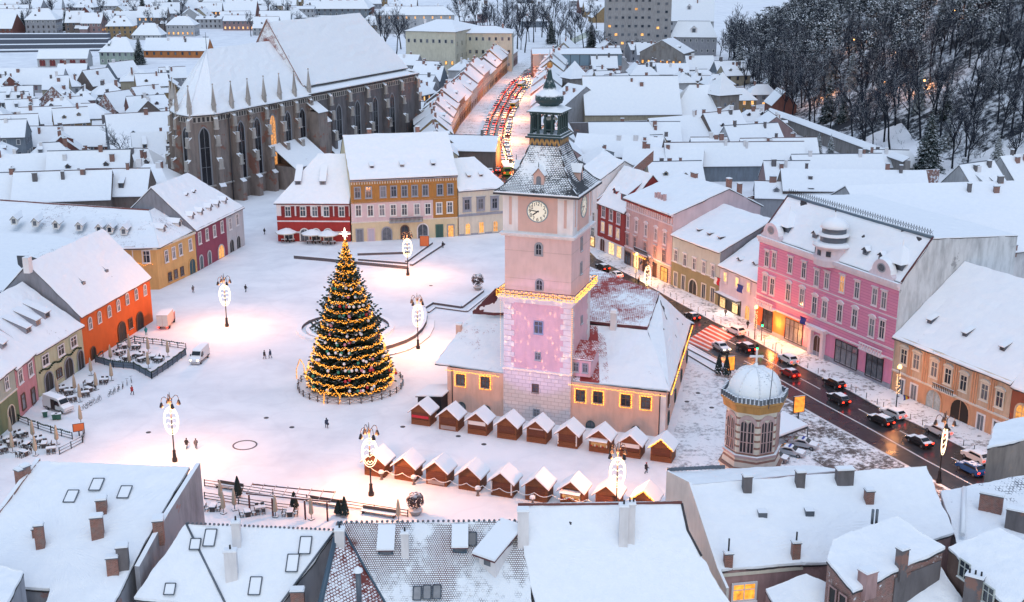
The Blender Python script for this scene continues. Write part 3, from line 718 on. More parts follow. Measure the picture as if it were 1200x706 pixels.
for s in range(4):
	m.T = Matrix.Rotation(s * pi / 2, 4, 'Z')
	for k in range(4):
		x = -lq + 2 * lq * k / 4; m.lathe([(.3, 0), (.22, .4), (.2, LH * .6), (.17, LH - .6), (.3, LH - .05)], 8, COPPER, (x, -lq, Zl)); m.box(x + .2, x + 2 * lq / 4 - .2, -lq - .05, -lq + .05, Zl + .6, Zl + .7, COPPER)
m.build('lantern_columns', tower)
m = M(); m.lathe([(.3, Zl), (.8, Zl + .1), (.7, Zl + 1.0), (1.0, Zl + 1.5), (1.0, Zl + 2.1), (.2, Zl + 2.5)], 10, COPPER); m.build('bell', tower)
m = M(); m.box(-lq - .25, lq + .25, -lq - .25, lq + .25, Zl + LH - .15, Zl + LH + .2, COPPER); rr = (lq + .65) * sqrt(2)
m.lathe([(rr, Zl + LH + .15), (rr, Zl + LH + .3), (lq * .9, Zl + LH + 1.0)], 4, [COPPER, SN], (0, 0, 0), pi / 4, False); m.build('lantern_roof', tower)
Zd = Zl + LH + .9; zm_ = za(115); zt2 = za(106); zk = za(84); zball = za(76.5); ztip = za(58)
m = M(); m.lathe([(1.5, Zd - .2), (1.5, Zd + .2), (2.0, Zd + .5), (2.25, (Zd + zm_) / 2 + .3), (2.25, zm_ + .2), (2.1, zm_ + .5), (1.75, zt2 - .3), (1.15, zt2), (1.0, zt2 + .6), (.6, zt2 + 1.6), (.45, zt2 + 2.0), (.3, zk), (.2, zball - .4)], 16, COPPER); m.build('onion_dome', tower)
m = M()
for k in range(16): a = 2 * pi * k / 16; m.tube((2.22 * cos(a), 2.22 * sin(a), zm_ + .2), (2.02 * cos(a), 2.02 * sin(a), Zd + .5), .07, .06, 4, COPPER)
m.build('dome_ribs', tower)
m = M(); m.ball((0, 0, zball), .5, GOLD, 12, 8); m.tube((0, 0, zball - .4), (0, 0, ztip), .07, .03, 5, IRON); m.build('finial_ball', tower)
def projector(name, loc, target, col, power, size, blend, gobo=False):
	l = bpy.data.lights.new(name, 'SPOT'); l.energy = power; l.color = col; l.spot_size = radians(size); l.spot_blend = blend; l.shadow_soft_size = .12
	o = bpy.data.objects.new(name, l); COL.objects.link(o); o.location = loc; o.rotation_euler = (V(target) - V(loc)).to_track_quat('-Z', 'Y').to_euler()
	if gobo:
		l.use_nodes = True; t = l.node_tree; e_ = t.nodes['Emission']; tcn = t.nodes.new('ShaderNodeTexCoord'); vo = t.nodes.new('ShaderNodeTexVoronoi'); vo.inputs['Scale'].default_value = 62
		mp = t.nodes.new('ShaderNodeMapping'); mp.inputs['Scale'].default_value = (1, .45, 1)
		rp = t.nodes.new('ShaderNodeValToRGB'); rp.color_ramp.elements[0].position = .08; rp.color_ramp.elements[0].color = (9, 7, 3.5, 1); rp.color_ramp.elements[1].position = .3; rp.color_ramp.elements[1].color = (0, 0, 0, 1)
		t.links.new(tcn.outputs['Normal'], mp.inputs[0]); t.links.new(mp.outputs[0], vo.inputs['Vector']); t.links.new(vo.outputs['Distance'], rp.inputs[0]); t.links.new(rp.outputs[0], e_.inputs['Color'])
	return o
tf = TB + V((-n_in.x, -n_in.y, 0)) * hd
lp = tf + V((-n_in.x, -n_in.y, 0)) * 34 + V((-6, 0, 6.5))
projector('purple_projector', lp, tf + V((0, 0, 14.5)), (.52, .34, 1), 10500, 32, .35)
projector('spangle_projector', lp + V((1, 0, 0)), tf + V((0, 0, 14.5)), (1, .85, .6), 5500, 26, .3, True)
lp2 = TB + V((u.x, u.y, 0)) * 30 + V((0, 0, 12))
# council house body
CH0 = P2(523, 482); CH1 = P2(778, 515); cu = (CH1 - CH0).normalized(); cn = V((-cu.y, cu.x)); CH0 += cn * .7; CH1 += cn * .7
fl_z = 0
ch = thing('council_house', 'peach two-storey council hall with a high snowy red tiled roof around the clock tower foot', 'hall', (CH0.x, CH0.y, 0)); CL = (CH0.x, CH0.y, 0)
HE = 7.7
C2 = P2(800, 447); C2 = P2(809, 380, HE) - V((.3, 0))
def fr(d, s=0.0): return CH0 + cu * d + cn * s
Lc = (CH1 - CH0).length
bl = CH0 + cn * 19; br = CH1 + (C2 - CH1).normalized() * (C2 - CH1).length
m = M(); pl = [CH0, CH1, br, bl]
for k in range(4):
	a, b = pl[k], pl[(k + 1) % 4]; m.face([V((*a, 0)), V((*b, 0)), V((*b, HE)), V((*a, HE))], PEACH)
m.build('wall', ch, CL)
RW = roofsnow('hall_roof_snow', .93, (.30, .045, .04), .3, .07, .7); RWT = roofsnow('hall_roof_thin_snow', .48, (.30, .045, .04), .3, .09, .9); REDT = plain('dark_red_flashing', (.10, .025, .03), .6)
e0 = V((*P2(785, 457.5, HE), HE)); e1 = V((*P2(809.5, 378, HE), HE)); e2 = V((*P2(510, 425, HE), HE)); e3 = V((*(bl - cu * .8 + cn * .8), HE)); e4 = V((*(br + cn * 1.0 + cu * .8), HE))
zb = 13.2
u1 = V((*P2(676, 379, zb), zb)); u2 = V((*P2(758.5, 387, zb), zb)); ztop = 16.0
u3 = V((*P2(773, 343, ztop), ztop)); u4 = V((*P2(690, 312, ztop), ztop))
lf1 = V((*P2(555, 365, zb), zb)); lf2 = V((*P2(592, 368, zb), zb))
midf = V((*P2(590, 437, HE), HE)); midr = V((*P2(668, 446, HE), HE))
m = M(); m.slab([e2, midf, lf2, lf1], [(0, 1, 2, 3)], RW, SN, DARK); m.slab([e3, e2, lf1], [(0, 1, 2)], RW, SN, DARK); m.build('roof', ch, CL)
def lift(p, d): return V((p.x, p.y, p.z + d))
w_ = lambda a, b, t: a + (b - a) * t
RP = [roofsnow(f'hall_melt_{i}', c, (.30, .045, .04), .3, .16, 1.0) for i, c in enumerate((.62, .14, .26, .66))]; ft = (0, .10, .2, .3, .4, 1)
m = M(); m.slab([w_(midr, e0, t) for t in ft] + [w_(u1, u2, t) for t in ft], [(i, i + 1, i + 7, i + 6) for i in range(5)], RP + [RW], SN, DARK); rf = m.build('roof', ch, CL)
m = M(); m.slab([e0, e1, lift(u3, -.25), u2], [(0, 2, 3), (0, 1, 2)], RW, SN, DARK); m.build('roof', ch, CL)
m = M(); m.slab([lift(u1, .7), lift(u2, .7), u3, u4], [(0, 1, 2, 3)], RWT, SN, REDT, .12, .5); m.build('roof', ch, CL)
m = M(); m.slab([e1, e4, lift(u4, -1), lift(u3, -1)], [(0, 1, 2, 3)], RW, SN, DARK); m.slab([e4, e3, lf1, V((*(P2(590, 345, 17)), 17)), u4], [(0, 1, 2), (0, 2, 3), (0, 3, 4)], RW, SN, DARK); m.build('roof', ch, CL)
lb3 = V((*P2(560, 362, 14), 14)); lb4 = V((*P2(592, 340, 18), 18))
m = M(); m.slab([V((*P2(554, 364, 13.9), 13.9)), V((*P2(592, 366.5, 13.9), 13.9)), V((*P2(592, 335, 18.4), 18.4)), V((*P2(580, 338, 18.4), 18.4))], [(0, 1, 2, 3)], RW, SN, REDT, .12, .5); m.build('roof', ch, CL)
chim = M(); p = V((*P2(719, 383, 13.4), 13.4)); chim.cbox(p - V((0, 0, 1)), 1.0, .9, 3.4, WHITEP, ang); chim.cbox(p + V((0, 0, 2.4)), 1.3, 1.2, .15, WHITEP, ang, SN); chim.cbox(p + V((0, 0, 2.552)), 1.0, .9, .45, SN, ang); chim.build('chimney', rf, CL)
chim = M(); p = V((*P2(538, 388, 11), 11)); chim.cbox(p - V((0, 0, 1)), .9, .8, 2.2, PEACH, ang); chim.cbox(p + V((0, 0, 1.2)), 1.1, 1., .3, SN, ang); chim.build('chimney', rf, CL)
dp = V((*P2(668.5, 436, 9.0), 9.0)); m = M(); m.T = Matrix.Translation(dp) @ Matrix.Rotation(ang, 4, 'Z')
m.box(0, 3.4, 0, 5, -.6, 2.3, LILAC); m.slab([(-.1, -.3, 2.5), (3.9, -.3, 2.5), (3.9, 4.5, 4.2), (-.1, 4.5, 4.2)], [(0, 1, 2, 3)], RWT, SN, DARK, .12, .1); dm = m.build('dormer', rf, CL)
for x in (.95, 2.5):
	a, b = window_meshes(.7, 1.3, 'plain', W_GREY, G_DARK, .16, 0); o = bpy.data.objects.new('window', a); COL.objects.link(o); o.parent = ch; o.matrix_basis = Matrix.Translation(dp - V(CL)) @ Matrix.Rotation(ang, 4, 'Z') @ Matrix.Translation((x, -.02, .95))
	p_ = bpy.data.objects.new('pane', b); COL.objects.link(p_); p_.parent = o
cf = Facade(CH0, CH1, 0, ch, CL)
lightspots = []
def fairy_window(f, px, py, w, h, **k):
	uu, zz = f.uv(px, py); o = f.win(uu, zz, w, h, fm=W_BROWN, fw=.12, **k)
	m = M()
	P_ = [(-w / 2 - .28, -h / 2 - .28), (w / 2 + .28, -h / 2 - .28), (w / 2 + .28, h / 2 + .28), (-w / 2 - .28, h / 2 + .28)]
	for j in range(4):
		a, b = P_[j], P_[(j + 1) % 4]; L = hypot(b[0] - a[0], b[1] - a[1]); n = int(L / .22)
		for q in range(n): m.octa((a[0] + (b[0] - a[0]) * q / n + random.uniform(-.05, .05), -.2, a[1] + (b[1] - a[1]) * q / n + random.uniform(-.05, .05)), .11, BULB)
	m.build('light_string', o)
for px, py in ((540, 445), (569, 448), (680.5, 463.5), (701, 465.5), (733.5, 469), (757, 472)): fairy_window(cf, px, py, 1.35, 1.75)
TEAL = plain('dark_teal_shutter', (.03, .07, .08), .6)
for px, py in ((541, 478), (570, 482), (692, 500), (745, 506)): uu, zz = cf.uv(px, py); cf.win(uu, zz, 1.3, 1.9, style='arch', fm=TEAL, fw=.12)
rt = Facade(CH1, br, 0, ch, CL)
for k in range(5): rt.win(3 + k * (rt.L - 5) / 4, 5.4, 1.2, 1.7, fm=W_BROWN)
for k in range(4): rt.win(4 + k * (rt.L - 6) / 3, 2.0, 1.3, 2.0, style='arch', fm=TEAL)
m = M()
for f, n in ((cf, 0), (rt, 0)):
	k = 0.0
	while k < f.L:
		if not (f is cf and 590 - 3 < proj(f.pt(k, HE))[0] < 667): m.octa(f.pt(k, HE - .25 + random.uniform(-.12, .05), .75), .1, BULB)
		k += .27
m.build('eaves_light_string', ch, CL)
m = M()
k = -hw
while k < hw: m.octa((k, -hw - .2, Zs + random.uniform(-.1, .1)), .06, BULBW); k += .25
k = Zs
while k < Zb - 1: m.octa((hw + .12, -hw - .1, k), .075, BULB); m.octa((-hw - .8, -hw + .9, k), .055, BULBW); k += .33
m.build('shaft_light_string', tower)
m = M(); m.tube(cf.pt(Lc - 1.0, .2, .1), cf.pt(Lc - 1.0, HE - .3, .1), .09, .09, 6, DARK); m.tube(cf.pt(.9, .2, .1), cf.pt(.9, HE - .3, .1), .09, .09, 6, DARK); m.build('downpipe', ch, CL)
m = M(); m.prism([cf.pt(Lc - .95, 0, .03), cf.pt(Lc - .02, 0, .03), cf.pt(Lc - .02, 0, 0), cf.pt(Lc - .95, 0, 0)], 0, HE - .5, WHITEP); m.build('corner_pilaster', ch, CL)
# houses round the square
def hb(name, label, gl, gr, el, er, depth, ridge_py, wall, roof=None, ridge=.5, rx=.5, **k):
	"""gl, gr: foot of the front corners; el, er: rows of the eaves above them; ridge_py: row of the ridge"""
	A, B = P2(*gl), P2(*gr); H = (zfor(A.x, A.y, el) + zfor(B.x, B.y, er)) / 2
	u = (B - A).normalized(); n = V((-u.y, u.x)); c = A + (B - A) * rx + n * depth * ridge
	rise = zfor(c.x, c.y, ridge_py) - H - .2
	return house(name, label, A, B, H, depth, rise, wall, roof or R_FULL, ridge=ridge, **k)
RED = plaster('deep_red_plaster', (.36, .035, .03), .15); CREAM = plaster('cream_plaster', (.66, .55, .36), .15); OCHRE = plaster('ochre_plaster', (.40, .19, .05), .2); ROSE = plaster('pale_rose_plaster', (.64, .49, .50), .15)
GREYP = plaster('grey_stone_trim', (.30, .31, .36), .2); PALECR = plaster('ivory_plaster', (.66, .60, .50), .15)
h = hb('red_house', 'red and white striped house with dark red shutters behind snowy parasols', (326, 283), (411, 283.5), 236, 236.5, 19, 180, RED, hip=(10, 0), bands=None)
rh = h; f = h.fac
zz = lambda py, px=368: f.uv(px, py)[1]
m = M()
for a, b, mt_, o in ((zz(253.5), zz(240.5), WHITEP, .03), (zz(260.3), zz(258.8), WHITEP, .05), (zz(262.2), zz(257.2), RED, .02), (zz(273.5), zz(271.5), WHITEP, .04)):
	f.boxat(m, 0, f.L, min(a, b), max(a, b), 0, o, mt_)
m.build('facade_band', h.root, h.loc)
f.wins([(337.5, 248), (355, 248), (369, 248), (382.5, 248), (400.5, 248)], 1.25, 2.4)
SHUT = planks('dark_red_shutter', (.25, .02, .02), .12)
for px in (331.8, 343, 349.5, 361.5, 374, 388, 394, 406.5):
	uu, z = f.uv(px, 248); m = M(); f.boxat(m, uu - .5, uu + .5, z - 1.4, z + 1.4, .02, .12, SHUT); m.build('shutter', h.root, h.loc)
for px in (338.5, 357, 370.5, 384.5): uu, z = f.uv(px, 275.5); f.win(uu, 1.75, 2.0, 3.2, style='archdoor', fw=.3)
for a in (.28, .62): dormer(h, a * h.L, .33, 1.6, 1.1, 4, W_GREY, 'shed')
h = hb('long_palace', 'three-storey palace with ochre top floor, pink middle floor and cream ground floor', (413, 284), (536.5, 277), 207.5, 204, 26, 156, CREAM, hip=(0, 0), rid_line=None, over=.7)
f = h.fac; H = h.H; z1 = (f.uv(450, 258.5)[1] + f.uv(520, 257)[1]) / 2; z2 = f.uv(450, 236.5)[1]; ub = f.uv(507.5, 245)[0]
m = M(); f.boxat(m, 0, f.L, z2, H - .02, 0, .04, OCHRE); f.boxat(m, 0, ub, z1, z2, 0, .03, ROSE); f.boxat(m, ub, f.L, z1, z2 - .002, 0, .045, OCHRE); m.build('facade_band', h.root, h.loc)
f.strip(H - 1.15, H - .1, .28, GREYP, 'cornice'); f.strip(z1 - .15, z1 + .15, .2, PALECR, 'string_course', top=SN); f.strip(z2 - .12, z2 + .12, .16, OCHRE, 'string_course', top=SN)
m = M()
for k in range(42): f.boxat(m, f.L * (k + .3) / 42, f.L * (k + .7) / 42, H - 1.9, H - 1.3, .04, .2, PALECR)
m.build('dentil_frieze', h.root, h.loc)
for px in (413.6, 440, 507.5, 535.5): m = M(); uu = f.uv(px, 225)[0]; uu = min(max(uu, .25), f.L - .25); f.boxat(m, uu - .22, uu + .22, z2 + .12, H - 1.15, .04, .14, OCHRE); m.build('pilaster', h.root, h.loc)
f.wins([(418.8, 226), (431.8, 225.6), (448.8, 224.8), (461.3, 224.4), (473.8, 224), (485.8, 223.6), (498.3, 223.2), (515.5, 222.4), (527.5, 221.6)], 1.25, 2.6, fm=W_GREY, fw=.28)
f.wins([(420, 247), (434, 247), (447.5, 246.6), (460.8, 246.2), (473.8, 246), (488.5, 245.4), (501.3, 245), (514.5, 244), (527, 243)], 1.25, 2.7, fw=.26)
for px, w, hh, st, fm, pm in ((421.5, 1.5, 3.2, 'door', W_GREY, G_DARK), (435, 1.5, 3.2, 'door', ROSE, plain('pale_poster', (.45, .42, .5), .6)), (453.3, 2.3, 3.4, 'archdoor', GREYP, G_DARK), (474.5, 1.8, 3.6, 'archdoor', W_BROWN, G_DARK), (495.5, 2.6, 3.8, 'archdoor', WHITEP, G_DARK), (515, 1.5, 3.2, 'door', plain('green_door_frame', (.05, .13, .10), .5), plain('green_door', (.03, .09, .08), .5)), (528.3, 1.4, 3.0, 'door', W_GREY, G_LIT)):
	uu = f.uv(px, 275)[0]; f.win(uu, hh / 2 + .05, w, hh, style=st, fm=fm, pm=pm, fw=.3)
m = M(); ua = f.uv(455.5, 257)[0]; ub2 = f.uv(494.5, 255)[0]
f.boxat(m, ua, ub2, z1 - .35, z1 - .16, .2, 1.5, GREYP, SN)
for k in range(26): q = ua + (ub2 - ua) * (k + .5) / 26; f.boxat(m, q - .07, q + .07, z1 - .15, z1 + .9, 1.3, 1.45, IRON)
f.boxat(m, ua, ub2, z1 + .9, z1 + 1.05, 1.25, 1.5, IRON, SN); m.build('balcony', h.root, h.loc)
for px in (437.3, 473, 509.8):
	a = f.uv(px, 199)[0]; dormer(h, a, .18, 1.0, .7, 1.8, W_GREY, 'shed', 'roof_vent')
roof_chimneys(h, [(.25, 1.06, 1.1, .8, 1.6), (.715, 1.06, 1.1, .8, 1.8)])
h = hb('ivory_house', 'ivory house with heavy grey window surrounds and lit arched shop windows', (538, 277), (594, 272), 221.5, 220, 18, 184, PALECR, hip=(0, 6))
f = h.fac; z1 = f.uv(560, 250.5)[1]
f.strip(z1 - .5, z1 + .2, .18, GREYP, 'string_course', top=SN); f.strip(h.H - .7, h.H - .05, .3, GREYP, 'cornice')
f.wins([(547.2, 240), (563.2, 239.2), (579.5, 238.4)], 1.3, 2.6, fm=GREYP, fw=.55, hood=1)
for px, pm, st in ((548, G_LIT, 'arch'), (564, G_LIT, 'door'), (580.5, G_LIT, 'arch')): uu = f.uv(px, 266)[0]; f.win(uu, 1.9, 1.2, 2.8, style=st, pm=pm, fm=PALECR, fw=.3)
m = M(); f.boxat(m, 0, f.L, 0, .5, 0, .06, GREYP); m.build('plinth', h.root, h.loc)
for a in (.3, .55): dormer(h, a * h.L, .35, .9, .6, 1.4, W_GREY, 'shed', 'roof_vent')
A_, B_ = P2(534, 172, 17), P2(566, 189, 14)
# ---------------- right-hand row on the street
CRIM = plaster('crimson_plaster', (.33, .05, .045), .2); PK1 = plaster('shell_pink_plaster', (.56, .36, .35), .2); PALEG = plaster('pale_sage_plaster', (.50, .53, .47), .15); OLIVE = plaster('olive_plaster', (.29, .25, .13), .15)
LAV = plaster('lavender_white_plaster', (.60, .56, .62), .12); FUCH = plaster('strong_pink_plaster', (.64, .24, .37), .15); ORPL = plaster('orange_shopfront_plaster', (.62, .16, .05), .15); TRIMP = plaster('pinkish_white_trim', (.68, .58, .62), .12)
h = hb('white_townhouse', 'narrow white townhouse mostly hidden behind the clock tower', (672, 281), (699.3, 291.5), 203, 214, 16, 184, WHITEP)
h.fac.row(3, 4, 1.2, 2.2, pm=G_DARK); h.fac.row(3, 8, 1.2, 2.2); h.fac.row(3, 1.6, 1.8, 2.6, style='shop', pm=G_LIT2, fm=W_BROWN)
h = hb('crimson_house', 'small crimson townhouse with white ground floor and two roof dormers', (699.8, 292), (731.5, 306), 236.5, 247.5, 15, 199, CRIM)
f = h.fac; z1 = f.uv(715, 283.5)[1]; m = M(); f.boxat(m, 0, f.L, 0, z1, 0, .05, WHITEP); m.build('facade_band', h.root, h.loc); f.strip(z1 - .1, z1 + .2, .2, WHITEP, 'string_course', top=SN)
f.wins([(707.8, 248.3), (716.6, 252), (725.4, 256)], 1.35, 2.6, fm=TRIMP, fw=.25); f.wins([(707, 266), (716, 270), (724.6, 274)], 1.3, 2.4, fm=TRIMP, fw=.25, pm=litglass('dim_lit_window', (1, .7, .4), .7))
uu = f.uv(706.5, 290)[0]; f.win(uu, 1.9, 2.3, 3.6, style='archdoor', fm=TRIMP, pm=planks('brown_gate', (.10, .045, .03), .2, True))
uu = f.uv(717, 295)[0]; f.win(uu, 1.8, 2.6, 3.0, style='shop', pm=G_LIT2, fm=WHITEP); uu = f.uv(726, 299)[0]; f.win(uu, 1.8, 2.2, 3.0, style='shop', pm=G_LIT2, fm=WHITEP)
dormer(h, f.L * .35, .28, 1.6, 1.7, 3, CRIM, 'gable'); dormer(h, f.L * .76, .2, 3.2, 1.8, 4, CRIM, 'shed')
m = M(); a = h.q(-.2, -.3, 0);
m.slab([h.q(-.3, -.2, h.H + .6), h.q(.25, -.2, h.H + .6), h.q(.25, 16, h.rz + 3.4), h.q(-.3, 16, h.rz + 3.4)], [(0, 1, 2, 3)], SN, BRICK, BRICK, .12, 2.6); m.build('fire_wall', h.root, h.loc)
h = hb('ornate_pink_house', 'tall shell-pink townhouse with carved frieze, balcony and warm lit entrance', (732.3, 309), (785.7, 334), 231.5, 251, 24, 211, PK1, ridge=.62, hip=(0, 0), over=.8)
f = h.fac; H = h.H
f.strip(H - .5, H - .02, .6, TRIMP, 'cornice'); f.strip(H - 2.8, H - 2.5, .2, TRIMP, 'string_course', top=SN)
m = M()
for k in range(22):
	q = f.L * (k + .5) / 22; f.boxat(m, q - .14, q + .14, H - 2.4, H - .6, 0, .3, TRIMP)
	f.boxat(m, q - .3, q + .3, H - .95, H - .55, .3, .55, CRIM)
m.build('carved_frieze', h.root, h.loc)
f.wins([(736.6, 260.3), (746.4, 265), (757.5, 270), (769, 275), (779.5, 279.5)], .95, 2.6, fm=TRIMP, fw=.26, hood=2)
f.wins([(735.8, 281), (744.6, 285), (756.3, 291), (768, 295.8), (778.3, 300)], 1.15, 2.8, fm=PK1, fw=.2, hood=1)
z1 = f.uv(757, 299)[1]; f.strip(z1 - .2, z1 + .15, .25, TRIMP, 'string_course', top=SN)
PKLIT = rustic('banded_pink_stone', (.56, .38, .33), (.36, .24, .22), 4, .5, .05)
m = M(); f.boxat(m, 0, f.L, 0, z1 - .2, 0, .06, PKLIT); m.build('facade_band', h.root, h.loc)
for px, py, w, hh, st, pm in ((736, 303, 2.6, 3, 'shop', G_DARK), (746, 310, 2.4, 3.2, 'shop', G_LIT2), (757, 315, 2.4, 3.6, 'archdoor', planks('brown_gate', (.10, .045, .03), .2, True)), (767.5, 319, 1.4, 3.2, 'door', planks('brown_gate', (.10, .045, .03), .2, True)), (778.5, 323, 2.8, 3.2, 'shop', G_LIT)):
	uu = f.uv(px, py)[0]; f.win(uu, hh / 2 + .2, w, hh, style=st, pm=pm, fm=W_BROWN, fw=.2)
ua = f.uv(748, 300)[0]; ub = f.uv(764, 306)[0]; m = M(); f.boxat(m, ua, ub, z1 + .16, z1 + .4, .1, 1.4, TRIMP, SN)
for k in range(14): q = ua + (ub - ua) * (k + .5) / 14; f.boxat(m, q - .06, q + .06, z1 + .4, z1 + 1.3, 1.2, 1.34, IRON)
f.boxat(m, ua, ub, z1 + 1.3, z1 + 1.42, 1.15, 1.4, IRON, SN); m.build('balcony', h.root, h.loc)
m = M()
for k in range(40): m.octa(f.pt(ua + (ub - ua) * k / 40, z1 - .1 - abs(sin(k * .6)) * .4, 1.5), .1, BULB)
m.build('light_string', h.root, h.loc)
m = M(); c_ = roofpoint(h, f.L * .48, .22)
for k in range(4): m.cbox(c_ + V((*(h.u * (k - 1.5) * 1.3), -.2)), .7, .5, 1.4 + .3 * (k % 2), PK1, h.ang, SN)
m.build('gable_ornament', h.roof, h.loc)
m = M(); f2 = h.right
pts = [f2.pt(0, H, .03), f2.pt(h.D, H, .03)]
m.face([f2.pt(0, 0, .03), f2.pt(h.D, 0, .03), f2.pt(h.D, H, .03), f2.pt(h.rd, h.rz - .05, .03), f2.pt(0, H, .03)], plaster('pale_pink_side_wall', (.58, .44, .46), .15)); m.build('side_wall', h.root, h.loc)
roof_chimneys(h, [(.93, 1.1, 1.2, .9, 2.2), (.3, 1.0, 2.2, .7, .9), (.98, 1.35, .9, .9, 2.2)])
h = hb('sage_house', 'pale sage house with olive ground floor and deep snowy roof', (786.3, 334.5), (841.3, 358.5), 274.5, 295, 22, 247.5, PALEG, hip=(0, 0), over=.6, ridge=.62)
f = h.fac; z1 = f.uv(812, 316)[1]; m = M(); f.boxat(m, 0, f.L, 0, z1, 0, .06, OLIVE); m.build('facade_band', h.root, h.loc); f.strip(z1 - .05, z1 + .2, .2, PALEG, 'string_course', top=SN); f.strip(h.H - .4, h.H, .35, PALEG, 'cornice')
f.wins([(792.5, 300), (803.2, 305), (814.3, 309.8), (825.5, 314), (836.2, 318.5)], 1.05, 2.5, fm=WHITEP, fw=.16, hood=1)
for px, py, w, st in ((792.3, 326, 1.2, 'door'), (801.3, 330, 1.2, 'door'), (812.5, 336, 2.9, 'archdoor'), (825, 342, 1.3, 'door'), (835.5, 347, 1.3, 'door')): uu = f.uv(px, py)[0]; f.win(uu, 1.9, w, 3.2, style=st, fm=PALECR, fw=.25, pm=plain('dark_doorway', (.02, .02, .02), .6) if st == 'archdoor' else G_DARK)
for a in (.3, .52, .74): dormer(h, a * f.L, .22, .9, .6, 1.3, DARK, 'shed', 'roof_vent')
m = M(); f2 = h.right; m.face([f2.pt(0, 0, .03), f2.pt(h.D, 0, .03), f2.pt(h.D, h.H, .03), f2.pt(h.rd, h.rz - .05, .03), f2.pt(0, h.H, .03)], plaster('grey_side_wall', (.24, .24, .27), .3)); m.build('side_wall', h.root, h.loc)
h = hb('lavender_house', 'small lavender-white house with flags and a black shop awning under snow', (841.8, 359), (886.5, 381), 311, 328.5, 20, 262, LAV, ridge=.8, over=.5)
f = h.fac; f.wins([(850.5, 325), (864.3, 331), (877.8, 337)], 1.0, 1.9, fm=TRIMP, fw=.3, pm=litglass('yellow_lit_window', (1, .62, .15), 1.3))
ua = f.uv(842.5, 345)[0]; ub = f.uv(868.5, 357)[0]; z1 = f.uv(855, 347.5)[1]
m = M(); f.boxat(m, ua, ub, z1 - .1, z1 + .15, 0, 1.3, DARK, SN); f.boxat(m, ua, ub, z1 - .9, z1 - .1, 0, .25, plain('black_shop_fascia', (.012, .012, .014), .4)); m.build('awning', h.root, h.loc)
m = M(); f.boxat(m, ua, ub, .1, z1 - .9, 0, .12, plain('black_shop_fascia', (.012, .012, .014), .4)); m.build('shopfront', h.root, h.loc)
for px, py in ((847.5, 357), (862, 363)): uu = f.uv(px, py)[0]; f.win(uu, 1.6, 2.2, 2.6, style='shop', pm=G_LIT2, fm=IRON, out=.13)
uu = f.uv(876, 372)[0]; f.win(uu, 1.7, 1.6, 3.0, style='archdoor', pm=G_LIT, fm=LAV)
for a in (.25, .6, .85): dormer(h, a * f.L, .12 + .08 * a, 1.1, .8, 2.2, ZINC, 'gable')
FLAGB = plain('blue_flag_cloth', (.03, .06, .3), .8); FLAGY = plain('yellow_flag_cloth', (.65, .45, .03), .8); FLAGR = plain('red_flag_cloth', (.5, .02, .03), .8); FLAGW = plain('white_flag_cloth', (.7, .7, .7), .8)
def flag(f, px, py, cols, label, ln=2.2, drop=1.7):
	uu, z = f.uv(px, py); base = f.pt(uu, z, 0); t = thing('flag', label, 'flag', base, f.ang, 'flags hung on the street facades')
	m = M(); tip = V((.25, -1.9, .9)); m.tube((0, .02, 0), tip, .05, .04, 5, IRON); m.build('pole', t)
	m = M(); n = len(cols)
	for k in range(n):
		for j in range(6):
			a = tip * (1 - .8 * k / n) ; b = tip * (1 - .8 * (k + 1) / n); s = lambda q, jj: q + V((.1 * sin(jj * 1.3 + q.y), .06 * sin(jj * 1.1), -drop * jj / 6))
			m.face([s(a, j), s(a, j + 1), s(b, j + 1), s(b, j)], cols[k], True)
	m.build('cloth', t); return t
flag(f, 845, 327, [FLAGW, FLAGR], 'small white and red flag beside the left lit window of the lavender house'); flag(f, 872, 336, [FLAGB, FLAGB], 'dark blue flag drooping beside the right lit window of the lavender house')
A, B = P2(884, 384.5), P2(1043, 457);
h = hb('pink_palace', 'grand strong-pink palace with white turret, oval gable windows and orange shopfronts', (884.5, 384.5), (1043, 457), 277, 331.5, 26, 252, FUCH, ridge=.42, over=.3)
bpy.data.objects.remove(h.roof)
f = h.fac; H = h.H; L = f.L; D = 27
FUCHB = rustic('banded_pink_render', (.64, .24, .37), (.50, .16, .27), 30, .55, .05)
m = M(); f.boxat(m, 0, L, 5.6, H - 1.2, 0, .05, FUCHB); m.build('facade_band', h.root, h.loc)
uo = f.uv(936, 400)[0]; m = M(); f.boxat(m, 0, uo, 1.0, 5.6, 0, .06, ORPL); f.boxat(m, 0, L, 0, 1.0, 0, .12, GREYP); m.build('facade_band', h.root, h.loc)
zr = zfor(*(A + (B - A) * .5 + V((-f.u.y, f.u.x)) * 6.5), 252.5); q = h.q
m = M(); m.slab([q(-.1, .3, H + .25), q(L + .1, .3, H + .25), q(L + .1, 6.5, zr), q(-.1, 6.5, zr), q(L + .1, D, zr - 1.6), q(-.1, D, zr - 1.6)], [(0, 1, 2, 3), (3, 2, 4, 5)], [roofsnow('mansard_snow', 1.15, (.1, .1, .12), .5, .06, .2), R_FULL], SN, DARK, .15, .12); h.roof = m.build('roof', h.root, h.loc)
WP = wornwall('stained_white_side_wall', (.56, .56, .57), (.30, .30, .31), .15)
for s, x in ((1, L + .02), (-1, -.02)):
	m = M(); m.face([q(x, 0, 0), q(x, D, 0), q(x, D, zr - 1.7), q(x, 6.5, zr - .1), q(x, .3, H + .1), q(x, 0, H)], WP); m.build('side_wall', h.root, h.loc)
m = M(); ra = q(0, 6.5, zr + .1); rb = q(L, 6.5, zr + .1); m.tube(ra, rb, .35, .35, 6, snowy('blue_grey_ridge_sheet', (.10, .15, .20), .6, .9)); m.build('ridge_roll', h.roof, h.loc)
m = M()
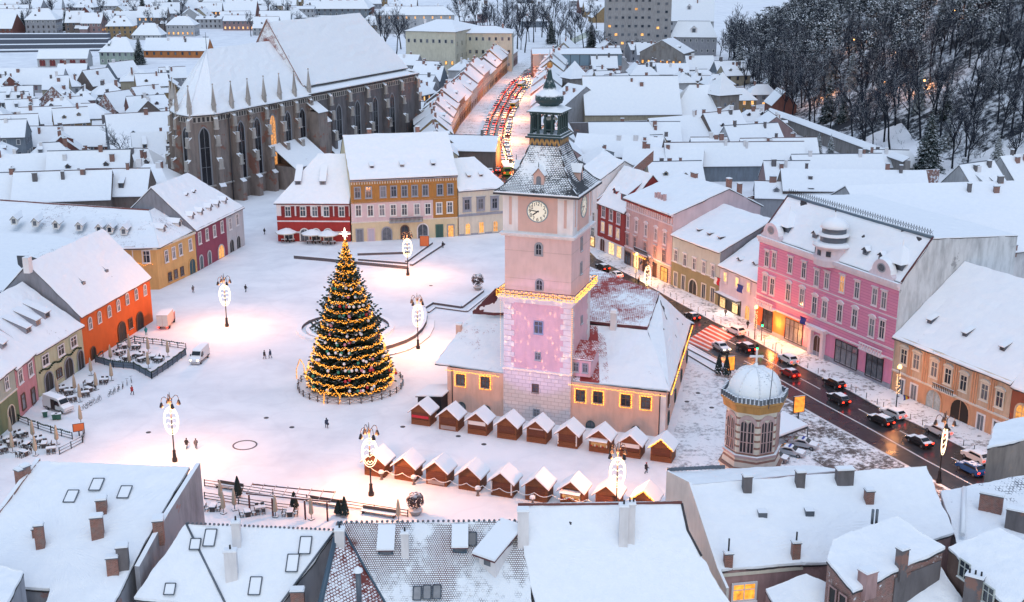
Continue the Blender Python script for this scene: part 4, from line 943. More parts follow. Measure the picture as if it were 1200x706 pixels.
for k in range(60):
	p = ra + (rb - ra) * k / 60 + V((0, 0, .3)); p2 = ra + (rb - ra) * (k + 1) / 60 + V((0, 0, .3)); m.tube(p, p + V((0, 0, 1.1)), .05, .04, 4, IRON); m.tube(p + V((0, 0, .9)), p2 + V((0, 0, .2)), .035, .035, 3, IRON); m.tube(p + V((0, 0, .2)), p2 + V((0, 0, .9)), .035, .035, 3, IRON)
m.build('ridge_cresting', h.roof, h.loc)
for x in (L + .1, -.1): m = M(); m.tube(q(x, .2, H + .3), q(x, 6.5, zr + .15), .16, .16, 5, REDT); m.build('verge_flashing', h.roof, h.loc)
f.strip(H - 1.2, H - .6, .35, TRIMP, 'cornice'); f.strip(H - .6, H + .1, .7, TRIMP, 'cornice', top=SN)
zA = f.uv(965, 395)[1]
for px, py in ((899.3, 303.5), (907.8, 305), (926.6, 311), (942.6, 317), (957.6, 326), (969.5, 329), (987.5, 333), (1005, 340), (1025.6, 348), (1036.5, 352)):
	f.win(*f.uv(px, py), 1.05, 2.9, fm=TRIMP, fw=.2, hood=1, pm=(G_LIT if px == 987.5 else G_DARK), out=.06)
for px, py in ((897, 332.5), (905.5, 336), (924.2, 342.5), (940.2, 348.5), (955, 358), (966.8, 363), (984.5, 367), (1002, 373), (1022, 384), (1034.2, 386.5)):
	f.win(*f.uv(px, py), 1.15, 3.2, fm=TRIMP, fw=.24, hood=2 if px not in (905.5, 1034.2) else 1, out=.06)
f.strip(f.uv(965, 376)[1] - .2, f.uv(965, 376)[1] + .15, .2, TRIMP, 'string_course', top=SN); f.strip(5.5, 5.8, .25, TRIMP, 'string_course', top=SN)
z3 = f.uv(965, 341)[1]; f.strip(z3 - .1, z3 + .1, .14, TRIMP, 'string_course', top=SN)
SHOPD = plain('dark_shop_shutter', (.02, .016, .018), .35)
for px, w in ((898.5, 3.0), (929, 5.2), (990.5, 6.0), (1023.5, 4.2)): uu = f.uv(px, 400 + (px - 898) * .38)[0]; f.win(uu, 2.9, w, 4.2, style='shop', fm=IRON, pm=G_DARK, fw=.12, out=.08)
uu = f.uv(958, 408)[0]; m = M()
for s in (-1, 1): f.boxat(m, uu + s * 1.75 - .4, uu + s * 1.75 + .4, 0, 5.2, 0, .7, TRIMP)
f.boxat(m, uu - 2.6, uu + 2.6, 5.2, 5.9, 0, 1.1, TRIMP, SN); m.build('portal', h.root, h.loc)
f.win(uu, 2.1, 2.2, 4.2, style='archdoor', fm=TRIMP, pm=planks('brown_gate', (.10, .045, .03), .2, True), fw=.2, name='door')
for px0, px1, py in ((1012, 1040, 404), (889, 911, 352)):
	ua, z = f.uv(px0, py); ub, _ = f.uv(px1, py); ub = min(ub, L - .3); ua = max(ua, .3); m = M(); f.boxat(m, ua, ub, z - .6, z - .35, .1, 1.3, TRIMP, SN); f.boxat(m, ua, ub, z + .55, z + .75, 1.05, 1.3, TRIMP, SN)
	for k in range(9): qq = ua + (ub - ua) * (k + .5) / 9; f.boxat(m, qq - .12, qq + .12, z - .35, z + .55, 1.08, 1.25, TRIMP)
	m.build('balcony', h.root, h.loc)
for px, py in ((906.5, 272), (1015.5, 358 - 45)):     # gables with an oval window
	pass
for uu in (3.6, L - 4.6):
	m = M(); T = Matrix.Translation(f.pt(uu, H + .1, .2)) @ Matrix.Rotation(f.ang, 4, 'Z'); m.T = T
	pts = [(-3.0, 0, 0), (3.0, 0, 0), (3.0, 0, .5)] + [(2.4 * cos(pi * k / 10), 0, .9 + 2.3 * sin(pi * k / 10)) for k in range(11)] + [(-3.0, 0, .5)]
	n = len(pts); i = m.add(pts + [(x, 1.4, z) for x, y, z in pts])
	m.idx(list(range(i, i + n)), TRIMP)
	for k in range(n): m.idx((i + k, i + (k + 1) % n, i + n + (k + 1) % n, i + n + k), SN if 2 < k < n - 1 else TRIMP)
	m.face([(.85 * cos(2 * pi * k / 14), -.03, 1.7 + .62 * sin(2 * pi * k / 14)) for k in range(14)], G_DARK)
	for k in range(14):
		a, b = 2 * pi * k / 14, 2 * pi * (k + 1) / 14; m.face([(.85 * cos(a), -.06, 1.7 + .62 * sin(a)), (1.1 * cos(a), -.06, 1.7 + .85 * sin(a)), (1.1 * cos(b), -.06, 1.7 + .85 * sin(b)), (.85 * cos(b), -.06, 1.7 + .62 * sin(b))], W_GREY)
	m.build('oval_gable', h.root, h.loc)
	m = M(); m.T = T @ Matrix.Translation((.8, 3.6, 1.6)); m.box(-2.4, 2.4, -1.8, 2.2, -1.5, 1.3, ZINC); m.lathe([(3.9, 1.2), (3.7, 1.45), (.15, 3.9), (.05, 5.0)], 4, SN, (0, .2, 0), pi / 4, False); m.build('corner_pavilion', h.roof, h.loc)
uu = f.uv(968, 330)[0] - .4; T = Matrix.Translation(f.pt(uu, H - .2, .1)) @ Matrix.Rotation(f.ang, 4, 'Z')
m = M(); m.T = T; m.lathe([(3.4, -1.0), (3.5, 0), (3.6, .5), (3.3, .6), (3.2, 2.3), (3.7, 2.5), (3.9, 2.8), (2.5, 3.4)], 12, [TRIMP, TRIMP, TRIMP, TRIMP, TRIMP, TRIMP, SN], (0, 1.5, 0))
for a in (-2.2, -1.57, -.94): m.cbox((3.22 * cos(a), 1.5 + 3.22 * sin(a), 1.0), .9, .12, 1.0, G_DARK, a + pi / 2)
m.build('turret_drum', h.root, h.loc)
m = M(); m.T = T; m.lathe([(2.5, 3.2), (2.5, 4.3), (2.9, 4.5), (2.9, 4.7), (2.3, 5.0), (2.25, 5.8), (2.6, 6.0), (2.5, 6.6), (1.9, 7.3), (1.0, 7.8), (.25, 8.0), (.12, 8.9), (.03, 9.8)], 12, [ZINC, ZINC, SN, SN, ZINC, ZINC, SN, SN, SN, SN, SN, IRON], (0, 1.5, 0)); m.build('turret_cupola', h.root, h.loc)
h.H += .1; h.rd = 6.5; h.rise = zr - h.H; h.rz = zr
for px in (941, 960, 1001, 1020): dormer(h, f.uv(px, 330)[0], .3, 1.2, 1.3, 2, ZINC, 'gable')
flag(f, 946, 374, [FLAGB, FLAGB, FLAGB], 'blue flag over the white portal of the pink palace', drop=1.4)
PCH = plaster('apricot_plaster', (.62, .34, .20), .25); PCHW = plaster('sandy_plaster', (.58, .44, .32), .3)
h = hb('peach_house', 'long low peach house with striped pilasters and an arched carriage gateway', (1044.5, 457.5), (1178.5, 518.5), 391.5, 446.5, 29, 327, PCHW, R_MOST, over=.7)
f = h.fac; z1 = f.uv(1110, 461)[1]; m = M(); f.boxat(m, 0, f.L, 0, z1, 0, .05, PCH); m.build('facade_band', h.root, h.loc); f.strip(z1 - .1, z1 + .2, .25, PALECR, 'string_course', top=SN); f.strip(h.H - .5, h.H - .02, .4, PALECR, 'cornice')
wp = [(1060, 418), (1074.6, 424), (1095.5, 433), (1111.6, 441), (1129.8, 449), (1154.5, 459.5), (1172, 468)]
f.wins(wp, 1.3, 2.5, fm=PALECR, fw=.26, hood=2)
for (px, py), (qx, qy) in zip(wp, wp[1:]):
	uu = (f.uv(px, py)[0] + f.uv(qx, qy)[0]) / 2; m = M()
	for d in (-.5, 0, .5): f.boxat(m, uu + d - .14, uu + d + .14, z1 + .2, h.H - .5, 0, .14, PCH)
	m.build('pilaster', h.root, h.loc)
for px, py, w, hh, st, pm in ((1057, 448, 1.2, 2.8, 'door', G_DARK), (1071.5, 457, 1.3, 2.8, 'door', G_DARK), (1094.5, 468, 3.4, 3.4, 'archdoor', litglass('dim_shop_glass', (.8, .8, .9), .25)), (1125.5, 480, 4.0, 3.7, 'archdoor', plain('dark_gateway', (.03, .022, .018), .9)), (1149.5, 495, 1.3, 2.7, 'door', G_DARK), (1168, 505, 1.3, 2.7, 'door', G_DARK)):
	uu = f.uv(px, py)[0]; f.win(uu, hh / 2 + .05, w, hh, style=st, fm=PCH if st == 'archdoor' else WHITEP, pm=pm, fw=.28)
m = M(); ua = f.uv(1097, 455)[0]; ub = f.uv(1122, 466)[0]; f.boxat(m, ua, ub, z1 + .21, z1 + .4, .1, 1.1, PALECR, SN)
for k in range(12): qq = ua + (ub - ua) * (k + .5) / 12; f.boxat(m, qq - .05, qq + .05, z1 + .4, z1 + 1.25, .95, 1.05, IRON)
f.boxat(m, ua, ub, z1 + 1.25, z1 + 1.35, .9, 1.1, IRON, SN); m.build('balcony', h.root, h.loc)
for a, t in ((.16, .22), (.47, .22), (.78, .22)): dormer(h, a * f.L, t, 1.0, .8, 1.8, ZINC, 'shed', 'roof_vent')
f3 = f
flag(f, 1067, 472 - 6, [FLAGB, FLAGY, FLAGR], 'blue, yellow and red striped flag on the peach house', 2.2, 1.9); flag(f, 1059, 470 - 3, [plain('purple_flag_cloth', (.12, .05, .3), .8)], 'purple flag beside the striped flag on the peach house')
BRN = plaster('brick_red_plaster', (.30, .09, .05), .2)
h = hb('brick_red_house', 'brick-red house with pale arches at the right edge beside the peach house', (1179, 519), (1262, 560), 450, 486, 20, 372, BRN, R_MOST)
f = h.fac; uu = f.uv(1191, 521)[0]; f.win(uu, 1.6, 3.4, 3.0, style='archdoor', fm=PCHW, pm=plain('dark_gateway', (.03, .022, .018), .9), fw=.35); f.win(f.uv(1198, 486)[0], 5.9, 2.4, 2.8, style='arch', fm=PCHW, pm=G_LIT, fw=.35); f.strip(3.8, 4.1, .2, PCHW, 'string_course', top=SN); f.row(4, 6, 1.4, 2.2, 10, f.L - 2)
# ---------------- left side of the square
ORG = plaster('bright_orange_plaster', (.60, .115, .02), .12); CGRN = plaster('pale_lime_plaster', (.46, .47, .32), .2); DPNK = plaster('dusty_pink_plaster', (.50, .24, .27), .2); YORG = plaster('golden_plaster', (.64, .38, .15), .15); PURP = plaster('mulberry_plaster', (.26, .06, .10), .15); GRYW = plaster('pale_grey_plaster', (.50, .50, .52), .2)
h = hb('orange_house', 'bright orange house with arched windows and dark arched doorways', (99.5, 428), (179.5, 376.5), 373.5, 320, 19, 287, ORG, R_FULL, ridge=.5)
f = h.fac
f.wins([(105, 379), (116, 372), (127.5, 365), (138, 358), (148.5, 350.5), (159, 345), (169.3, 340)], 1.0, 2.2, style='arch', fm=WHITEP, fw=.16)
DOORG = plain('dark_doorway', (.02, .02, .02), .6)
for px, py, w, hh in ((142.5, 388, 2.8, 3.8), (163, 371, 2.6, 3.6), (109, 414, 1.5, 2.4), (152.5, 379, 1.2, 1.8)): uu, z = f.uv(px, py); f.win(uu, hh / 2 + .05 if hh > 2 else z, w, hh, style='archdoor' if hh > 2 else 'plain', fm=plain('carved_brown_frame', (.16, .07, .04), .7), pm=DOORG, fw=.2)
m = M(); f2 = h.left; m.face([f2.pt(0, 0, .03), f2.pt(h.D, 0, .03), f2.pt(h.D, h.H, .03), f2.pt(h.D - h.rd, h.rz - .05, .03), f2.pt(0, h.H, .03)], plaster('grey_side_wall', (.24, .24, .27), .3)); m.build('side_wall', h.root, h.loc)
for a, t in ((.30, .35), (.62, .35)):
	p = roofpoint(h, a * h.L, t); m = M(); m.T = Matrix.Translation(p) @ Matrix.Rotation(h.ang, 4, 'Z'); m.box(-.5, .5, 0, .5, -.1, .45, ZINC); m.tube((0, .3, .3), (0, 3.2, 2.9), .13, .05, 4, ZINC); m.build('snow_hatch', h.roof, h.loc)
m = M(); p = h.q(-.7, h.rd * .95, h.rz - 1.5); m.cbox(p, 1.2, 1.2, 3, WHITEP, h.ang, SN); m.build('chimney', h.roof, h.loc)
h = hb('lime_house', 'pale lime house with three shed dormers behind the parked white van', (46, 466), (100.3, 429.5), 413.5, 381.5, 22, 345, CGRN, R_MOST)
f = h.fac; f.wins([(52.5, 422), (70.8, 410.5), (85.5, 400.5)], 1.9, 1.7, fm=WHITEP, fw=.2, pm=plain('dark_brown_pane', (.04, .025, .025), .3))
for px, py, w, hh in ((57, 449, 2.6, 3.4), (80.5, 434, 2.8, 3.6), (94, 422, 2.0, 3.6)): uu = f.uv(px, py)[0]; f.win(uu, hh / 2 + .05, w, hh, style='archdoor', fm=GREYP, pm=DOORG, fw=.18)
f.win(f.uv(69.5, 443)[0], 2.0, 1.6, 1.5, fm=W_BROWN)
m = M()
for k in range(30):
	a = f.L * (.05 + .9 * k / 30); m.ball(f.pt(a, 4.3 + .25 * sin(k * .8), .2), .2, plain('fir_garland', (.02, .045, .025), .8), 5, 4)
m.build('fir_garland', h.root, h.loc)
for px in (44, 57, 71): pass
for a, t in ((.24, .27), (.47, .3), (.70, .33)): dormer(h, a * h.L, t, 1.8, 1.2, 4.2, W_GREY, 'shed')
h = hb('dusty_pink_house', 'dusty pink narrow house between the lime house and the sage corner house', (24, 490), (45.6, 468.5), 431, 414, 20, 374, DPNK, R_FULL)
f = h.fac; f.wins([(23 + .0, 441), (35, 432.5)], 1.5, 2.1, fm=WHITEP, fw=.22, pm=plain('dark_brown_pane', (.04, .025, .025), .3)); f.wins([(27, 471), (38.5, 464)], 1.4, 2.6, style='shop', fm=W_BROWN)
dormer(h, h.L * .5, .3, 2.2, .9, 4.5, W_GREY, 'shed')
h = hb('sage_corner_house', 'grey-green house with an arched doorway cut by the left edge of the frame', (-40, 546), (23.5, 490.5), 478, 429, 20, 410, plaster('dull_sage_plaster', (.36, .40, .34), .2), R_FULL)
f = h.fac; z1 = f.uv(12, 463)[1]; m = M(); f.boxat(m, 0, f.L, 0, z1, 0, .05, plaster('moss_plaster', (.16, .20, .11), .2)); m.build('facade_band', h.root, h.loc); f.strip(z1, z1 + .25, .15, PALECR, 'string_course', top=SN)
f.wins([(7, 449), (-12, 463)], 1.2, 2.0, fm=WHITEP); f.win(f.uv(12, 481)[0], 1.8, 2.4, 3.4, style='archdoor', pm=DOORG, fm=PALECR); dormer(h, h.L * .8, .25, 1.6, 1.4, 3, CRIM, 'shed')
Aw = P2(60, 341); cor = P2(187, 339.5); far_ = P2(231.5, 318.5)
Hc = zfor(cor.x, cor.y, 290.5)
g = thing('golden_house', 'golden corner house with a very long thinly snowed roof and gabled dormers', 'house', (cor.x, cor.y, 0)); GL = (cor.x, cor.y, 0)
fA = Facade(Aw, cor, 0, g, GL); fB = Facade(cor, far_, 0, g, GL)
m = M(); back = V((-10, 22))
west = P2(-120, 346)
m.face([V((*west, 0)), V((*cor, 0)), V((*cor, Hc)), V((*west, Hc))], YORG); m.face([V((*cor, 0)), V((*far_, 0)), V((*far_, Hc)), V((*cor, Hc))], YORG)
m.face([V((*far_, 0)), V((*(far_ + V((-17, 8))), 0)), V((*(far_ + V((-17, 8))), Hc)), V((*far_, Hc))], YORG); m.build('wall', g, GL)
zr2 = Hc + 5.2; r1 = V((*P2(175, 247, zr2), zr2)); r0 = V((*P2(-60, 231, zr2), zr2)); e_c = V((*P2(187.5, 290.5, Hc), Hc + .1)); e_w = V((*P2(-120, 300, Hc), Hc + .1)); e_b = V((*P2(231, 268.5, Hc), Hc + .1)); r2 = V((*P2(203, 233, zr2), zr2))
RLONG = roofsnow('long_roof_snow', .88, (.16, .06, .045), .35, .05, .9)
m = M(); m.slab([e_w, e_c, r1, r0, e_b, r2], [(0, 1, 2, 3), (1, 4, 5, 2)], RLONG, SN, DARK, .15, .2); gr = m.build('roof', g, GL)
m = M(); m.slab([r0, r1, r2, r2 + V((-14, 7, -8)), r1 + V((-13, 9, -8)), r0 + V((0, 14, -8))], [(0, 1, 4, 5), (1, 2, 3, 4)], RLONG, SN, DARK, .15, .2); m.build('roof', g, GL)
m = M(); m.tube(r0 + V((0, 0, .1)), r1 + V((0, 0, .1)), .2, .2, 6, snowy('red_ridge_tiles', (.18, .06, .05), .75, .95)); m.tube(r1 + V((0, 0, .1)), e_c + V((0, 0, .1)), .12, .12, 5, SN); m.build('ridge_tiles', gr, GL)
class HH: pass
def slope_dormers(f, e0, e1, pix, root, roof, loc, rise, run, **k):
	hh = HH(); hh.roof = roof; hh.loc = loc; hh.ang = f.ang; hh.rise = rise; hh.rd = run
	for px, py in pix:
		a, b = V(e0), V(e1); n = (b - a).cross(V((-f.u.y * run, f.u.x * run, rise))).normalized(); p = ray_plane(px, py, a, n)
		global roofpoint_; sv = globals()['roofpoint']; globals()['roofpoint'] = lambda h_, a_, t_: p
		dormer(hh, 0, 0, **k); globals()['roofpoint'] = sv
run = 13
slope_dormers(fA, e_w, e_c, [(16.5, 263), (41, 265.5), (65.5, 268), (92.5, 270), (116, 272.5), (128.5, 273), (145, 275)], g, gr, GL, 5.2, (r1.xy - e_c.xy).dot(V((-fA.u.y, fA.u.x))), w=1.4, ht=2.0, length=4)
slope_dormers(fB, e_c, e_b, [(193, 272.5), (211, 266)], g, gr, GL, 5.2, (r1.xy - e_c.xy).dot(V((-fB.u.y, fB.u.x))), w=1.5, ht=2.0, length=4)
fA.wins([(151, 296.5), (171.5, 301)], 1.5, 2.6, fm=WHITEP, fw=.2); fB.wins([(194.5, 300.5), (203, 296.5), (211, 292.5), (222.5, 287)], 1.1, 2.5, fm=WHITEP, fw=.2)
for px, py in ((198.5, 322), (205.5, 318.5), (212.8, 315)): fB.win(fB.uv(px, py)[0], 1.9, 1.2, 1.9, fm=W_BROWN, fw=.1, pm=G_DARK)
fB.win(fB.uv(225, 312)[0], 1.9, 2.6, 3.6, style='archdoor', pm=plain('teal_gate', (.02, .07, .09), .5), fm=YORG, fw=.25); fB.strip(Hc - .5, Hc, .25, PALECR, 'cornice'); fA.strip(Hc - .5, Hc, .25, PALECR, 'cornice')
m = M()
for k in range(16): m.octa(fA.pt(fA.L - .4 * k - 1, Hc - 3.8 + .3 * sin(k), .3), .09, BULB)
m.build('light_string', g, GL)
h = hb('arcaded_house', 'mulberry and pale grey house with five dormers and an open arcade', (232.2, 318), (287, 287.5), 268.5, 242.5, 21, 207, PURP, R_FULL, hip=(0, 8), ridge=.5)
f = h.fac; um = f.uv(265, 262)[0]; m = M(); f.boxat(m, um, f.L, 0, h.H - .02, 0, .05, GRYW); m.build('facade_band', h.root, h.loc); f.strip(h.H - .4, h.H, .3, GRYW, 'cornice')
f.wins([(233.5, 279), (242, 275), (250.8, 271), (259.6, 266), (269.3, 262.5), (277.6, 257.5)], 1.1, 2.6, fm=WHITEP, fw=.22)
for px, py, w, pm in ((235.5, 305, 1.4, plain('teal_gate', (.02, .07, .09), .5)), (245, 300, 1.4, plain('teal_gate', (.02, .07, .09), .5)), (258.5, 291, 3.0, G_LIT), (271, 285, 2.4, DOORG), (278.8, 280, 2.2, DOORG)): uu = f.uv(px, py)[0]; f.win(uu, 1.75, w, 3.2, style='archdoor', fm=GRYW, pm=pm, fw=.3, out=.06)
for a in (.10, .28, .46, .62, .78): dormer(h, a * h.L, .16, 1.3, 1.9, 4, WHITEP, 'gable')
for a in (.35, .5): dormer(h, a * h.L, .6, .9, .8, 1.4, DARK, 'gable', 'roof_vent')
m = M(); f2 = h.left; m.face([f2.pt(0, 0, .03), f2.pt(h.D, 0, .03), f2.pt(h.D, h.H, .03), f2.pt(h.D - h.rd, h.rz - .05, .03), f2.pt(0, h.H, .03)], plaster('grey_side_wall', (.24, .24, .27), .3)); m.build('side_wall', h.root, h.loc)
# the great Gothic church
CHS = wornwall('weathered_church_stone', (.235, .19, .17), (.25, .12, .09), .45); CHD = wornwall('dark_church_stone', (.15, .135, .14), (.25, .14, .115), .4); PALEST = wornwall('pale_pinnacle_stone', (.40, .36, .33), (.17, .14, .13), .35); TRAC = plain('grey_tracery', (.25, .25, .27), .8)
CR = V((-78.5, 381, 0)); cd_ = V((.447, .8945, 0)).normalized(); cn_ = V((-cd_.y, cd_.x, 0))
def C(s, t, z): return CR + cd_ * s + cn_ * t + V((0, 0, z))
church = thing('gothic_church', 'huge dark Gothic church with steep snow-covered roofs and rows of pinnacled buttresses', 'church', C(30, 14, 0)); CB = C(30, 14, 0)
EZ = 27.0; W = 28.5
WC = 24.5
apse = [(27, 0), (-20, 0), (-26.3, 3), (-24.8, 9), (-19.8, 15.5), (-12.5, 21), (-4, WC), (27, WC)]
m = M()
for (s0, t0), (s1, t1) in zip(apse, apse[1:]): m.face([C(s0, t0, 0), C(s1, t1, 0), C(s1, t1, EZ), C(s0, t0, EZ)], CHS)
for o, z0, z1 in ((1.0, 0, 5.5),):
	pass
m.build('choir_wall', church, CB)
m = M(); ns = 95
for a, b in (((ns, 0), (27, 0)), ((27, W), (ns, W)), ((ns, W), (ns, 0))): m.face([C(*a, 0), C(*b, 0), C(*b, EZ + 1), C(*a, EZ + 1)], CHD)
m.build('nave_wall', church, CB)
CSN = roofsnow('church_roof_snow', 1.2, (.2, .08, .06), .5, .05, .35)
out = [(s - (1.2 if s < -11 else 0), t + (-1.2 if t < 1 else (1.2 if t > 20 else 0))) for s, t in apse]
vs = [C(s, t, EZ + .3) for s, t in out] + [C(-6, 12.8, 44), C(27, 14.3, 44)]
m = M(); m.slab(vs, [(0, 1, 8, 9), (1, 2, 8), (2, 3, 8), (3, 4, 8), (4, 5, 8), (5, 6, 8), (6, 7, 9, 8)], CSN, SN, DARK, .3, .25); cr_ = m.build('choir_roof', church, CB)
m = M()
for j in (1, 2, 3, 4, 5): m.tube(vs[j] + V((0, 0, .1)), vs[8] + V((0, 0, .1)), .16, .08, 5, SN)
m.tube(vs[8], vs[8] + V((0, 0, 5)), .12, .05, 5, IRON); q = vs[8] + V((0, 0, 3.6)); m.tube(q - V((.9, 0, 0)), q + V((.9, 0, 0)), .08, .08, 4, IRON); m.build('ridge_cross', cr_, CB)
vs = [C(27, 1.8, EZ + 3), C(ns - 2, 1.8, EZ + 3), C(ns - 2, W - 1.8, EZ + 3), C(27, W - 1.8, EZ + 3), C(27, 14.5, 50), C(81, 14.5, 50)]
m = M(); m.slab(vs, [(0, 1, 5, 4), (1, 2, 5), (2, 3, 4, 5)], CSN, SN, DARK, .3, .3); nr = m.build('nave_roof', church, CB)
m = M(); m.slab([C(26, -1.2, EZ + .9), C(ns + 1, -1.2, EZ + .9), C(ns + 1, 3.2, EZ + 2.2), C(26, 3.2, EZ + 2.2)], [(0, 1, 2, 3)], CSN, SN, DARK, .3, .3)
m.slab([C(ns - 3, 0, EZ + 2), C(ns + 1.2, -1, EZ + .9), C(ns + 1.2, W + 1, EZ + .9), C(ns - 3, W, EZ + 2)], [(0, 1, 2, 3)], CSN, SN, DARK, .3, .3); m.build('aisle_ledge', nr, CB)
GAB = roofsnow('gable_brick_snow', .66, (.26, .08, .06), .3, .12, .8)
m = M(); m.face([C(26.7, 0.5, EZ), C(26.7, W - .5, EZ), C(26.7, W - 1.5, EZ + 3), C(26.7, 14.5, 50.6), C(26.7, 1.5, EZ + 3)], GAB)
for a, b in (((1.2, EZ + 3.2), (14.5, 51)), ((W - 1.2, EZ + 3.2), (14.5, 51))): m.slab([C(26.2, a[0], a[1]), C(27.4, a[0], a[1]), C(27.4, b[0], b[1]), C(26.2, b[0], b[1])], [(0, 1, 2, 3)], GAB, BRICK, BRICK, .2, .4)
m.build('east_gable', church, CB)
def pinn(m, p, w, zt_, mat):
	m.cbox(p, w, w, zt_ * .45, mat, atan2(cd_.y, cd_.x)); m.lathe([(w * .75, zt_ * .45), (w * .5, zt_ * .52), (.04, zt_)], 4, mat, p, atan2(cd_.y, cd_.x) + pi / 4, False)
def buttress(a, nrm, mat, pinnacle=True, h=EZ):
	"""a: foot on the wall line, nrm: outward direction"""
	T = Matrix.Translation(a) @ Matrix.Rotation(atan2(nrm.y, nrm.x) + pi / 2, 4, 'Z')
	m = M(); m.T = T
	for y, z0, z1, w in ((3.6, 0, 6, 1.7), (2.7, 6, 13.5, 1.4), (1.8, 13.5, 20, 1.2), (1.1, 20, h - 1.2, 1.05)):
		m.box(-w / 2, w / 2, -y, .05, z0, z1, mat);
		m.slab([(-w / 2 - .1, -y - .15, z1 + .1), (w / 2 + .1, -y - .15, z1 + .1), (w / 2 + .1, -y + 1.0, z1 + .9), (-w / 2 - .1, -y + 1.0, z1 + .9)], [(0, 1, 2, 3)], SN, SN, mat, .25, .2)
	b = m.build('buttress', church, CB)
	for z, y in ((11.5, 2.9), (18.2, 2.0), (23.0, 1.35)):
		m = M(); m.T = T; m.box(-.62, .62, -y - .28, -y + .3, z, z + 2.6, PALEST, SN); m.box(-.8, .8, -y - .42, -y + .3, z - .5, z, PALEST); m.build('statue_niche', b, CB)
	if pinnacle:
		m = M(); m.T = T; m.box(-.5, .5, -1.0, 0, h - 1.2, h + 2.6, PALEST); m.lathe([(.9, h + 2.5), (.72, h + 3.2), (.06, h + 8.6)], 4, PALEST, (0, -.5, 0), pi / 4, False); m.ball((0, -.5, h + 8.6), .28, PALEST, 6, 4)
		for z in (h + 3.6, h + 4.7, h + 5.7): m.box(-.5 + (z - h - 3.6) * .12, .5 - (z - h - 3.6) * .12, -.62, -.38, z, z + .2, PALEST)
		m.build('pinnacle', b, CB)
aw = []
pts = [C(s, t, 0) for s, t in apse[:7]]
def bays(a, b, n, but, win, mat, pin=True, ww=2.9, wh=17.5, wz=14.5, lit=None, skip=()):
	d = (b - a); L = d.length; d.normalize(); nrm = V((-d.y, d.x, 0)) ; nrm = -nrm if nrm.dot(C(30, 14, 0) - (a + b) / 2) > 0 else nrm
	f = Facade((b.x, b.y), (a.x, a.y), 0, church, CB) if nrm.dot(V(((b - a).y, -(b - a).x, 0))) < 0 else Facade((a.x, a.y), (b.x, b.y), 0, church, CB)
	for k in range(n):
		if k not in skip:
			uu = f.L * (k + .5) / n; f.win(uu, wz, ww, wh, style='point', fm=TRAC, pm=plain('church_glass', (.012, .014, .02), .25) if lit != k else litglass('lit_church_glass', (1, .42, .12), .7), fw=.45, out=.1)
		if but: buttress(a + d * (L * k / n), nrm, mat, pin)
	m = M(); f.boxat(m, -.2, f.L + .2, EZ - 2.2, EZ - .4, 0, .35, PALEST)
	q = int(f.L / 1.2)
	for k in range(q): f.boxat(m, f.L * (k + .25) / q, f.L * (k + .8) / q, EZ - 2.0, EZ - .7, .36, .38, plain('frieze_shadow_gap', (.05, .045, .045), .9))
	f.boxat(m, -.2, f.L + .2, 5.6, 6.0, 0, .5, PALEST, SN); m.build('parapet_frieze', church, CB)
bays(C(27, 0, 0), C(-20, 0, 0), 6, True, True, CHS, lit=3, skip=(0,))
for a, b in zip(pts[1:], pts[2:]): bays(a, b, 1, True, True, CHS)
bays(C(ns, 0, 0), C(27, 0, 0), 6, True, True, CHD, pin=False, wh=15, wz=14.5, skip=(5,))
buttress(C(ns, 0, 0), (cd_ - cn_).normalized(), CHD, False)
def annex(name, s0, s1, t0, z, rise, mat, win_=True):
	m = M(); a = [C(s0, t0, 0), C(s1, t0, 0), C(s1, 0, 0), C(s0, 0, 0)]; m.prism(a, 0, z, mat)
	w = m.build(name, church, CB); m = M(); m.slab([C(s0 - .5, t0 - .5, z - .1), C(s1 + .5, t0 - .5, z - .1), C(s1 + .5, -.05, z + rise), C(s0 - .5, -.05, z + rise)], [(0, 1, 2, 3)], R_FULL, SN, DARK); m.build('lean_to_roof', w, CB)
	f = Facade(a[0].xy, a[1].xy, 0, church, CB); f.row(2, z * .55, .8, 2, style='arch', fm=TRAC, out=.02); return w
annex('sacristy', 6, 24, -9, 7.5, 6.5, CHS); annex('porch', 36, 45, -5, 6, 4, CHD)
m = M(); m.prism([C(26, -4.5, 0), C(31, -4.5, 0), C(31, 0, 0), C(26, 0, 0)], 0, 22, CHS); m.slab([C(25.7, -4.8, 21.9), C(31.3, -4.8, 21.9), C(31.3, 0, 25), C(25.7, 0, 25)], [(0, 1, 2, 3)], SN, SN, DARK); m.build('stair_turret', church, CB)
m = M(); m.prism([C(31, -3, 0), C(35, -3, 0), C(35, 0, 0), C(31, 0, 0)], 0, 18, CHS); m.slab([C(31, -3.3, 18), C(35.3, -3.3, 18), C(35.3, 0, 20.5), C(31, 0, 20.5)], [(0, 1, 2, 3)], SN, SN, DARK); m.build('stair_turret', church, CB)
m = M(); m.tube(C(-14, -.5, 0), C(-14, -.5, EZ - 1), .18, .18, 6, DARK); m.build('downpipe', church, CB)
for s in (2, 14, 40, 60):
	p = C(s, 6, 0);
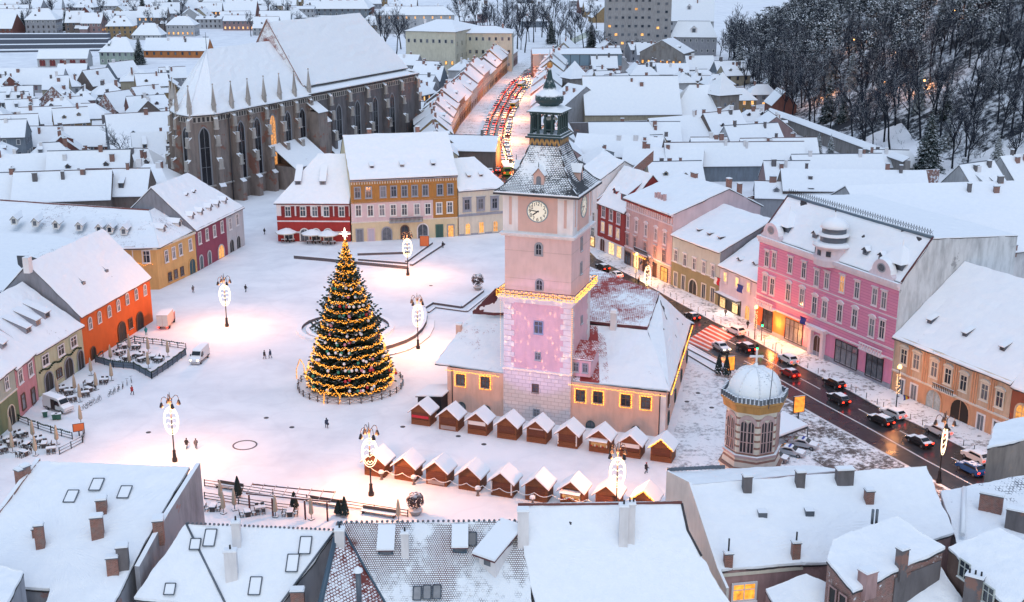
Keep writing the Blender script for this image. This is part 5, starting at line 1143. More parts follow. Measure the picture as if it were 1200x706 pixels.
# bell tower with the dome, and the near roofs
BC = P2(879, 548, 12.0); BB = V((BC.x, BC.y, 0)); bt = thing('bell_tower', 'striped octagonal church belfry with paired windows, a snowy ribbed dome and a cross', 'belfry', BB)
def stripes(name='striped_brick'):
	t = NT(name); s = t.node('ShaderNodeSeparateXYZ'); t.link(t.wpos(), s.inputs[0]); z = s.outputs['Z']
	f = t.math('FRACT', t.math('MULTIPLY', z, 1 / .95)); f = t.math('GREATER_THAN', f, .7)
	n = t.noise(1.2, 6, t.wpos()); c1 = t.mix(t.ramp(n, .4, .75), (.64, .60, .53), (.52, .47, .41)); c2 = t.mix(t.ramp(n, .4, .7), (.30, .17, .13), (.22, .12, .10))
	t.base(t.mix(f, c1, c2)); t.rough(.9); return t.m
STR = stripes(); OCH = plaster('ochre_cornice', (.45, .24, .08), .3); ARCHP = plaster('pink_arch_stone', (.50, .36, .36), .15)
bz = lambda py: zfor(BC.x, BC.y - 3.6, py)
R8 = 3.4; z_sill = bz(537); z_cor = bz(487); z_d0 = bz(474);
zd_top = zfor(BC.x, BC.y, 430)
a0 = -pi / 2
m = M(); m.lathe([(R8 + .5, 0), (R8 + .5, z_sill - 2.4), (R8 + .1, z_sill - .3), (R8, z_sill), (R8, z_cor)], 8, STR, (0, 0, 0), a0, False, False); m.build('body', bt)
m = M(); m.lathe([(R8 + .5, z_sill - 2.3), (R8 + .75, z_sill - 2.1), (R8 + .75, z_sill - 1.8), (R8 + .3, z_sill - 1.7)], 8, STR, (0, 0, 0), a0, False, False); m.lathe([(R8, z_sill - .5), (R8 + .3, z_sill - .3), (R8 + .3, z_sill), (R8, z_sill + .05)], 8, [STR, ARCHP, SN, SN], (0, 0, 0), a0, False, False); m.build('sill_course', bt)
m = M(); m.lathe([(R8, z_cor - .1), (R8 + .45, z_cor + .1), (R8 + .6, z_cor + 1.0), (R8 + .85, z_cor + 1.2), (R8 + .85, z_cor + 1.5), (R8 - .3, z_cor + 1.7)], 8, [OCH, OCH, OCH, OCH, SN, SN], (0, 0, 0), a0, False); m.build('cornice', bt)
m = M(); nb = 48
for k in range(nb):
	s = k * 8 / nb; j = int(s); fr_ = s - j; p = V((cos(a0 + j * pi / 4), sin(a0 + j * pi / 4), 0)) * (1 - fr_) + V((cos(a0 + (j + 1) * pi / 4), sin(a0 + (j + 1) * pi / 4), 0)) * fr_
	m.cbox(p * (R8 + .7) + V((0, 0, z_cor + 1.45)), .3, .3, .75, ZINC, 0, SN)
m.build('parapet_teeth', bt)
DOME = roofsnow('dome_snow', .98, (.20, .24, .29), .35, .12, 1.0)
zc0 = z_cor + 1.6; hd_ = zd_top - zc0; pf = [(R8 + .05, zc0), (R8 * .985, zc0 + hd_ * .12)]
for k in range(1, 9): t_ = k / 9; pf.append((R8 * .97 * cos(t_ * pi / 2 * .97) ** .85, zc0 + hd_ * (.12 + .86 * sin(t_ * pi / 2))))
pf.append((.25, zd_top));
m = M(); m.lathe(pf, 8, DOME, (0, 0, 0), a0, True); dm_ = m.build('dome', bt)
m = M()
for k in range(8):
	a = a0 + k * pi / 4
	for (r, z), (r2, z2) in zip(pf, pf[1:]): m.tube((r * cos(a), r * sin(a), z + .03), (r2 * cos(a), r2 * sin(a), z2 + .03), .09, .09, 4, SN)
m.build('dome_ribs', dm_)
m = M(); m.tube((0, 0, zd_top - .2), (0, 0, zd_top + .5), .28, .2, 8, SN); m.box(-.11, .11, -.09, .09, zd_top + .4, zd_top + 2.2, WHITEP, SN); m.box(-.75, .75, -.085, .085, zd_top + 1.25, zd_top + 1.5, WHITEP, SN)
for x, z in ((-.75, 1.37), (.75, 1.37), (0, 2.2)): m.ball((x, 0, zd_top + z), .17, WHITEP, 6, 4)
m.build('cross', bt)
for k in range(8):
	am = a0 + (k + .5) * pi / 4; ap = R8 * cos(pi / 8); R = Matrix.Rotation(am + pi / 2, 4, 'Z'); hw_ = z_cor - z_sill
	for s in (-.46, .46):
		a, b = window_meshes(.72, hw_ * .72, 'arch', ARCHP, plain('dark_louvre', (.02, .022, .03), .5), .07, 0); o = bpy.data.objects.new('window', a); COL.objects.link(o); o.parent = bt; o.matrix_basis = R @ Matrix.Translation((s, -ap - .02, z_sill + hw_ * .44)); p = bpy.data.objects.new('pane', b); COL.objects.link(p); p.parent = o
	m = M(); m.T = R @ Matrix.Scale(.86, 4, V((1, 0, 0)))
	for j in range(8):
		a, b = pi * j / 8, pi * (j + 1) / 8; zc_ = z_sill + hw_ * .72
		m.face([(1.0 * cos(a), -ap - .1, zc_ + .75 * sin(a)), (1.42 * cos(a), -ap - .1, zc_ + 1.3 * sin(a)), (1.42 * cos(b), -ap - .1, zc_ + 1.3 * sin(b)), (1.0 * cos(b), -ap - .1, zc_ + .75 * sin(b))], ARCHP)
		m.face([(1.42 * cos(a), -ap - .1, zc_ + 1.3 * sin(a)), (1.42 * cos(a), -ap, zc_ + 1.3 * sin(a)), (1.42 * cos(b), -ap, zc_ + 1.3 * sin(b)), (1.42 * cos(b), -ap - .1, zc_ + 1.3 * sin(b))], ARCHP)
	m.build('arch_hood', bt)
m = M(); m.tube((R8 * .3, -R8 - .6, z_cor + 1), (R8 * .42, -R8 - .6, zd_top + 4.6), .06, .04, 5, ZINC); m.build('lightning_rod', bt)
# near roofs
def slope(a, b, pitch):
	"""plane falling towards the viewer from the ridge a-b: returns a function pixel -> point"""
	a = V(a); b = V(b); d = (b - a); dh = V((d.x, d.y, 0)).normalized(); dn = V((dh.y, -dh.x, 0)); fall = dn * cos(radians(pitch)) - V((0, 0, sin(radians(pitch)))); n = d.cross(fall).normalized()
	return lambda px, py: ray_plane(px, py, a, n)
def P3(px, py, z): return P(px, py, z)
def mass(name, label, roof_faces, mat, wallm, base, cat='house', z0=0.0, t1=.28, rname='roof'):
	"""roof_faces: list of lists of 3-d points sharing corners; walls drop from the outer edge"""
	t = thing(name, label, cat, (base.x, base.y, 0)); L = (base.x, base.y, 0)
	vs = []; fs = []
	def vi(p):
		for i, q in enumerate(vs):
			if (q - p).length < .05: return i
		vs.append(V(p)); return len(vs) - 1
	for f in roof_faces: fs.append([vi(p) for p in f])
	m = M(); m.slab(vs, fs, mat, SN, DARK, t1, .2); r = m.build(rname, t, L)
	edges = {}
	for f in fs:
		for k in range(len(f)):
			a, b = f[k], f[(k + 1) % len(f)]; edges[(min(a, b), max(a, b))] = edges.get((min(a, b), max(a, b)), 0) + 1
	c = sum((V((p.x, p.y, 0)) for p in vs), V((0, 0, 0))) / len(vs); m = M()
	for (a, b), n in edges.items():
		if n == 1:
			p, q = vs[a].copy(), vs[b].copy(); p.z -= .3; q.z -= .3
			for w in (p, q): w.x += (c.x - w.x) * .02; w.y += (c.y - w.y) * .02
			m.face([V((p.x, p.y, z0)), V((q.x, q.y, z0)), q, p], wallm)
	m.build('wall', t, L); return t, r, L
def skylight(parent, L, p, fn_dx, fn_dy, w=1.0, h=1.4, open_=False):
	"""p: corner on the roof; fn_dx, fn_dy: unit vectors along and up the slope"""
	m = M(); n = fn_dx.cross(fn_dy).normalized()
	if n.z < 0: n = -n
	a = [p, p + fn_dx * w, p + fn_dx * w + fn_dy * h, p + fn_dy * h]
	for k in range(4): m.tube(a[k] + n * .2, a[(k + 1) % 4] + n * .2, .07, .07, 4, ZINC)
	m.face([q + n * .19 for q in a], G_DARK if open_ else SN); return m.build('skylight', parent, L)
def frame_of(fn, px, py):
	p = fn(px, py); dx = (fn(px + 5, py) - p); dx = (dx - V((0, 0, dx.z))).normalized() if False else dx.normalized(); q = fn(px, py - 5) - p; dy = (q - dx * q.dot(dx)).normalized(); return p, dx, dy
a, b = P3(45, 540, 18), P3(222, 547, 18); S = slope(a, b, 20)
WW = wornwall('stained_fire_wall', (.30, .30, .33), (.34, .20, .19), .25)
pts = [a, b, S(187, 605), S(153, 668), S(128, 716), S(48, 716), S(63, 690), S(29, 688), S(-60, 668), S(-60, 655), S(0, 598)]
t, r, L = mass('corner_building', 'big low-pitched snowy roof with red brick chimneys and a stained grey fire wall', [pts], roofsnow('near_smooth_snow', 1.07, (.2, .2, .22), .5, .06, .15), WW, a)
m = M(); w0, w1, w2_, w3_ = b + V((.2, .2, .3)), P3(238, 545, 18.3), S(187, 605), S(153, 668)
def wallrun(m, pts, th, up, mat, cap=SN, z0=0.0):
	for p, q in zip(pts, pts[1:]):
		d = V((q.x - p.x, q.y - p.y, 0)).normalized(); n = V((-d.y, d.x, 0)) * th
		i = m.add([V((p.x, p.y, z0)), V((q.x, q.y, z0)), V((q.x, q.y, q.z + up)), V((p.x, p.y, p.z + up)), V((p.x, p.y, z0)) + n, V((q.x, q.y, z0)) + n, V((q.x, q.y, q.z + up)) + n, V((p.x, p.y, p.z + up)) + n])
		m.idx((i, i + 1, i + 2, i + 3), mat); m.idx((i + 5, i + 4, i + 7, i + 6), mat); m.idx((i + 3, i + 2, i + 6, i + 7), cap); m.idx((i, i + 3, i + 7, i + 4), mat); m.idx((i + 1, i + 5, i + 6, i + 2), mat)
wallrun(m, [P3(230, 546, 17.9), S(192, 606), S(158, 668)], .55, .45, WW); m.build('fire_wall', t, L)
m = M(); wallrun(m, [P3(43, 539, 18), S(22, 566), S(0, 596), S(-40, 640)], .5, .25, BRICKS); m.build('parapet', t, L)
for px, py, w, d, hh, mt_ in ((48, 641, .95, .8, 2.6, BRICK), (41, 629, .5, .5, .9, BRICK), (115, 628, 1.3, 1.0, 2.3, BRICK), (120, 600, 1.1, 1.3, 1.6, BRICK), (186, 622, 1.1, 1.5, 1.4, BRICK), (133, 672, 1.2, .9, 1.9, BRICK), (145, 664, 1.2, 1.2, 2.4, CHD)): chimney(r, L, S(px, py), w, d, hh, mt_, .2, 0)
for px, py in ((24, 560), (30, 556)): chimney(r, L, S(px, py) , .9, .9, 1.0, BRICK, -.6)
for px, py in ((104, 576), (137, 585), (74, 590)): p, dx, dy = frame_of(S, px, py); skylight(r, L, p, dx, dy, 1.3, 1.9)
a2, b2 = P3(-40, 652, 15), P3(28, 669, 15); S2 = slope(a2, b2, 14)
mass('lean_to_shed', 'small snowy lean-to roof in the bottom left corner above a dark courtyard', [[a2, b2, S2(2, 716), S2(-40, 716)]], R_FULL, WW, a2, 'shed')
a, b = P3(218, 614, 15.5), P3(393, 622, 15.5); S = slope(a, b, 38)
RN = roofsnow('near_tile_snow', 1.08, (.16, .12, .11), .34, .06, .75)
hl = P3(157, 700, 10.5); va, vb = S(266, 712), S(326, 712)
t, r, L = mass('hipped_house', 'near snowy hipped roof with faint tile courses, roof windows and two white chimneys', [[a, b, vb, va], [a, va, hl]], RN, WW, a)
m = M(); m.tube(a + V((0, 0, .08)), va + V((0, 0, .08)), .12, .12, 5, ZINC); m.tube(b + V((0, 0, .08)), vb + V((0, 0, .08)), .12, .12, 5, ZINC)
for k in range(34): p = a + (b - a) * (k + .5) / 34; m.ball(p + V((0, 0, .1)), .16, ZINC, 5, 3)
m.build('ridge_tiles', r, L)
for px, py, w, d, hh in ((278, 638, .9, .8, 2.6), (272, 676, 1.3, .8, 3.0)): chimney(r, L, S(px, py), w, d, hh, WHITEP, .05, 1)
for px, py in ((238, 641), (350, 650), (335, 671), (291, 698)): p, dx, dy = frame_of(S, px, py); skylight(r, L, p, dx, dy, 1.25, 2.0)
chimney(r, L, S(349, 704), 1.4, .9, 1.2, BRICK, .05)
Sh = lambda px, py: ray_plane(px, py, a, (va - a).cross(hl - a).normalized())
for px, py in ((222, 645), (192, 698)): p, dx, dy = frame_of(Sh, px, py); skylight(r, L, p, dx, dy, 1.1, 1.3)
def lacy(name):
	"""dark tiles, each with its own tongue of snow; bare ring by the warm dormer"""
	t = NT(name); uv = t.coord('UV'); br = t.node('ShaderNodeTexBrick'); t.link(uv, br.inputs['Vector']); br.inputs['Brick Width'].default_value = .25; br.inputs['Row Height'].default_value = .23; br.inputs['Mortar Size'].default_value = .05; br.inputs['Mortar Smooth'].default_value = .6; br.inputs['Scale'].default_value = 1
	n1 = t.noise(.11, 4, t.wpos()); n2 = t.noise(1.0, 6, t.wpos(), .7)
	s = t.math('ADD', t.math('MULTIPLY', n1, 1.5), t.math('MULTIPLY', n2, .45)); s = t.math('SUBTRACT', s, t.math('MULTIPLY', br.outputs['Fac'], .3)); m_ = t.ramp(s, .62, .72)
	t.base(t.mix(m_, t.mix(t.ramp(n1, .4, .55), (.13, .035, .03), (.05, .055, .07)), (.82, .84, .87))); t.rough(.8); t.bump(t.math('ADD', m_, t.math('MULTIPLY', br.outputs['Fac'], -.6)), .5, .08); return t.m
LACY = lacy('lacy_tile_snow')
a, b = P3(397, 613, 16), P3(612, 611, 16); S = slope(a, b, 40); bl_ = S(455, 714);
BARE = roofsnow('bare_tile_roof', .50, (.16, .035, .03), .34, .15, 1.0)
t, r, L = mass('brown_tiled_house', 'brown tiled roof only lightly dusted with snow, with dormers and a triple roof window', [[a, b, S(625, 714), bl_], [a, bl_, P3(372, 722, 11.5)]], [LACY, BARE], WW, a)
m = M(); m.tube(a + V((0, 0, .08)), bl_ + V((0, 0, .08)), .13, .13, 5, plain('slate_blue_sheet', (.05, .09, .13), .5)); e_ = P3(372, 722, 11.7); m.tube(a, e_, .3, .3, 5, plain('slate_blue_sheet', (.05, .09, .13), .5))
for k in range(36): p = a + (b - a) * (k + .5) / 36; m.ball(p + V((0, 0, .12)), .17, ZINC, 5, 3)
m.build('ridge_tiles', r, L)
def boxdormer(px, py, w, d, ht):
	p = S(px, py); m = M(); m.T = Matrix.Translation(p) @ Matrix.Rotation(atan2((b - a).y, (b - a).x), 4, 'Z'); sl_ = tan(radians(40))
	m.box(-w / 2, w / 2, 0, d, -.4, ht, plain('slate_blue_sheet', (.05, .09, .13), .5)); m.face([(-w * .38, -.02, .15), (w * .38, -.02, .15), (w * .38, -.02, ht - .15), (-w * .38, -.02, ht - .15)], G_DARK)
	m.slab([(-w / 2 - .15, -.35, ht + .1), (w / 2 + .15, -.35, ht + .1), (w / 2 + .15, d, ht + .1 + d * .55), (-w / 2 - .15, d, ht + .1 + d * .55)], [(0, 1, 2, 3)], SN, SN, plain('dark_red_flashing', (.10, .025, .03), .6), .2, .12); m.build('dormer', r, L)
boxdormer(452, 651, 1.6, 2.6, .85); boxdormer(539, 648, 1.5, 2.4, .85)
for px, py, o in ((549, 640, True), (484, 704, True), (495.5, 703, True), (507, 702.5, True)): p, dx, dy = frame_of(S, px, py); skylight(r, L, p, dx, dy, .85, 1.5, o)
chimney(r, L, S(475, 650), .8, .7, 2.5, WHITEP, .0, 1); chimney(r, L, S(399, 647), 1.0, .9, 2.6, WHITEP, .0, 1)
m = M(); p = P3(421, 706, 12.5); m.tube(p, p + V((0, 0, 3.6)), .28, .28, 10, ZINC); m.lathe([(.5, 3.5), (.5, 3.65), (.05, 4.1)], 10, SN, p); m.build('flue_pipe', r, L)
p = S(571, 668); m = M(); m.T = Matrix.Translation(p) @ Matrix.Rotation(-.62, 4, 'Z'); m.box(-1.1, 1.1, 0, 3.2, -1.5, 2.0, WHITEP); m.face([(-.45, -.02, .5), (.45, -.02, .5), (.45, -.02, 1.6), (-.45, -.02, 1.6)], G_DARK)
m.slab([(-1.5, -.7, 2.0), (1.5, -.7, 2.0), (1.5, 4.6, 3.9), (-1.5, 4.6, 3.9)], [(0, 1, 2, 3)], SN, SN, plain('dark_red_flashing', (.10, .025, .03), .6), .25, .2); m.build('white_dormer', r, L)
a, b = P3(607, 592.5, 17.5), P3(799, 590, 17.5); S = slope(a, b, 44)
t, r, L = mass('steep_white_house', 'steep broad snow-white roof at the bottom centre with a tall twin white chimney', [[a, b, S(806, 622), S(822, 652), S(862, 716), S(628, 716), S(613, 640)]], roofsnow('near_white_snow', .97, (.14, .08, .07), .3, .12, .55), WHITEP, a)
m = M(); m.tube(a + V((0, 0, .1)), b + V((0, 0, .1)), .17, .17, 6, snowy('red_ridge_tiles', (.18, .06, .05), .75, .95)); m.tube(b, S(806, 622), .14, .14, 5, DARK); m.tube(S(806, 622), S(822, 652), .14, .14, 5, DARK)
m.build('ridge_tiles', r, L)
chimney(r, L, S(730, 636), .95, .8, 4.3, WHITEP, 0, 1); chimney(r, L, S(739, 632), .8, .8, 4.2, WHITEP, 0, 2); chimney(r, L, S(613, 632), 1.2, 1.0, 3.4, WHITEP, 0)
m = M(); c_ = S(613, 612)
m.build('gable_cap', r, L) if m.f else None
a, b = P3(808, 568, 16), P3(1086, 546, 16); S = slope(a, b, 27); a5, b5, S5 = a, b, S
PINKF = wornwall('faded_pink_wall', (.38, .24, .23), (.32, .2, .19), .3); CRW = plaster('pale_cream_gable', (.62, .59, .54), .15)
e1_, e2_, e3_, e4_ = S(841, 668), S(940, 659), S(1008, 660), S(1118, 624)
t, r, L = mass('long_pink_house', 'long snowy roof over a faded pink wall with a lit window, below the striped belfry', [[a, b, e4_, e3_, e2_, e1_]], roofsnow('smooth_sheet_snow', 1.09, (.3, .3, .3), 1.2, .05, .15), PINKF, a)
m = M(); g1 = P3(780, 554, 15.2); m.face([V((a.x, a.y, 0)), V((e1_.x, e1_.y, 0)), e1_ + V((-.1, 0, .4)), a + V((-.1, 0, .4)), ], CRW)
wallrun(m, [P3(781, 555, 15.4), a + V((-.1, -.1, 0)), e1_ + V((-.1, 0, 0)), e1_ + V((.6, -2.5, -1.2))], .3, .35, CRW); m.build('pale_gable', t, L)
m = M(); bk = [P3(782, 553, 15.4), P3(940, 545, 15.4), P3(990, 551, 15.8), a + V((.1, .1, -.1))]; m.slab(bk, [(0, 1, 2, 3)], R_FULL, SN, DARK); m.build('rear_roof', t, L)
m = M()
for k in range(15): p = bk[0] + (bk[1] - bk[0]) * (k + .5) / 15 * .42; m.cbox(p + V((0, 0, .1)), .55, .3, .35, ZINC, -.1)
m.build('ridge_tiles', r, L)
for px, py, w, d, hh, mt_ in ((875, 574, 1.0, .9, 1.7, CHD), (937, 569, 1.0, .9, 1.7, CHD), (989, 565, 2.0, 1.0, 1.6, CHD), (1018, 587, .95, .95, 1.3, BRICK), (853, 661, .9, .8, 1.3, BRICK), (932, 653, .9, .8, 1.8, BRICK)): chimney(r, L, S(px, py), w, d, hh, mt_, .1)
m = M()
for px, py in ((853, 661), (932, 653)): p = S(px, py) + V((0, 0, 1.4)); m.tube(p, p + V((0, 0, 1.7)), .1, .1, 6, IRON)
m.build('flue_pipe', r, L)
for px, py in ((893, 602), (948, 600)): p, dx, dy = frame_of(S, px, py); m = M(); m.T = Matrix.Translation(p); m.box(-.5, .5, -.6, .5, -.3, .35, ZINC, SN); m.build('roof_vent', r, L)
f5 = Facade((e1_.x, e1_.y), (e2_.x, e2_.y), 0, t, L); p = ray_plane(872, 694, e1_ + V((0, -.1, 0)), f5.n); q = p - f5.A; f5.win(q.dot(f5.u), p.z, 2.5, 1.9, fm=WHITEP, pm=litglass('amber_lit_window', (1, .36, .03), 1.0), fw=.25, out=.02)
f5.strip(e2_.z - .95, e2_.z - .55, .05, PALECR, 'cornice', 0)
q1, q2, q3, q4 = P3(897, 690, 9.5), P3(945, 672, 11), P3(985, 690, 10.5), P3(990, 722, 8.5)
mass('small_wing', 'small round-edged snowy wing roof tucked between the pink wall and the brick block', [[q1, q2, q3, q4, P3(915, 722, 8.5)]], R_FULL, PINKF, q1, 'outbuilding')
q1, q2, q3, q4 = P3(969, 655, 15), P3(1052, 604, 16.3), P3(1107, 641, 14.6), P3(1000, 692, 13.6)
qm = P3(976, 632, 15.8)
BRKP = brick('patched_red_brick', (.26, .11, .09), .12)
t, r, L = mass('brick_block', 'snow-covered block with red brick end wall, dark openings and two grey flues', [[q1, qm, q2, q3, q4]], roofsnow('smooth_sheet_snow', 1.09, (.3, .3, .3), 1.2, .05, .15), BRKP, q1)
f6 = Facade((q1.x, q1.y), (q4.x, q4.y), 0, t, L)
for k in (.35, .72): f6.win(f6.L * k, q4.z - 2.1, 1.0, 1.8, fm=PINKF, pm=plain('dark_doorway', (.02, .02, .02), .6), fw=.12, out=.15, name='opening', style='bare')
f6b = Facade((q4.x, q4.y), (q3.x, q3.y), 0, t, L); m = M(); f6b.boxat(m, f6b.L * .45, f6b.L * .97, 5, q4.z - .5, 0, .1, CHD); m.build('plaster_patch', t, L)
Sx = lambda px, py: ray_plane(px, py, q1, (q2 - q1).cross(q4 - q1).normalized())
chimney(r, L, Sx(1016, 684), 1.5, 1.3, 1.4, PINKF, .5); chimney(r, L, Sx(1056, 664), 1.0, .9, 2.0, CHD, .5)
m = M()
for px in (1022, 1027): p = Sx(px, 611); m.tube(p - V((0, 0, .3)), p + V((0, 0, 1.4)), .16, .16, 6, ZINC)
m.build('flue_pipe', r, L)
q1, q2, q3 = P3(1022, 706, 10), P3(1102, 662, 11.5), P3(1130, 706, 9.5)
t, r, L = mass('valley_roof', 'faceted snowy roof at the bottom edge between the brick block and the brown house', [[q1, q2, q3, P3(1140, 730, 8.5), P3(1015, 730, 8.5)]], R_FULL, WW, q1, 'outbuilding')
q1, q2, q3, q4 = P3(1111, 641, 14), P3(1171, 618, 15.5), P3(1240, 655, 14.5), P3(1185, 716, 11.8)
BRW = wornwall('dull_brown_wall', (.15, .095, .08), (.2, .13, .1), .2)
t, r, L = mass('brown_house', 'dull brown house with two pale windows under a flat snowy roof, bottom right', [[q1, q2, q3, q4]], R_FULL, BRW, q1)
f7 = Facade((q1.x, q1.y), (q4.x, q4.y), 0, t, L)
for px, py in ((1133, 665), (1161, 694)): p = ray_plane(px, py, f7.A, f7.n); q = p - f7.A; f7.win(q.dot(f7.u), p.z - .3, 1.5, 1.9, fm=plain('pale_green_frame', (.5, .52, .48), .6), fw=.12, out=.22)
chimney(r, L, P3(1140, 700, 10.8), 1.8, 1.0, 2.4, CHD, -.6, 3)
q1, q2, q3, q4 = P3(1103, 576, 12.5), P3(1205, 556, 13), P3(1260, 640, 11), P3(1125, 650, 10.5)
t, r, L = mass('thinly_snowed_house', 'wide roof with thin patchy snow and two long brick chimney stacks near the right edge', [[q1, q2, q3, q4]], roofsnow('patchy_snow', .86, (.14, .15, .18), .5, .12, .8), WW, q1)
chimney(r, L, P3(1161, 594, 12.4), 2.6, 1.0, 1.6, BRICK, -.5); chimney(r, L, P3(1190, 614, 12), 2.2, 1.0, 1.7, CHD, -.5)
m = M(); p = P3(1128, 627, 11.6); q = P3(1130, 572, 12.7); m.tube(p, q, .3, .3, 6, SN); m.build('snowy_gutter', r, L)
q1, q2 = P3(1157, 524, 15.5), P3(1215, 511, 15.5); q3, q4 = q2 + V((4, 8, 0)), q1 + V((4, 8, 0))
mass('grey_walled_house', 'house at the right edge showing a bare grey side wall under a snow cap', [[q1, q2, q3, q4]], R_FULL, wornwall('bare_grey_wall', (.26, .22, .20), (.3, .24, .2), .2), q1)
TX = bpy.data.textures.new('snow_drift', 'CLOUDS'); TX.noise_scale = 2.6; TX.noise_depth = 3
for o in list(COL.objects):
	if o.type == 'MESH' and o.name.split('.')[0] in ('roof', 'choir_roof', 'nave_roof', 'rear_roof') and o.parent is not None:
		r_ = o
		while r_.parent is not None: r_ = r_.parent
		y_ = r_.location.y
		if 'tower' in r_.name: continue
		d_ = o.modifiers.new('s', 'SUBSURF'); d_.subdivision_type = 'SIMPLE'; d_.levels = d_.render_levels = 5 if y_ < 175 else 4
		e_ = o.modifiers.new('d', 'DISPLACE'); e_.texture = TX; e_.texture_coords = 'GLOBAL'; e_.strength = .55 if y_ < 175 else .5; e_.mid_level = .5
# the town beyond the square
OCC = []      # circles on the ground already built on
def occ(x, y, r): OCC.append((x, y, r))
for s in range(-28, 98, 8):
	for t in (2, 14, 26): q = C(s, t, 0); occ(q.x, q.y, 10)
for o in list(COL.objects):
	if o.type == 'EMPTY' and o.parent is None and o.get('category') in ('house',): occ(o.location.x, o.location.y, 11)
for p, q in zip(farL + [], farR + []):
	for k in range(3): w = p + (q - p) * k / 2; occ(w.x, w.y, 8)
for a, b in zip(farL, farL[1:]):
	n = int((b - a).length / 12) + 1
	for k in range(n + 1): w = a + (b - a) * k / n + V((4, 0)); occ(w.x, w.y, 11)
WALLC = [('pale grey', plaster('far_pale_grey', (0.302, 0.302, 0.324), .3)), ('cream', plaster('far_cream', (0.36, 0.31, 0.23), .3)), ('brownish', plaster('far_brown', (0.158, 0.122, 0.108), .35)), ('dusty rose', plaster('far_rose', (0.302, 0.202, 0.202), .3)), ('ochre', plaster('far_ochre', (0.288, 0.194, 0.101), .3)), ('white', plaster('far_white', (0.418, 0.418, 0.432), .25)), ('grey-blue', plaster('far_greyblue', (0.18, 0.209, 0.245), .3)), ('brick-red', plaster('far_brickred', (0.18, 0.072, 0.058), .35))]
WD_ = dict(WALLC)
R_FAR = roofsnow('far_roof_snow', 1.12, (.16, .09, .08), .5, .05, .4); R_FAR2 = roofsnow('far_patchy_roof_snow', .96, (.18, .08, .07), .5, .09, .5)
GFAR = [G_DARK] * 13 + [litglass('far_lit_window', (1, .45, .12), 1.0)]
RIDL = snowy('far_ridge_tiles', (.10, .05, .05), .8, 1.0); RIDL2 = plain('far_ridge_sheet', (.09, .10, .13), .6)
def far(px, py, w, d, rot, H, rise, col='pale grey', hip=False, label='', z=0.0, name='town_house', chim=1, rows=None, group=None, roof=None, win=True, ridge=.5, wm=None, cat='house', sides=True, fm=None):
	"""px,py: middle of the foot of the front wall"""
	c = P(px, py, z); r = radians(rot); u = V((cos(r), sin(r))); A = c.xy - u * w / 2; B = c.xy + u * w / 2; nin = V((-u.y, u.x))
	h = house(name, label, A, B, H, d, rise, wm or WD_[col], roof or (R_FAR if random.random() < .6 else R_FAR2), rid_line=random.choice((None, RIDL, RIDL2)), hip=(min(w * .35, d * .45),) * 2 if hip else (0, 0), z0=z, group=group, over=.5, ridge=ridge, cat=cat)
	cc = c.xy + nin * d / 2; k = int(max(w, d) / min(w, d) + .7)
	for i in range(k):
		o = (i - (k - 1) / 2) * max(w, d) / k; v = (u if w > d else nin) * o; occ(cc.x + v.x, cc.y + v.y, min(w, d) * .62)
	if win:
		ns = rows or max(1, int(H / 3.2))
		for f, L in ((h.fac, w), (h.right if cc.x < 0 else h.left, d)):
			if f is not h.fac and not sides: continue
			n = max(1, min(9, int(L / 3.6)))
			for j in range(ns): f.row(n, z + (j + .55) * H / ns, 1.1, min(1.7, H / ns * .55), pm=random.choice(GFAR), fm=fm or random.choice((W_WHITE, W_GREY, W_BROWN)), style='bar')
	for i in range(chim):
		a = random.uniform(.15, .85); t = random.uniform(.6, 1.15); chimney(h.roof, h.loc, roofpoint(h, a * w, t), random.uniform(.7, 1.5), random.uniform(.6, .9), random.uniform(1.1, 2.0), random.choice((BRICK, BRICK, CHD, WHITEP)), r)
	if w < 27 and random.random() < .55:
		for k in range(random.choice((1, 2))): dormer(h, w * (.3 + .4 * k + random.uniform(-.06, .06)), random.uniform(.2, .4), 1.4, 1.5, 3, wm or WD_[col], random.choice(('gable', 'shed')))
	if 9 < w < 20 and random.random() < .45:
		f = h.fac; a = random.choice((0, w * .6)); m = M(); f.boxat(m, a, a + w * .38, z, z + H * .6, 0, 3.4, wm or WD_[col]); an = m.build('annex', h.root, h.loc); m = M(); m.slab([f.pt(a - .3, z + H * .6, 3.8), f.pt(a + w * .38 + .3, z + H * .6, 3.8), f.pt(a + w * .38 + .3, z + H * .6 + 2, .02), f.pt(a - .3, z + H * .6 + 2, .02)], [(0, 1, 2, 3)], R_FAR, SN, DARK); m.build('annex_roof', an, None)
		bpy.data.objects[an.name].children[0].location = -h.loc
	return h
h = far(74, 79, 30, 10, 2, 5.5, 4.5, 'white', False, 'long white hall with a row of dark red paired arches under its snowy roof', win=False, name='arcade_hall', chim=0)
for k in range(5):
	for s in (-.85, .85): h.fac.win(h.L * (k + .5) / 5 + s, 2.6, 1.35, 3.3, style='arch', fm=CRIM, pm=plain('dark_red_pane', (.10, .02, .025), .4), fw=.15)
h.fac.strip(4.9, 5.4, .2, CRIM, 'cornice')
far(138, 76, 22, 16, -4, 8, 8, 'grey-blue', True, 'tall grey-green villa with a steep hipped snowy roof beside a big fir', chim=3, wm=plaster('far_greygreen', (.30, .36, .32), .3))
far(34, 109, 34, 14, 1, 4.5, 7, 'white', False, 'very long white-roofed house with dark red window shutters on the left edge', fm=CRIM)
far(82, 107, 15, 18, 2, 4, 9, 'grey-blue', False, 'grey house showing a broad bare gable between two long snowy roofs', win=False).fac
far(86, 126, 9, 14, 75, 4, 6, 'brick-red', False, 'small house with a red brick gable and a tall brick chimney', win=False, wm=BRICKS)
far(124, 108, 16, 13, 58, 4, 7, 'brownish', False, 'brown-gabled house with a long sloping snowy roof turned towards the church', win=False)
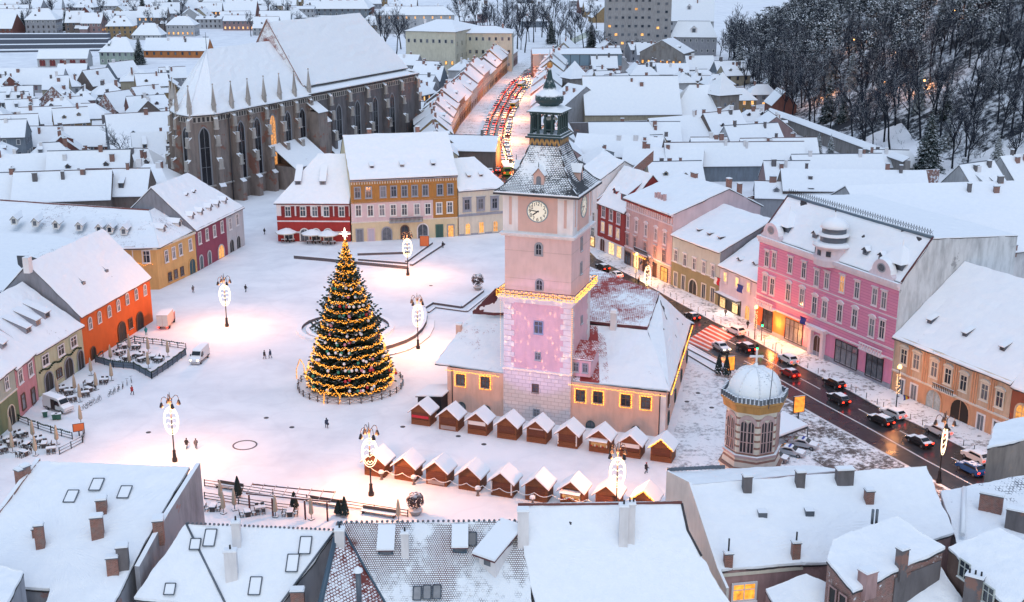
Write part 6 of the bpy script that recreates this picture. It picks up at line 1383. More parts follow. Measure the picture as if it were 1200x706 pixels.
far(153, 100, 16, 13, 55, 5, 7, 'grey-blue', False, 'grey-gabled house with dormer dots, next right of the brown-gabled one', win=False)
far(151, 138, 14, 12, 60, 4, 7, 'brick-red', False, 'snowy house with a worn red gable just behind the dark evergreen', win=False, wm=BRICKS)
far(181, 128, 14, 12, 48, 4, 6, 'brick-red', False, 'snowy house with red gable edge beside the church choir', win=False, wm=BRICKS)
far(176, 188, 26, 18, 22, 4, 11, 'grey-blue', False, 'house with a very large smooth snowy roof just left of the church choir', chim=1, ridge=.8)
far(72, 182, 34, 13, 2, 3.5, 6, 'brick-red', False, 'long low red-walled house under deep snow behind the golden house roofs', chim=3)
far(8, 190, 14, 12, 10, 9, 5, 'grey-blue', False, 'blue-grey tall house cut by the left edge above the long golden roof')
far(206, 68, 42, 14, -3, 5, 7, 'ochre', False, 'long low orange building under a wide snowy roof behind the church choir', name='long_building', wm=plaster('far_orange', (.46, .17, .06), .3), chim=3)
for px, py, w, d, rot, H, ri, col, hp, lb in ((12, 33, 24, 16, 3, 12, 7, 'pale grey', True, 'large pale grey villa at the left edge beyond the river terraces'), (49, 41, 24, 16, 3, 12, 8, 'pale grey', True, 'pale grey villa with lit windows between two tall firs, top left'), (88, 43, 14, 14, 2, 11, 8, 'brownish', False, 'narrow brownish villa right of the second fir, top left'), (108, 44, 16, 14, -3, 11, 7, 'dusty rose', False, 'rose-grey villa in the top left row, just right of the third fir'), (141, 46, 20, 14, 4, 10, 7, 'ochre', True, 'ochre-brown villa with a snowy pyramid roof in the top left row'), (172, 47, 22, 14, -2, 4, 8, 'white', True, 'low white pavilion with a wide snowy pyramid roof and warm lamps'), (172, 38, 14, 16, 5, 12, 8, 'grey-blue', False, 'grey gabled house rising behind the low white pavilion'), (188, 38, 12, 16, 5, 12, 8, 'brownish', False, 'brown gabled house right of the grey gabled one, top left'), (212, 43, 22, 14, -2, 9, 6, 'white', True, 'white two-storey villa with dark ground floor, above the orange building'), (245, 34, 22, 12, 0, 8, 2, 'white', False, 'flat white block behind the church roof'), (280, 36, 26, 12, -2, 8, 4, 'dusty rose', False, 'pinkish block with a low snowy roof behind the church gable'), (258, 18, 40, 16, 6, 9, 8, 'ochre', True, 'wide ochre house under snow near the top left'), (228, 14, 18, 14, 0, 12, 6, 'brownish', True, 'brown house with a snowy roof near the top edge, above the white villa'), (22, 12, 20, 14, 0, 14, 8, 'brownish', True, 'brown villa near the top left corner'), (70, 7, 26, 16, 2, 16, 7, 'brick-red', True, 'tall brick-red mansion at the top left edge'), (100, 24, 18, 14, 0, 12, 7, 'pale grey', True, 'pale grey villa second row, top left'), (128, 22, 22, 14, 0, 12, 7, 'white', True, 'white villa second row, top left, with a wide roof'), (150, 12, 20, 14, 0, 12, 7, 'dusty rose', True, 'rose villa near the top edge left of the church roof'), (300, 16, 24, 14, 0, 10, 8, 'pale grey', True, 'pale grey house over the church gable tip'), (330, 10, 20, 14, 0, 12, 6, 'brick-red', False, 'brick-red house at the top edge above the church roof'), (350, 22, 30, 12, 0, 9, 2, 'white', False, 'low flat white school block behind the church ridge')):
	far(px, py, w, d, rot, H, ri, col, hp, lb, name='villa', chim=2)
t = thing('terrace_wall', 'long stepped dark retaining terraces with snow on every step, upper left', 'terrace', P(60, 58)); L_ = t.location.copy()
m = M()
for k in range(4):
	a, b = P(-10, 62 - 4.2 * k), P(126, 60 - 3.6 * k); m.prism([a, b, b + V((0, 9, 0)), a + V((0, 9, 0))], 0, 1.2 + 1.5 * k, plain('dark_terrace_stone', (.10, .11, .14), .9), SN)
m.build('step', t, L_)
h = far(402, 34, 44, 26, 1, 17, 17, 'grey-blue', True, 'big dark hall with a tall snowy hipped roof and red dormers behind the church', name='old_hall', chim=2, sides=True)
for a in (.28, .45, .6, .75): dormer(h, a * h.L, .35, 3, 3.5, 5, CRIM, 'gable')
h = far(487, 40, 62, 18, 4, 15, 6, 'white', True, 'long pale palace with rows of arched windows behind bare trees, top centre', name='old_school', chim=2, rows=3)
PCR = plaster('far_pale_cream', (.56, .52, .42), .2)
h1 = far(505, 87, 30, 46, -17, 24, 5, 'cream', True, 'large pale cream school block with a low snowy roof, left wing', name='school_block', rows=2, wm=PCR, chim=1, sides=False)
h1.right.row(6, 17, 1.4, 2.6, fm=PCR); h1.right.row(6, 10, 1.4, 2.6, fm=PCR); h1.fac.row(0, 5, 1, 1) if False else None
h2 = far(570, 84, 30, 26, -2, 22, 3, 'cream', True, 'pale cream school wing with firs in front of it', name='school_block', rows=3, wm=PCR, chim=1, sides=False)
h = far(676, 91, 50, 17, 2, 13, 2.2, 'brick-red', False, 'long industrial hall of red brick with a band of grey-blue glazing', name='brick_hall', win=False, wm=BRICKS, chim=3)
m = M(); h.fac.boxat(m, 0, h.L, 6.5, 12.6, 0, .12, plain('pale_blue_glazing', (.20, .28, .34), .3)); m.build('glazing', h.root, h.loc); h.fac.row(9, 5.4, 1.6, 1.2, fm=W_WHITE)
m = M()
for k in range(10): h.fac.boxat(m, h.L * k / 9.5, h.L * k / 9.5 + .25, 0, 12.6, .12, .25, DARK)
m.build('steel_frame', h.root, h.loc)
CONC = plaster('tower_block_render', (.36, .34, .34), .3)
def block(px0, px1, py, H, d, label, rows, cols, name='apartment_block', z=0, parapet=2.5):
	A, B = P(px0, py, z), P(px1, py, z); t = thing(name, label, 'apartment block', ((A + B) / 2)); L = (A + B) / 2; f = Facade(A.xy, B.xy, z, t, L); n = -f.n
	m = M(); m.prism([A, B, B + n * d, A + n * d], z - 2, z + H, CONC); m.build('wall', t, L)
	m = M(); m.prism([A + f.n * .4 - f.u * .4, B + f.n * .4 + f.u * .4, B + n * d + f.u * .4, A + n * d - f.u * .4], z + H + .01, z + H + .9, CONC, SN); m.build('roof', t, L)
	for j in range(rows):
		for k in range(cols): f.win(f.L * (k + .6) / (cols + .2), z + H * (j + .55) / rows, 1.7, 1.5, style='bar', fm=W_GREY, pm=random.choice(GFAR + [G_DARK]), fw=.12)
	occ(L.x, L.y + d / 2, max(f.L, d) * .6); return t, f, L
t, f, L = block(709, 764, 66, 38, 14, 'wide grey apartment block with rows of square windows, some lit', 7, 7)
t, f, L = block(764, 785, 66, 46, 16, 'taller narrow grey stair tower beside the apartment block with lit windows', 9, 2)
h = far(806, 52, 36, 22, -8, 17, 20, 'white', False, 'white gabled hall with tall steep roof and scalloped front, top right', name='gabled_hall', ridge=.6, chim=2, rows=3);
dormer(h, h.L * .5, .35, 3, 4, 6, WHITEP, 'gable')
h = far(812, 66, 30, 10, -6, 13, 9, 'pale grey', True, 'smaller white gabled hall with an oval attic window in front of the first', name='gabled_hall', chim=0, rows=2); dormer(h, h.L * .5, .2, 4, 4.5, 5, WHITEP, 'gable')
h = far(806, 86, 20, 26, 65, 12, 7, 'brownish', False, 'old stone house with a plain grey gable at the foot of the wooded hill', wm=wornwall('rough_stone', (.24, .22, .21), (.2, .16, .13), .4), chim=0, rows=1)
def bastion(px, py, w, H, rise, label):
	c = P(px, py); t = thing('defence_tower', label, 'tower', c); m = M(); R = Matrix.Rotation(.5, 4, 'Z'); m.T = R
	ST = wornwall('rough_stone', (.24, .22, .21), (.2, .16, .13), .4); m.box(-w / 2, w / 2, -w / 2, w / 2, 0, H, ST); m.build('wall', t)
	m = M(); m.T = R; m.lathe([(w * .82, H - .3), (w * .82, H), (w * .42, H + rise * .45), (.05, H + rise)], 4, [DARK, R_MOST], (0, 0, 0), pi / 4, False); r = m.build('roof', t)
	for s in (-1, 1):
		a, b = window_meshes(.8, 1.2, 'arch', W_GREY, G_DARK, .15, 0); o = bpy.data.objects.new('window', a); COL.objects.link(o); o.parent = t; o.matrix_basis = R @ Matrix.Translation((s * w * .2, -w / 2 - .02, H * .7)); p = bpy.data.objects.new('pane', b); COL.objects.link(p); p.parent = o
	occ(c.x, c.y, w)
bastion(673, 115, 10, 10, 8, 'squat stone defence tower with a snowy pyramid roof beside a dark fir'); bastion(844, 146, 10.5, 13, 9, 'square stone defence tower with a steep snowy pyramid roof below the wooded hill')
def wall_run(name, label, pts, h, th=1.0, cat='wall', mat=None, roofed=True):
	p0 = P2(*pts[0]); t = thing(name, label, cat, (p0.x, p0.y, 0)); L = (p0.x, p0.y, 0); mat = mat or wornwall('rough_stone', (.24, .22, .21), (.2, .16, .13), .4); m = M()
	for a, b in zip(pts, pts[1:]):
		a, b = P2(*a), P2(*b); d = (b - a).normalized(); n = V((-d.y, d.x)) * th / 2; z0, z1 = h, h
		m.prism([a - n, b - n, b + n, a + n], -1, h, mat, SN)
		k = max(1, int((b - a).length / 4))
		for i in range(k + 1): w = a + (b - a) * i / k; occ(w.x, w.y, 3)
	m.build('stone_run', t, L)
	if roofed:
		m = M()
		for a, b in zip(pts, pts[1:]):
			a, b = P2(*a), P2(*b); d = (b - a).normalized(); n = V((-d.y, d.x)) * (th / 2 + .9); m.slab([V((*(a - n), h - .1)), V((*(b - n), h - .1)), V((*(b + n * .3), h + 1.3)), V((*(a + n * .3), h + 1.3))], [(0, 1, 2, 3)], R_FULL, SN, DARK)
		m.build('snow_cap', t, L)
wall_run('city_wall', 'old stone town wall with a snowy cap running along the foot of the wooded hill', [(900, 147), (935, 160), (985, 180), (1030, 198), (1062, 210)], 6, 2.0); wall_run('city_wall', 'lower stretch of old town wall left of the steep-roofed defence tower', [(690, 108), (740, 110), (790, 118), (828, 134)], 5, 1.5)
wall_run('garden_wall', 'long stained red-brick garden wall crossing behind the pink palace roofs', [(842, 266), (900, 254), (975, 242), (1070, 226), (1098, 224)], 7, .6, 'wall', BRICKS, False); wall_run('garden_wall', 'long plain grey garden wall behind the houses right of the clock tower', [(668, 162), (730, 160), (800, 157)], 6, .6, 'wall', CHD, False)
for px, py, w, d, rot, H, ri, col, hp, lb in (
	(742, 152, 40, 26, 3, 9, 12, 'cream', False, 'house with the broadest snowy roof right of the lantern, tall grey chimney in front'), (640, 150, 14, 30, -60, 9, 9, 'pale grey', False, 'pale grey gabled house directly behind the copper lantern'), (735, 125, 15, 16, 40, 7, 8, 'brownish', False, 'brown brick-gabled house with snow stripes, beyond the broadest roof'), (755, 128, 32, 9, 1, 8, 2, 'grey-blue', False, 'dark flat-topped building with two small lit skylights, centre right'), (800, 132, 14, 9, 0, 6, 2, 'grey-blue', False, 'small dark flat-topped shed beside a large hipped roof'), (826, 150, 30, 22, 3, 5, 11, 'cream', True, 'house with a great pyramid of snow, left of the steep-roofed tower'), (745, 180, 34, 13, 2, 5, 6, 'pale grey', False, 'long low snowy house below the grey garden wall'), (812, 176, 30, 16, 28, 5, 7, 'ochre', False, 'house with tilted snowy roof and tan gable right of the garden wall'), (858, 172, 18, 14, 32, 6, 7, 'brownish', False, 'house with grey half-gable near the defence tower'), (890, 186, 22, 14, 20, 6, 6, 'white', False, 'white house with stepped chimneys below the town wall'), (862, 213, 46, 9, 3, 8, 5.5, 'grey-blue', False, 'long narrow house with skylights in its snowy roof and blue-grey side'), (915, 210, 26, 10, 6, 8, 6, 'cream', False, 'house with a bare cream gable end facing the firs'), (985, 216, 30, 12, 4, 4, 5, 'pale grey', False, 'low house under smooth snow below the three firs'), (1045, 205, 20, 9, -6, 4, 4, 'brownish', True, 'snow-covered shed against the town wall'), (1122, 333, 46, 28, 8, 20, 5.6, 'white', False, 'wide snowy-roofed house behind the pink palace with brick chimneys in line'), (1168, 262, 14, 18, 30, 9, 8, 'white', False, 'white gabled house near the wood edge at the right'), (1216, 250, 15, 18, 28, 9, 8, 'white', False, 'second white gabled house at the right edge below the wood'), (720, 205, 30, 12, -20, 9, 5, 'brownish', False, 'snow-roofed back building behind the crimson townhouse'), (775, 214, 26, 10, -12, 8, 4, 'brick-red', False, 'brick back building behind the ornate pink townhouse'), (930, 262, 22, 10, -8, 10, 3, 'pale grey', False, 'pale back building behind the lavender house'), (1000, 262, 40, 12, -4, 13, 4, 'brownish', False, 'snow-roofed back building with brick chimney row behind the turret')):
	far(px, py, w, d, rot, H * .72, ri * 1.15, col, hp, lb, chim=3, sides=False, win=random.random() < .4, rows=1)
A, B = P2(1118, 386), P2(1250, 372)
h = house('blank_walled_house', 'tall house showing a great blank white stained wall under a snowy roof, right', A, B, 15.5, 26, 5, WP, R_FULL); f = h.fac
m = M(); f.boxat(m, -3.2, 0, 0, 15, -3, -2.6, plain('shaft_wall', (.16, .18, .2), .9)); m.build('light_shaft', h.root, h.loc)
roof_chimneys(h, [(.1, .05, 1.6, .8, 1.0), (.33, .02, 1.2, .8, .9), (.45, .02, 1.2, .8, .9)])
for px, py in ((1004, 178), (1026, 172), (1050, 170), (1072, 167)): pass
SC = ['rose', 'pale grey', 'cream', 'brown', 'ochre', 'white']; SM = [WD_['dusty rose'], WD_['pale grey'], WD_['cream'], WD_['brownish'], WD_['ochre'], WD_['white']]
for side, row, off, n, sg, wh in (('left', farL, -10, 17, 1, 'near end'), ('right', farR, 8, 15, -1, 'clock tower')):
	for k in range(n):
		i = k / n * (len(row) - 5) + 2; j = int(i); sgl = row[j + 1] - row[j]; p = row[j] + sgl * (i - j) + V((off, 0)); d = sgl.normalized() * sg; hl = max(7.5, sgl.length * (len(row) - 5) / n * .51); c = (k * 7 + (side == 'left') * 2) % 6
		h = house('street_house', f'{SC[c]} house, {ORD[k]} from the {wh} on the {side} of the far street', p - d * hl, p + d * hl, 8.2 + (k * 5 % 4) * .9, 13, 4.6 + (k % 3) * .5, SM[c], R_FAR, rid_line=RIDL if k % 2 else None)
		h.fac.row(4, 2.2, 1.8, 2.2, style='shop', pm=random.choice((GFAR[-1], G_DARK)), fm=W_BROWN); h.fac.row(5, 6.2, 1.2, 2.0, style='bar'); roof_chimneys(h, [(.25, .9, 1, .8, 1.5), (.7, 1.05, 1.2, .7, 1.6)])
		if k % 2: dormer(h, h.L * .5, .25, 1.5, 1.6, 3, SM[c], 'gable')
		nn = V((-d.y, d.x)); occ(p.x + nn.x * 6, p.y + nn.y * 6, 9)
far(552, 202, 17, 12, -8, 7.5, 4, 'brownish', False, 'snow-roofed building with a dark skylight behind the ivory house', chim=1, win=False)
t, r, L = mass('courtyard_house', 'wide roof with snow on fine tile lines between the golden and orange houses', [[P3(-40, 270, 13.5), P3(60, 276, 13.5), P3(112, 285, 13.2), P3(128, 287, 12.6), P3(58, 319, 12.0), P3(-40, 356, 12.0)]], roofsnow('lined_tile_snow', 1.0, (.15, .1, .09), .5, .05, 1.3), WD_['pale grey'], P3(40, 300, 0));
for px, py, w, d, rot, H, ri, hp, lb in ((10, 268, 30, 15, 12, 8, 6, False, 'snowy house with a brick chimney just behind the long golden roof, far left'), (75, 268, 26, 15, 10, 8, 6.5, False, 'snow-covered courtyard house with dark ridge lines behind the golden roof'), (132, 262, 20, 14, 4, 8, 6, False, 'snowy house with an S-shaped valley behind the golden roof'), (172, 250, 15, 13, -8, 8, 5, True, 'snowy house with two thick white chimneys behind the golden corner'), (40, 240, 26, 15, 16, 8, 6, False, 'snowy house in the second row behind the golden roof, left'), (105, 240, 24, 14, 8, 8, 7, False, 'snowy house in the second row behind the golden roof, middle'), (155, 232, 18, 13, -12, 8, 6, True, 'hipped snowy house in the second row behind the golden roof'), (196, 228, 12, 11, -20, 8, 5, True, 'snow-capped house close to the arcaded house gable')):
	far(px, py, w, d, rot, H, ri, 'brownish', hp, lb, chim=3, win=False)
def free(x, y, r):
	for a, b, c in OCC:
		if (a - x) ** 2 + (b - y) ** 2 < (r + c) ** 2: return False
	return True
def fill(zone, where, y0, y1, inside, step, rot, size, seed):
	rnd = random.Random(seed); made = []; Y = y0; row = 0
	while Y < y1:
		row += 1; n = 0; X = -700.0
		while X < 500:
			x = X + rnd.uniform(-3, 3); y = Y + rnd.uniform(-4, 4); px, py = proj((x, y, 0)); X += step
			if not inside(px, py): continue
			w = rnd.uniform(*size); d = w * rnd.uniform(.6, .85)
			if not free(x, y, max(w, d) * .52) or hz(x, y) > 3: continue
			n += 1; col = rnd.choice(WALLC)[0]; hp = rnd.random() < .4; H = rnd.uniform(4.5, 8); a = rot + rnd.choice((0, 0, 90, 0)) + rnd.uniform(-9, 9)
			lb = f'{col} {"hipped" if hp else "gabled"} house, {ORD[n - 1]} from left, {ORD[row - 1]} row {where}'
			u = V((cos(radians(a)), sin(radians(a)))); c = V((x, y)) - V((-u.y, u.x)) * d / 2; qx, qy = proj((c.x, c.y, 0))
			far(qx, qy, w, d, a, H, w * rnd.uniform(.26, .42) if not hp else w * .3, col, hp, lb, chim=rnd.choice((1, 2, 2, 3)), win=True, rows=1 if H < 6 else 2, sides=False, group='houses ' + where); made.append(1)
		Y += step * 1.05
	return len(made)
n1 = fill('left', 'left of the church', 318, 640, lambda x, y: -25 < x < 212 and 76 < y < 262, 17, 20, (12, 17), 3)
n2 = fill('far left', 'beyond the river terraces', 870, 1420, lambda x, y: -30 < x < 480 and 4 < y < 44, 42, 5, (19, 30), 4)
n3 = fill('right', 'between clock tower and wood', 325, 760, lambda x, y: 612 < x < 1010 and 92 < y < 240 and x > 612, 17, 8, (12, 17), 5)
n4 = fill('church end', 'at the far end of the church', 480, 720, lambda x, y: 478 < x < 600 and 88 < y < 170, 16, -20, (12, 16), 6)
n5 = fill('top', 'along the top edge', 900, 1450, lambda x, y: 520 < x < 705 and 2 < y < 36, 60, 0, (20, 30), 8)
n6 = fill('hill foot', 'near the defence towers', 600, 900, lambda x, y: 690 < x < 800 and 66 < y < 108, 20, 10, (12, 16), 9)
print('FILLED', n1, n2, n3, n4, n5, n6)
# trees
BARK = snowy('snowy_bark', (.010, .013, .022), .5, .8, .9, patch=.5); TWIG = snowy('snowy_twigs', (.010, .016, .034), .46, .84, .9, patch=.9)
NEED = snowy('snowy_fir_needles', (.012, .028, .026), .78, 1.0, .8, patch=.9); NEEDD = snowy('dark_fir_needles', (.010, .024, .022), .93, 1.12, .8, patch=.6); PINEN = snowy('snowy_pine_needles', (.012, .023, .030), .38, .72, .8, patch=.8)
def bare_tree(h, seed, spread=.5, thin=1.0):
	rnd = random.Random(seed); tr = M(); cr = M()
	def grow(p, d, L, r, lev):
		m = tr if lev == 0 else cr
		n = 5 if lev == 0 else (3 if lev < 3 else 2); q = p
		pts = [p]
		for i in range(n):
			d = (d + V((rnd.uniform(-1, 1), rnd.uniform(-1, 1), rnd.uniform(-.3, .6))) * (.10 if lev == 0 else .22)).normalized(); q = q + d * L / n; pts.append(q)
		for i in range(n): m.tube(pts[i], pts[i + 1], r * (1 - .55 * i / n), r * (1 - .55 * (i + 1) / n), 5 if lev < 2 else 3, BARK if lev < 2 else TWIG, False, True)
		if lev >= 4 or r < .012: return
		k = {0: 8, 1: 6, 2: 4, 3: 3}[lev]
		for i in range(k):
			t = rnd.uniform(.45 if lev == 0 else .3, 1.0); j = min(n - 1, int(t * n)); b = pts[j] + (pts[j + 1] - pts[j]) * (t * n - j)
			a = rnd.uniform(0, 2 * pi); u = d.cross(V((cos(a), sin(a), .1))).normalized(); nd = (d * (1 - spread) + u * spread * rnd.uniform(.8, 1.5) + V((0, 0, .25))).normalized()
			grow(b, nd, L * rnd.uniform(.38, .58) * (1 if lev else .85), r * (.46 if lev == 0 else .58), lev + 1)
	grow(V((0, 0, -.5)), V((0, 0, 1)), h * .72, 0.34 * thin * h / 18, 0); return tr, cr
def fir(h, seed, mat, rad=.22):
	rnd = random.Random(seed); tr = M(); cr = M(); tr.tube((0, 0, -.5), (0, 0, h * .95), h * .016, .03, 6, BARK); nl = int(h * 1.5)
	for i in range(nl):
		t = (i + .5) / nl; z = h * (.08 + .92 * t); R = h * rad * (1 - t) ** .85 * rnd.uniform(.8, 1.15) + .15; nb = max(6, int(6 + R * 4.2))
		for k in range(nb):
			a = 2 * pi * (k + rnd.random() * .8) / nb; L = R * rnd.uniform(.7, 1.15); dr = rnd.uniform(.18, .42); ns = max(2, int(L / .55))
			for j in range(ns):
				f0 = (j + .3) / ns; w = L * .34 * (1.15 - f0) + .22; c = V((cos(a) * L * f0, sin(a) * L * f0, z - L * f0 * dr + rnd.uniform(-.1, .1))); tdir = V((cos(a), sin(a), -dr)); sd = V((-sin(a), cos(a), rnd.uniform(-.4, .4))); ll = L / ns * 1.1
				cr.face([c - sd * w * .6, c + tdir * ll * .3 - sd * w, c + tdir * ll + V((0, 0, -.05)), c + tdir * ll * .3 + sd * w, c + sd * w * .6], mat)
	return tr, cr
def pine(h, seed):
	rnd = random.Random(seed); tr = M(); cr = M(); tr.tube((0, 0, -.5), (rnd.uniform(-.6, .6), rnd.uniform(-.6, .6), h * .95), h * .014, .06, 6, BARK)
	for i in range(30):
		t = rnd.uniform(.38, 1.0); z = h * t; R = h * .19 * (1.25 - t) ** .6 * rnd.uniform(.3, 1.1); a = rnd.uniform(0, 2 * pi); c = V((cos(a) * R, sin(a) * R, z)); tr.tube((0, 0, z - R * .35), c, .08, .03, 3, BARK)
		s = rnd.uniform(.8, 1.6)
		for k in range(34):
			p = c + V((rnd.gauss(0, s * .6), rnd.gauss(0, s * .6), rnd.gauss(0, s * .24))); n = V((rnd.gauss(0, .6), rnd.gauss(0, .6), rnd.uniform(-.2, 1.3))).normalized(); u = n.cross(V((rnd.random() - .5, rnd.random() - .5, .3))).normalized(); w = n.cross(u); q = rnd.uniform(.22, .46)
			cr.face([p - u * q, p - w * q * .7, p + u * q, p + w * q * .7], PINEN)
	return tr, cr
def tree_proto(name, parts, label, group, loc=(0, 0, 0)):
	t = thing(name, label, 'tree', loc, 0, group); parts[0].build('trunk', t, None, False); parts[1].build('crown', t, None, False); return freeze(t)
used = set()
def plant(proto, loc, rz, sc, label, group):
	if proto not in used:
		used.add(proto); proto.location = loc; proto.rotation_euler = (0, 0, rz); proto.scale = (sc,) * 3; proto['label'] = label
		if group: proto['group'] = group
		return proto
	return dup(proto, loc, rz, label, group, sc)
GW = 'trees of the wooded hill'
bares = [tree_proto('bare_tree', bare_tree(19, s, sp), 'x', GW) for s, sp in ((1, .42), (2, .5), (3, .38), (4, .46), (5, .55), (6, .4))]
firs = [tree_proto('fir_tree', fir(20, s, NEED, r), 'x', GW) for s, r in ((11, .2), (12, .23))]; firsd = [tree_proto('fir_tree', fir(20, s, NEEDD, r), 'x', GW) for s, r in ((13, .19), (14, .25))]
pines = [tree_proto('pine_tree', pine(21, s), 'x', GW) for s in (21, 22, 23)]
rnd = random.Random(99); spots = []
tries = 0
while len(spots) < 520 and tries < 160000:
	tries += 1
	y = 385 + 560 * rnd.random() ** 1.15; s = 3 + 150 * rnd.random() ** 1.2; x = foot(y) + s; z = hz(x, y); px, py = proj((x, y, z)); tx, ty = proj((x, y, z + 18))
	if not (835 < px < 1230 and ty < 205 and py > -18): continue
	if py > 215 or (1066 < px < 1108 and py > 172): continue
	dmin = 3.4 + y * .0035
	if any((x - a) ** 2 + (y - b) ** 2 < dmin * dmin for a, b, c, d, e in spots): continue
	spots.append((x, y, z, px, py))
nbare = 0
for x, y, z, px, py in spots:
	r = rnd.random()
	if py < 62: k = 'pine' if r < .62 else ('bare' if r < .85 else 'fir')
	elif py < 110: k = 'pine' if r < .34 else ('bare' if r < .88 else 'fir')
	else: k = 'bare' if r < .92 else 'fir'
	if k == 'bare':
		nbare += 1
		if nbare > 180: continue
	if k == 'pine': plant(rnd.choice(pines), (x, y, z), rnd.uniform(0, 6), rnd.uniform(.85, 1.15), 'snow-laden pine among the wood on the hill', GW + ', pines')
	elif k == 'fir': plant(rnd.choice(firs + firsd), (x, y, z), rnd.uniform(0, 6), rnd.uniform(.7, 1.05), 'dark snowy fir among the wood on the hill', GW + ', firs')
	else: plant(rnd.choice(bares), (x, y, z), rnd.uniform(0, 6), rnd.uniform(.9, 1.35), 'bare dark tree with snow on its branches on the wooded hill', GW + ', bare trees')
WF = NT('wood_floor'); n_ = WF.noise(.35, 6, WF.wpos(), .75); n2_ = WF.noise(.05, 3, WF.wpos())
WF.base(WF.mix(WF.ramp(WF.math('ADD', n_, WF.math('MULTIPLY', WF.math('SUBTRACT', n2_, .5), .6)), .45, .60), (.018, .022, .030), (.74, .76, .8))); WF.rough(.85); WF.bump(n_, .6, .3); WF = WF.m  # dark brush in the snow, spread wider to paint in tree shade
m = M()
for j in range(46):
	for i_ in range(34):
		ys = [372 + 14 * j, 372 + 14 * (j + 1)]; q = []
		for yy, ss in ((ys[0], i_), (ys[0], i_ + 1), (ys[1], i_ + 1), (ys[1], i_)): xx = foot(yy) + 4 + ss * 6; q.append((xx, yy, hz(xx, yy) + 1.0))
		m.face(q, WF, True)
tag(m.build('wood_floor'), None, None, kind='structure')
m = M()
for i in range(3400):
	y = 385 + 560 * rnd.random() ** 1.2; s = 2 + 140 * rnd.random() ** 1.3; x = foot(y) + s; z = hz(x, y); px, py = proj((x, y, z))
	if not (830 < px < 1230 and -20 < py < 215): continue
	for k in range(5):
		a = rnd.uniform(0, 6.28); L = rnd.uniform(1.0, 3.4); q = V((x, y, z - .1)); e = q + V((cos(a) * L * .45, sin(a) * L * .45, L)); m.tube(q, e, .06, .02, 3, TWIG, False)
		e2 = q + (e - q) * .5; m.tube(e2, e2 + V((rnd.uniform(-.9, .9), rnd.uniform(-.9, .9), rnd.uniform(.2, .9))), .035, .015, 3, TWIG, False)
tag(m.build('undergrowth', None, None, False), 'bare snowy brush covering the ground between the trunks on the hill', 'undergrowth', kind='stuff')
def one(proto, px, py, top, label, z=None):
	p = P2(px, py); z = 0 if z is None else z; h = zfor(p.x, p.y, top) - z; plant(proto, (p.x, p.y, z), random.uniform(0, 6), max(.2, h / (20 if proto not in pines else 21)) if proto not in bares else h / 20.0, label, None)
p = P2(1086, 207); one(firsd[1], 1086, 208, 126, 'very tall dark fir standing in front of the wood near the town wall')
for px, py, top, lb in ((944, 184, 158, 'smallest of three snowy firs in front of the town wall'), (958, 190, 154, 'middle of three snowy firs in front of the town wall'), (972, 192, 157, 'rightmost of three snowy firs in front of the town wall')): one(random.choice(firs), px, py, top, lb)
for px, py, top, lb in ((779, 121, 88, 'dark fir beside the squat stone defence tower'), (857, 152, 128, 'left one of the slim dark evergreens below the hill'), (868, 154, 131, 'second slim dark evergreen below the hill'), (879, 153, 128, 'third slim dark evergreen below the hill'), (898, 158, 125, 'slim dark columnar evergreen standing apart by the town wall'), (28, 38, 12, 'leftmost tall dark fir in the top left row'), (78, 38, 8, 'second tall dark fir in the top left row'), (109, 42, 13, 'third tall dark fir in the top left row'), (164, 76, 42, 'big dark fir beside the grey-green villa'), (168, 22, -8, 'tall dark fir at the top edge above the white pavilion'), (200, 18, -8, 'tall dark fir at the top edge right of the other'), (493, 80, 46, 'dark fir in front of the cream school corner'), (551, 76, 44, 'first fir before the cream school wing'), (566, 76, 44, 'second fir before the cream school wing'), (577, 77, 48, 'third fir before the cream school wing'), (587, 78, 52, 'fourth fir before the cream school wing, nearest the street'), (646, 52, 20, 'dark fir beside the far street among bare trees'), (693, 60, 24, 'dark fir left of the grey apartment block')): one(random.choice(firsd), px, py, top, lb)
one(firs[1], 124, 153, 121, 'broad dark evergreen bush rising between snowy roofs left of the church')
p = P2(146, 203); one(bares[4], 146, 205, 150, 'lone bare spreading tree behind the golden house roofs')
i = 0
for px, py, top in ((440, 68, 20), (452, 70, 12), (464, 72, 18), (476, 70, 22), (447, 60, 8), (470, 58, 10), (598, 66, 12), (606, 58, 6), (615, 62, 10), (588, 50, 2), (574, 45, 0), (560, 42, -4), (625, 50, 4), (635, 44, 0), (650, 40, -4), (663, 46, 2), (674, 52, 10), (684, 58, 14), (540, 36, -6), (612, 40, -8), (656, 58, 20), (668, 62, 26), (702, 68, 34), (716, 70, 44), (738, 72, 46), (752, 70, 44), (582, 60, 14), (594, 40, -4), (122, 20, -6), (182, 26, 0), (320, 30, 4), (340, 34, 8), (60, 40, 20), (140, 42, 22), (855, 70, 20), (866, 60, 10), (842, 76, 36)) + tuple((random.Random(k).uniform(*r_), random.Random(k + 50).uniform(*q_), None) for k in range(44) for r_, q_ in (((525, 705), (14, 62)),)) + tuple((random.Random(k).uniform(0, 430), random.Random(k + 50).uniform(4, 46), None) for k in range(60, 92)):
	top = py - 30 + .2 * py * 0 if top is None else top; i += 1; one(bares[i % 6], px, py, top, 'bare dark winter tree among the distant streets, top of the picture');
for o in list(COL.objects):
	if o.type == 'EMPTY' and o.get('label', '').startswith('bare dark winter tree'): o['group'] = 'bare trees in the distant town'
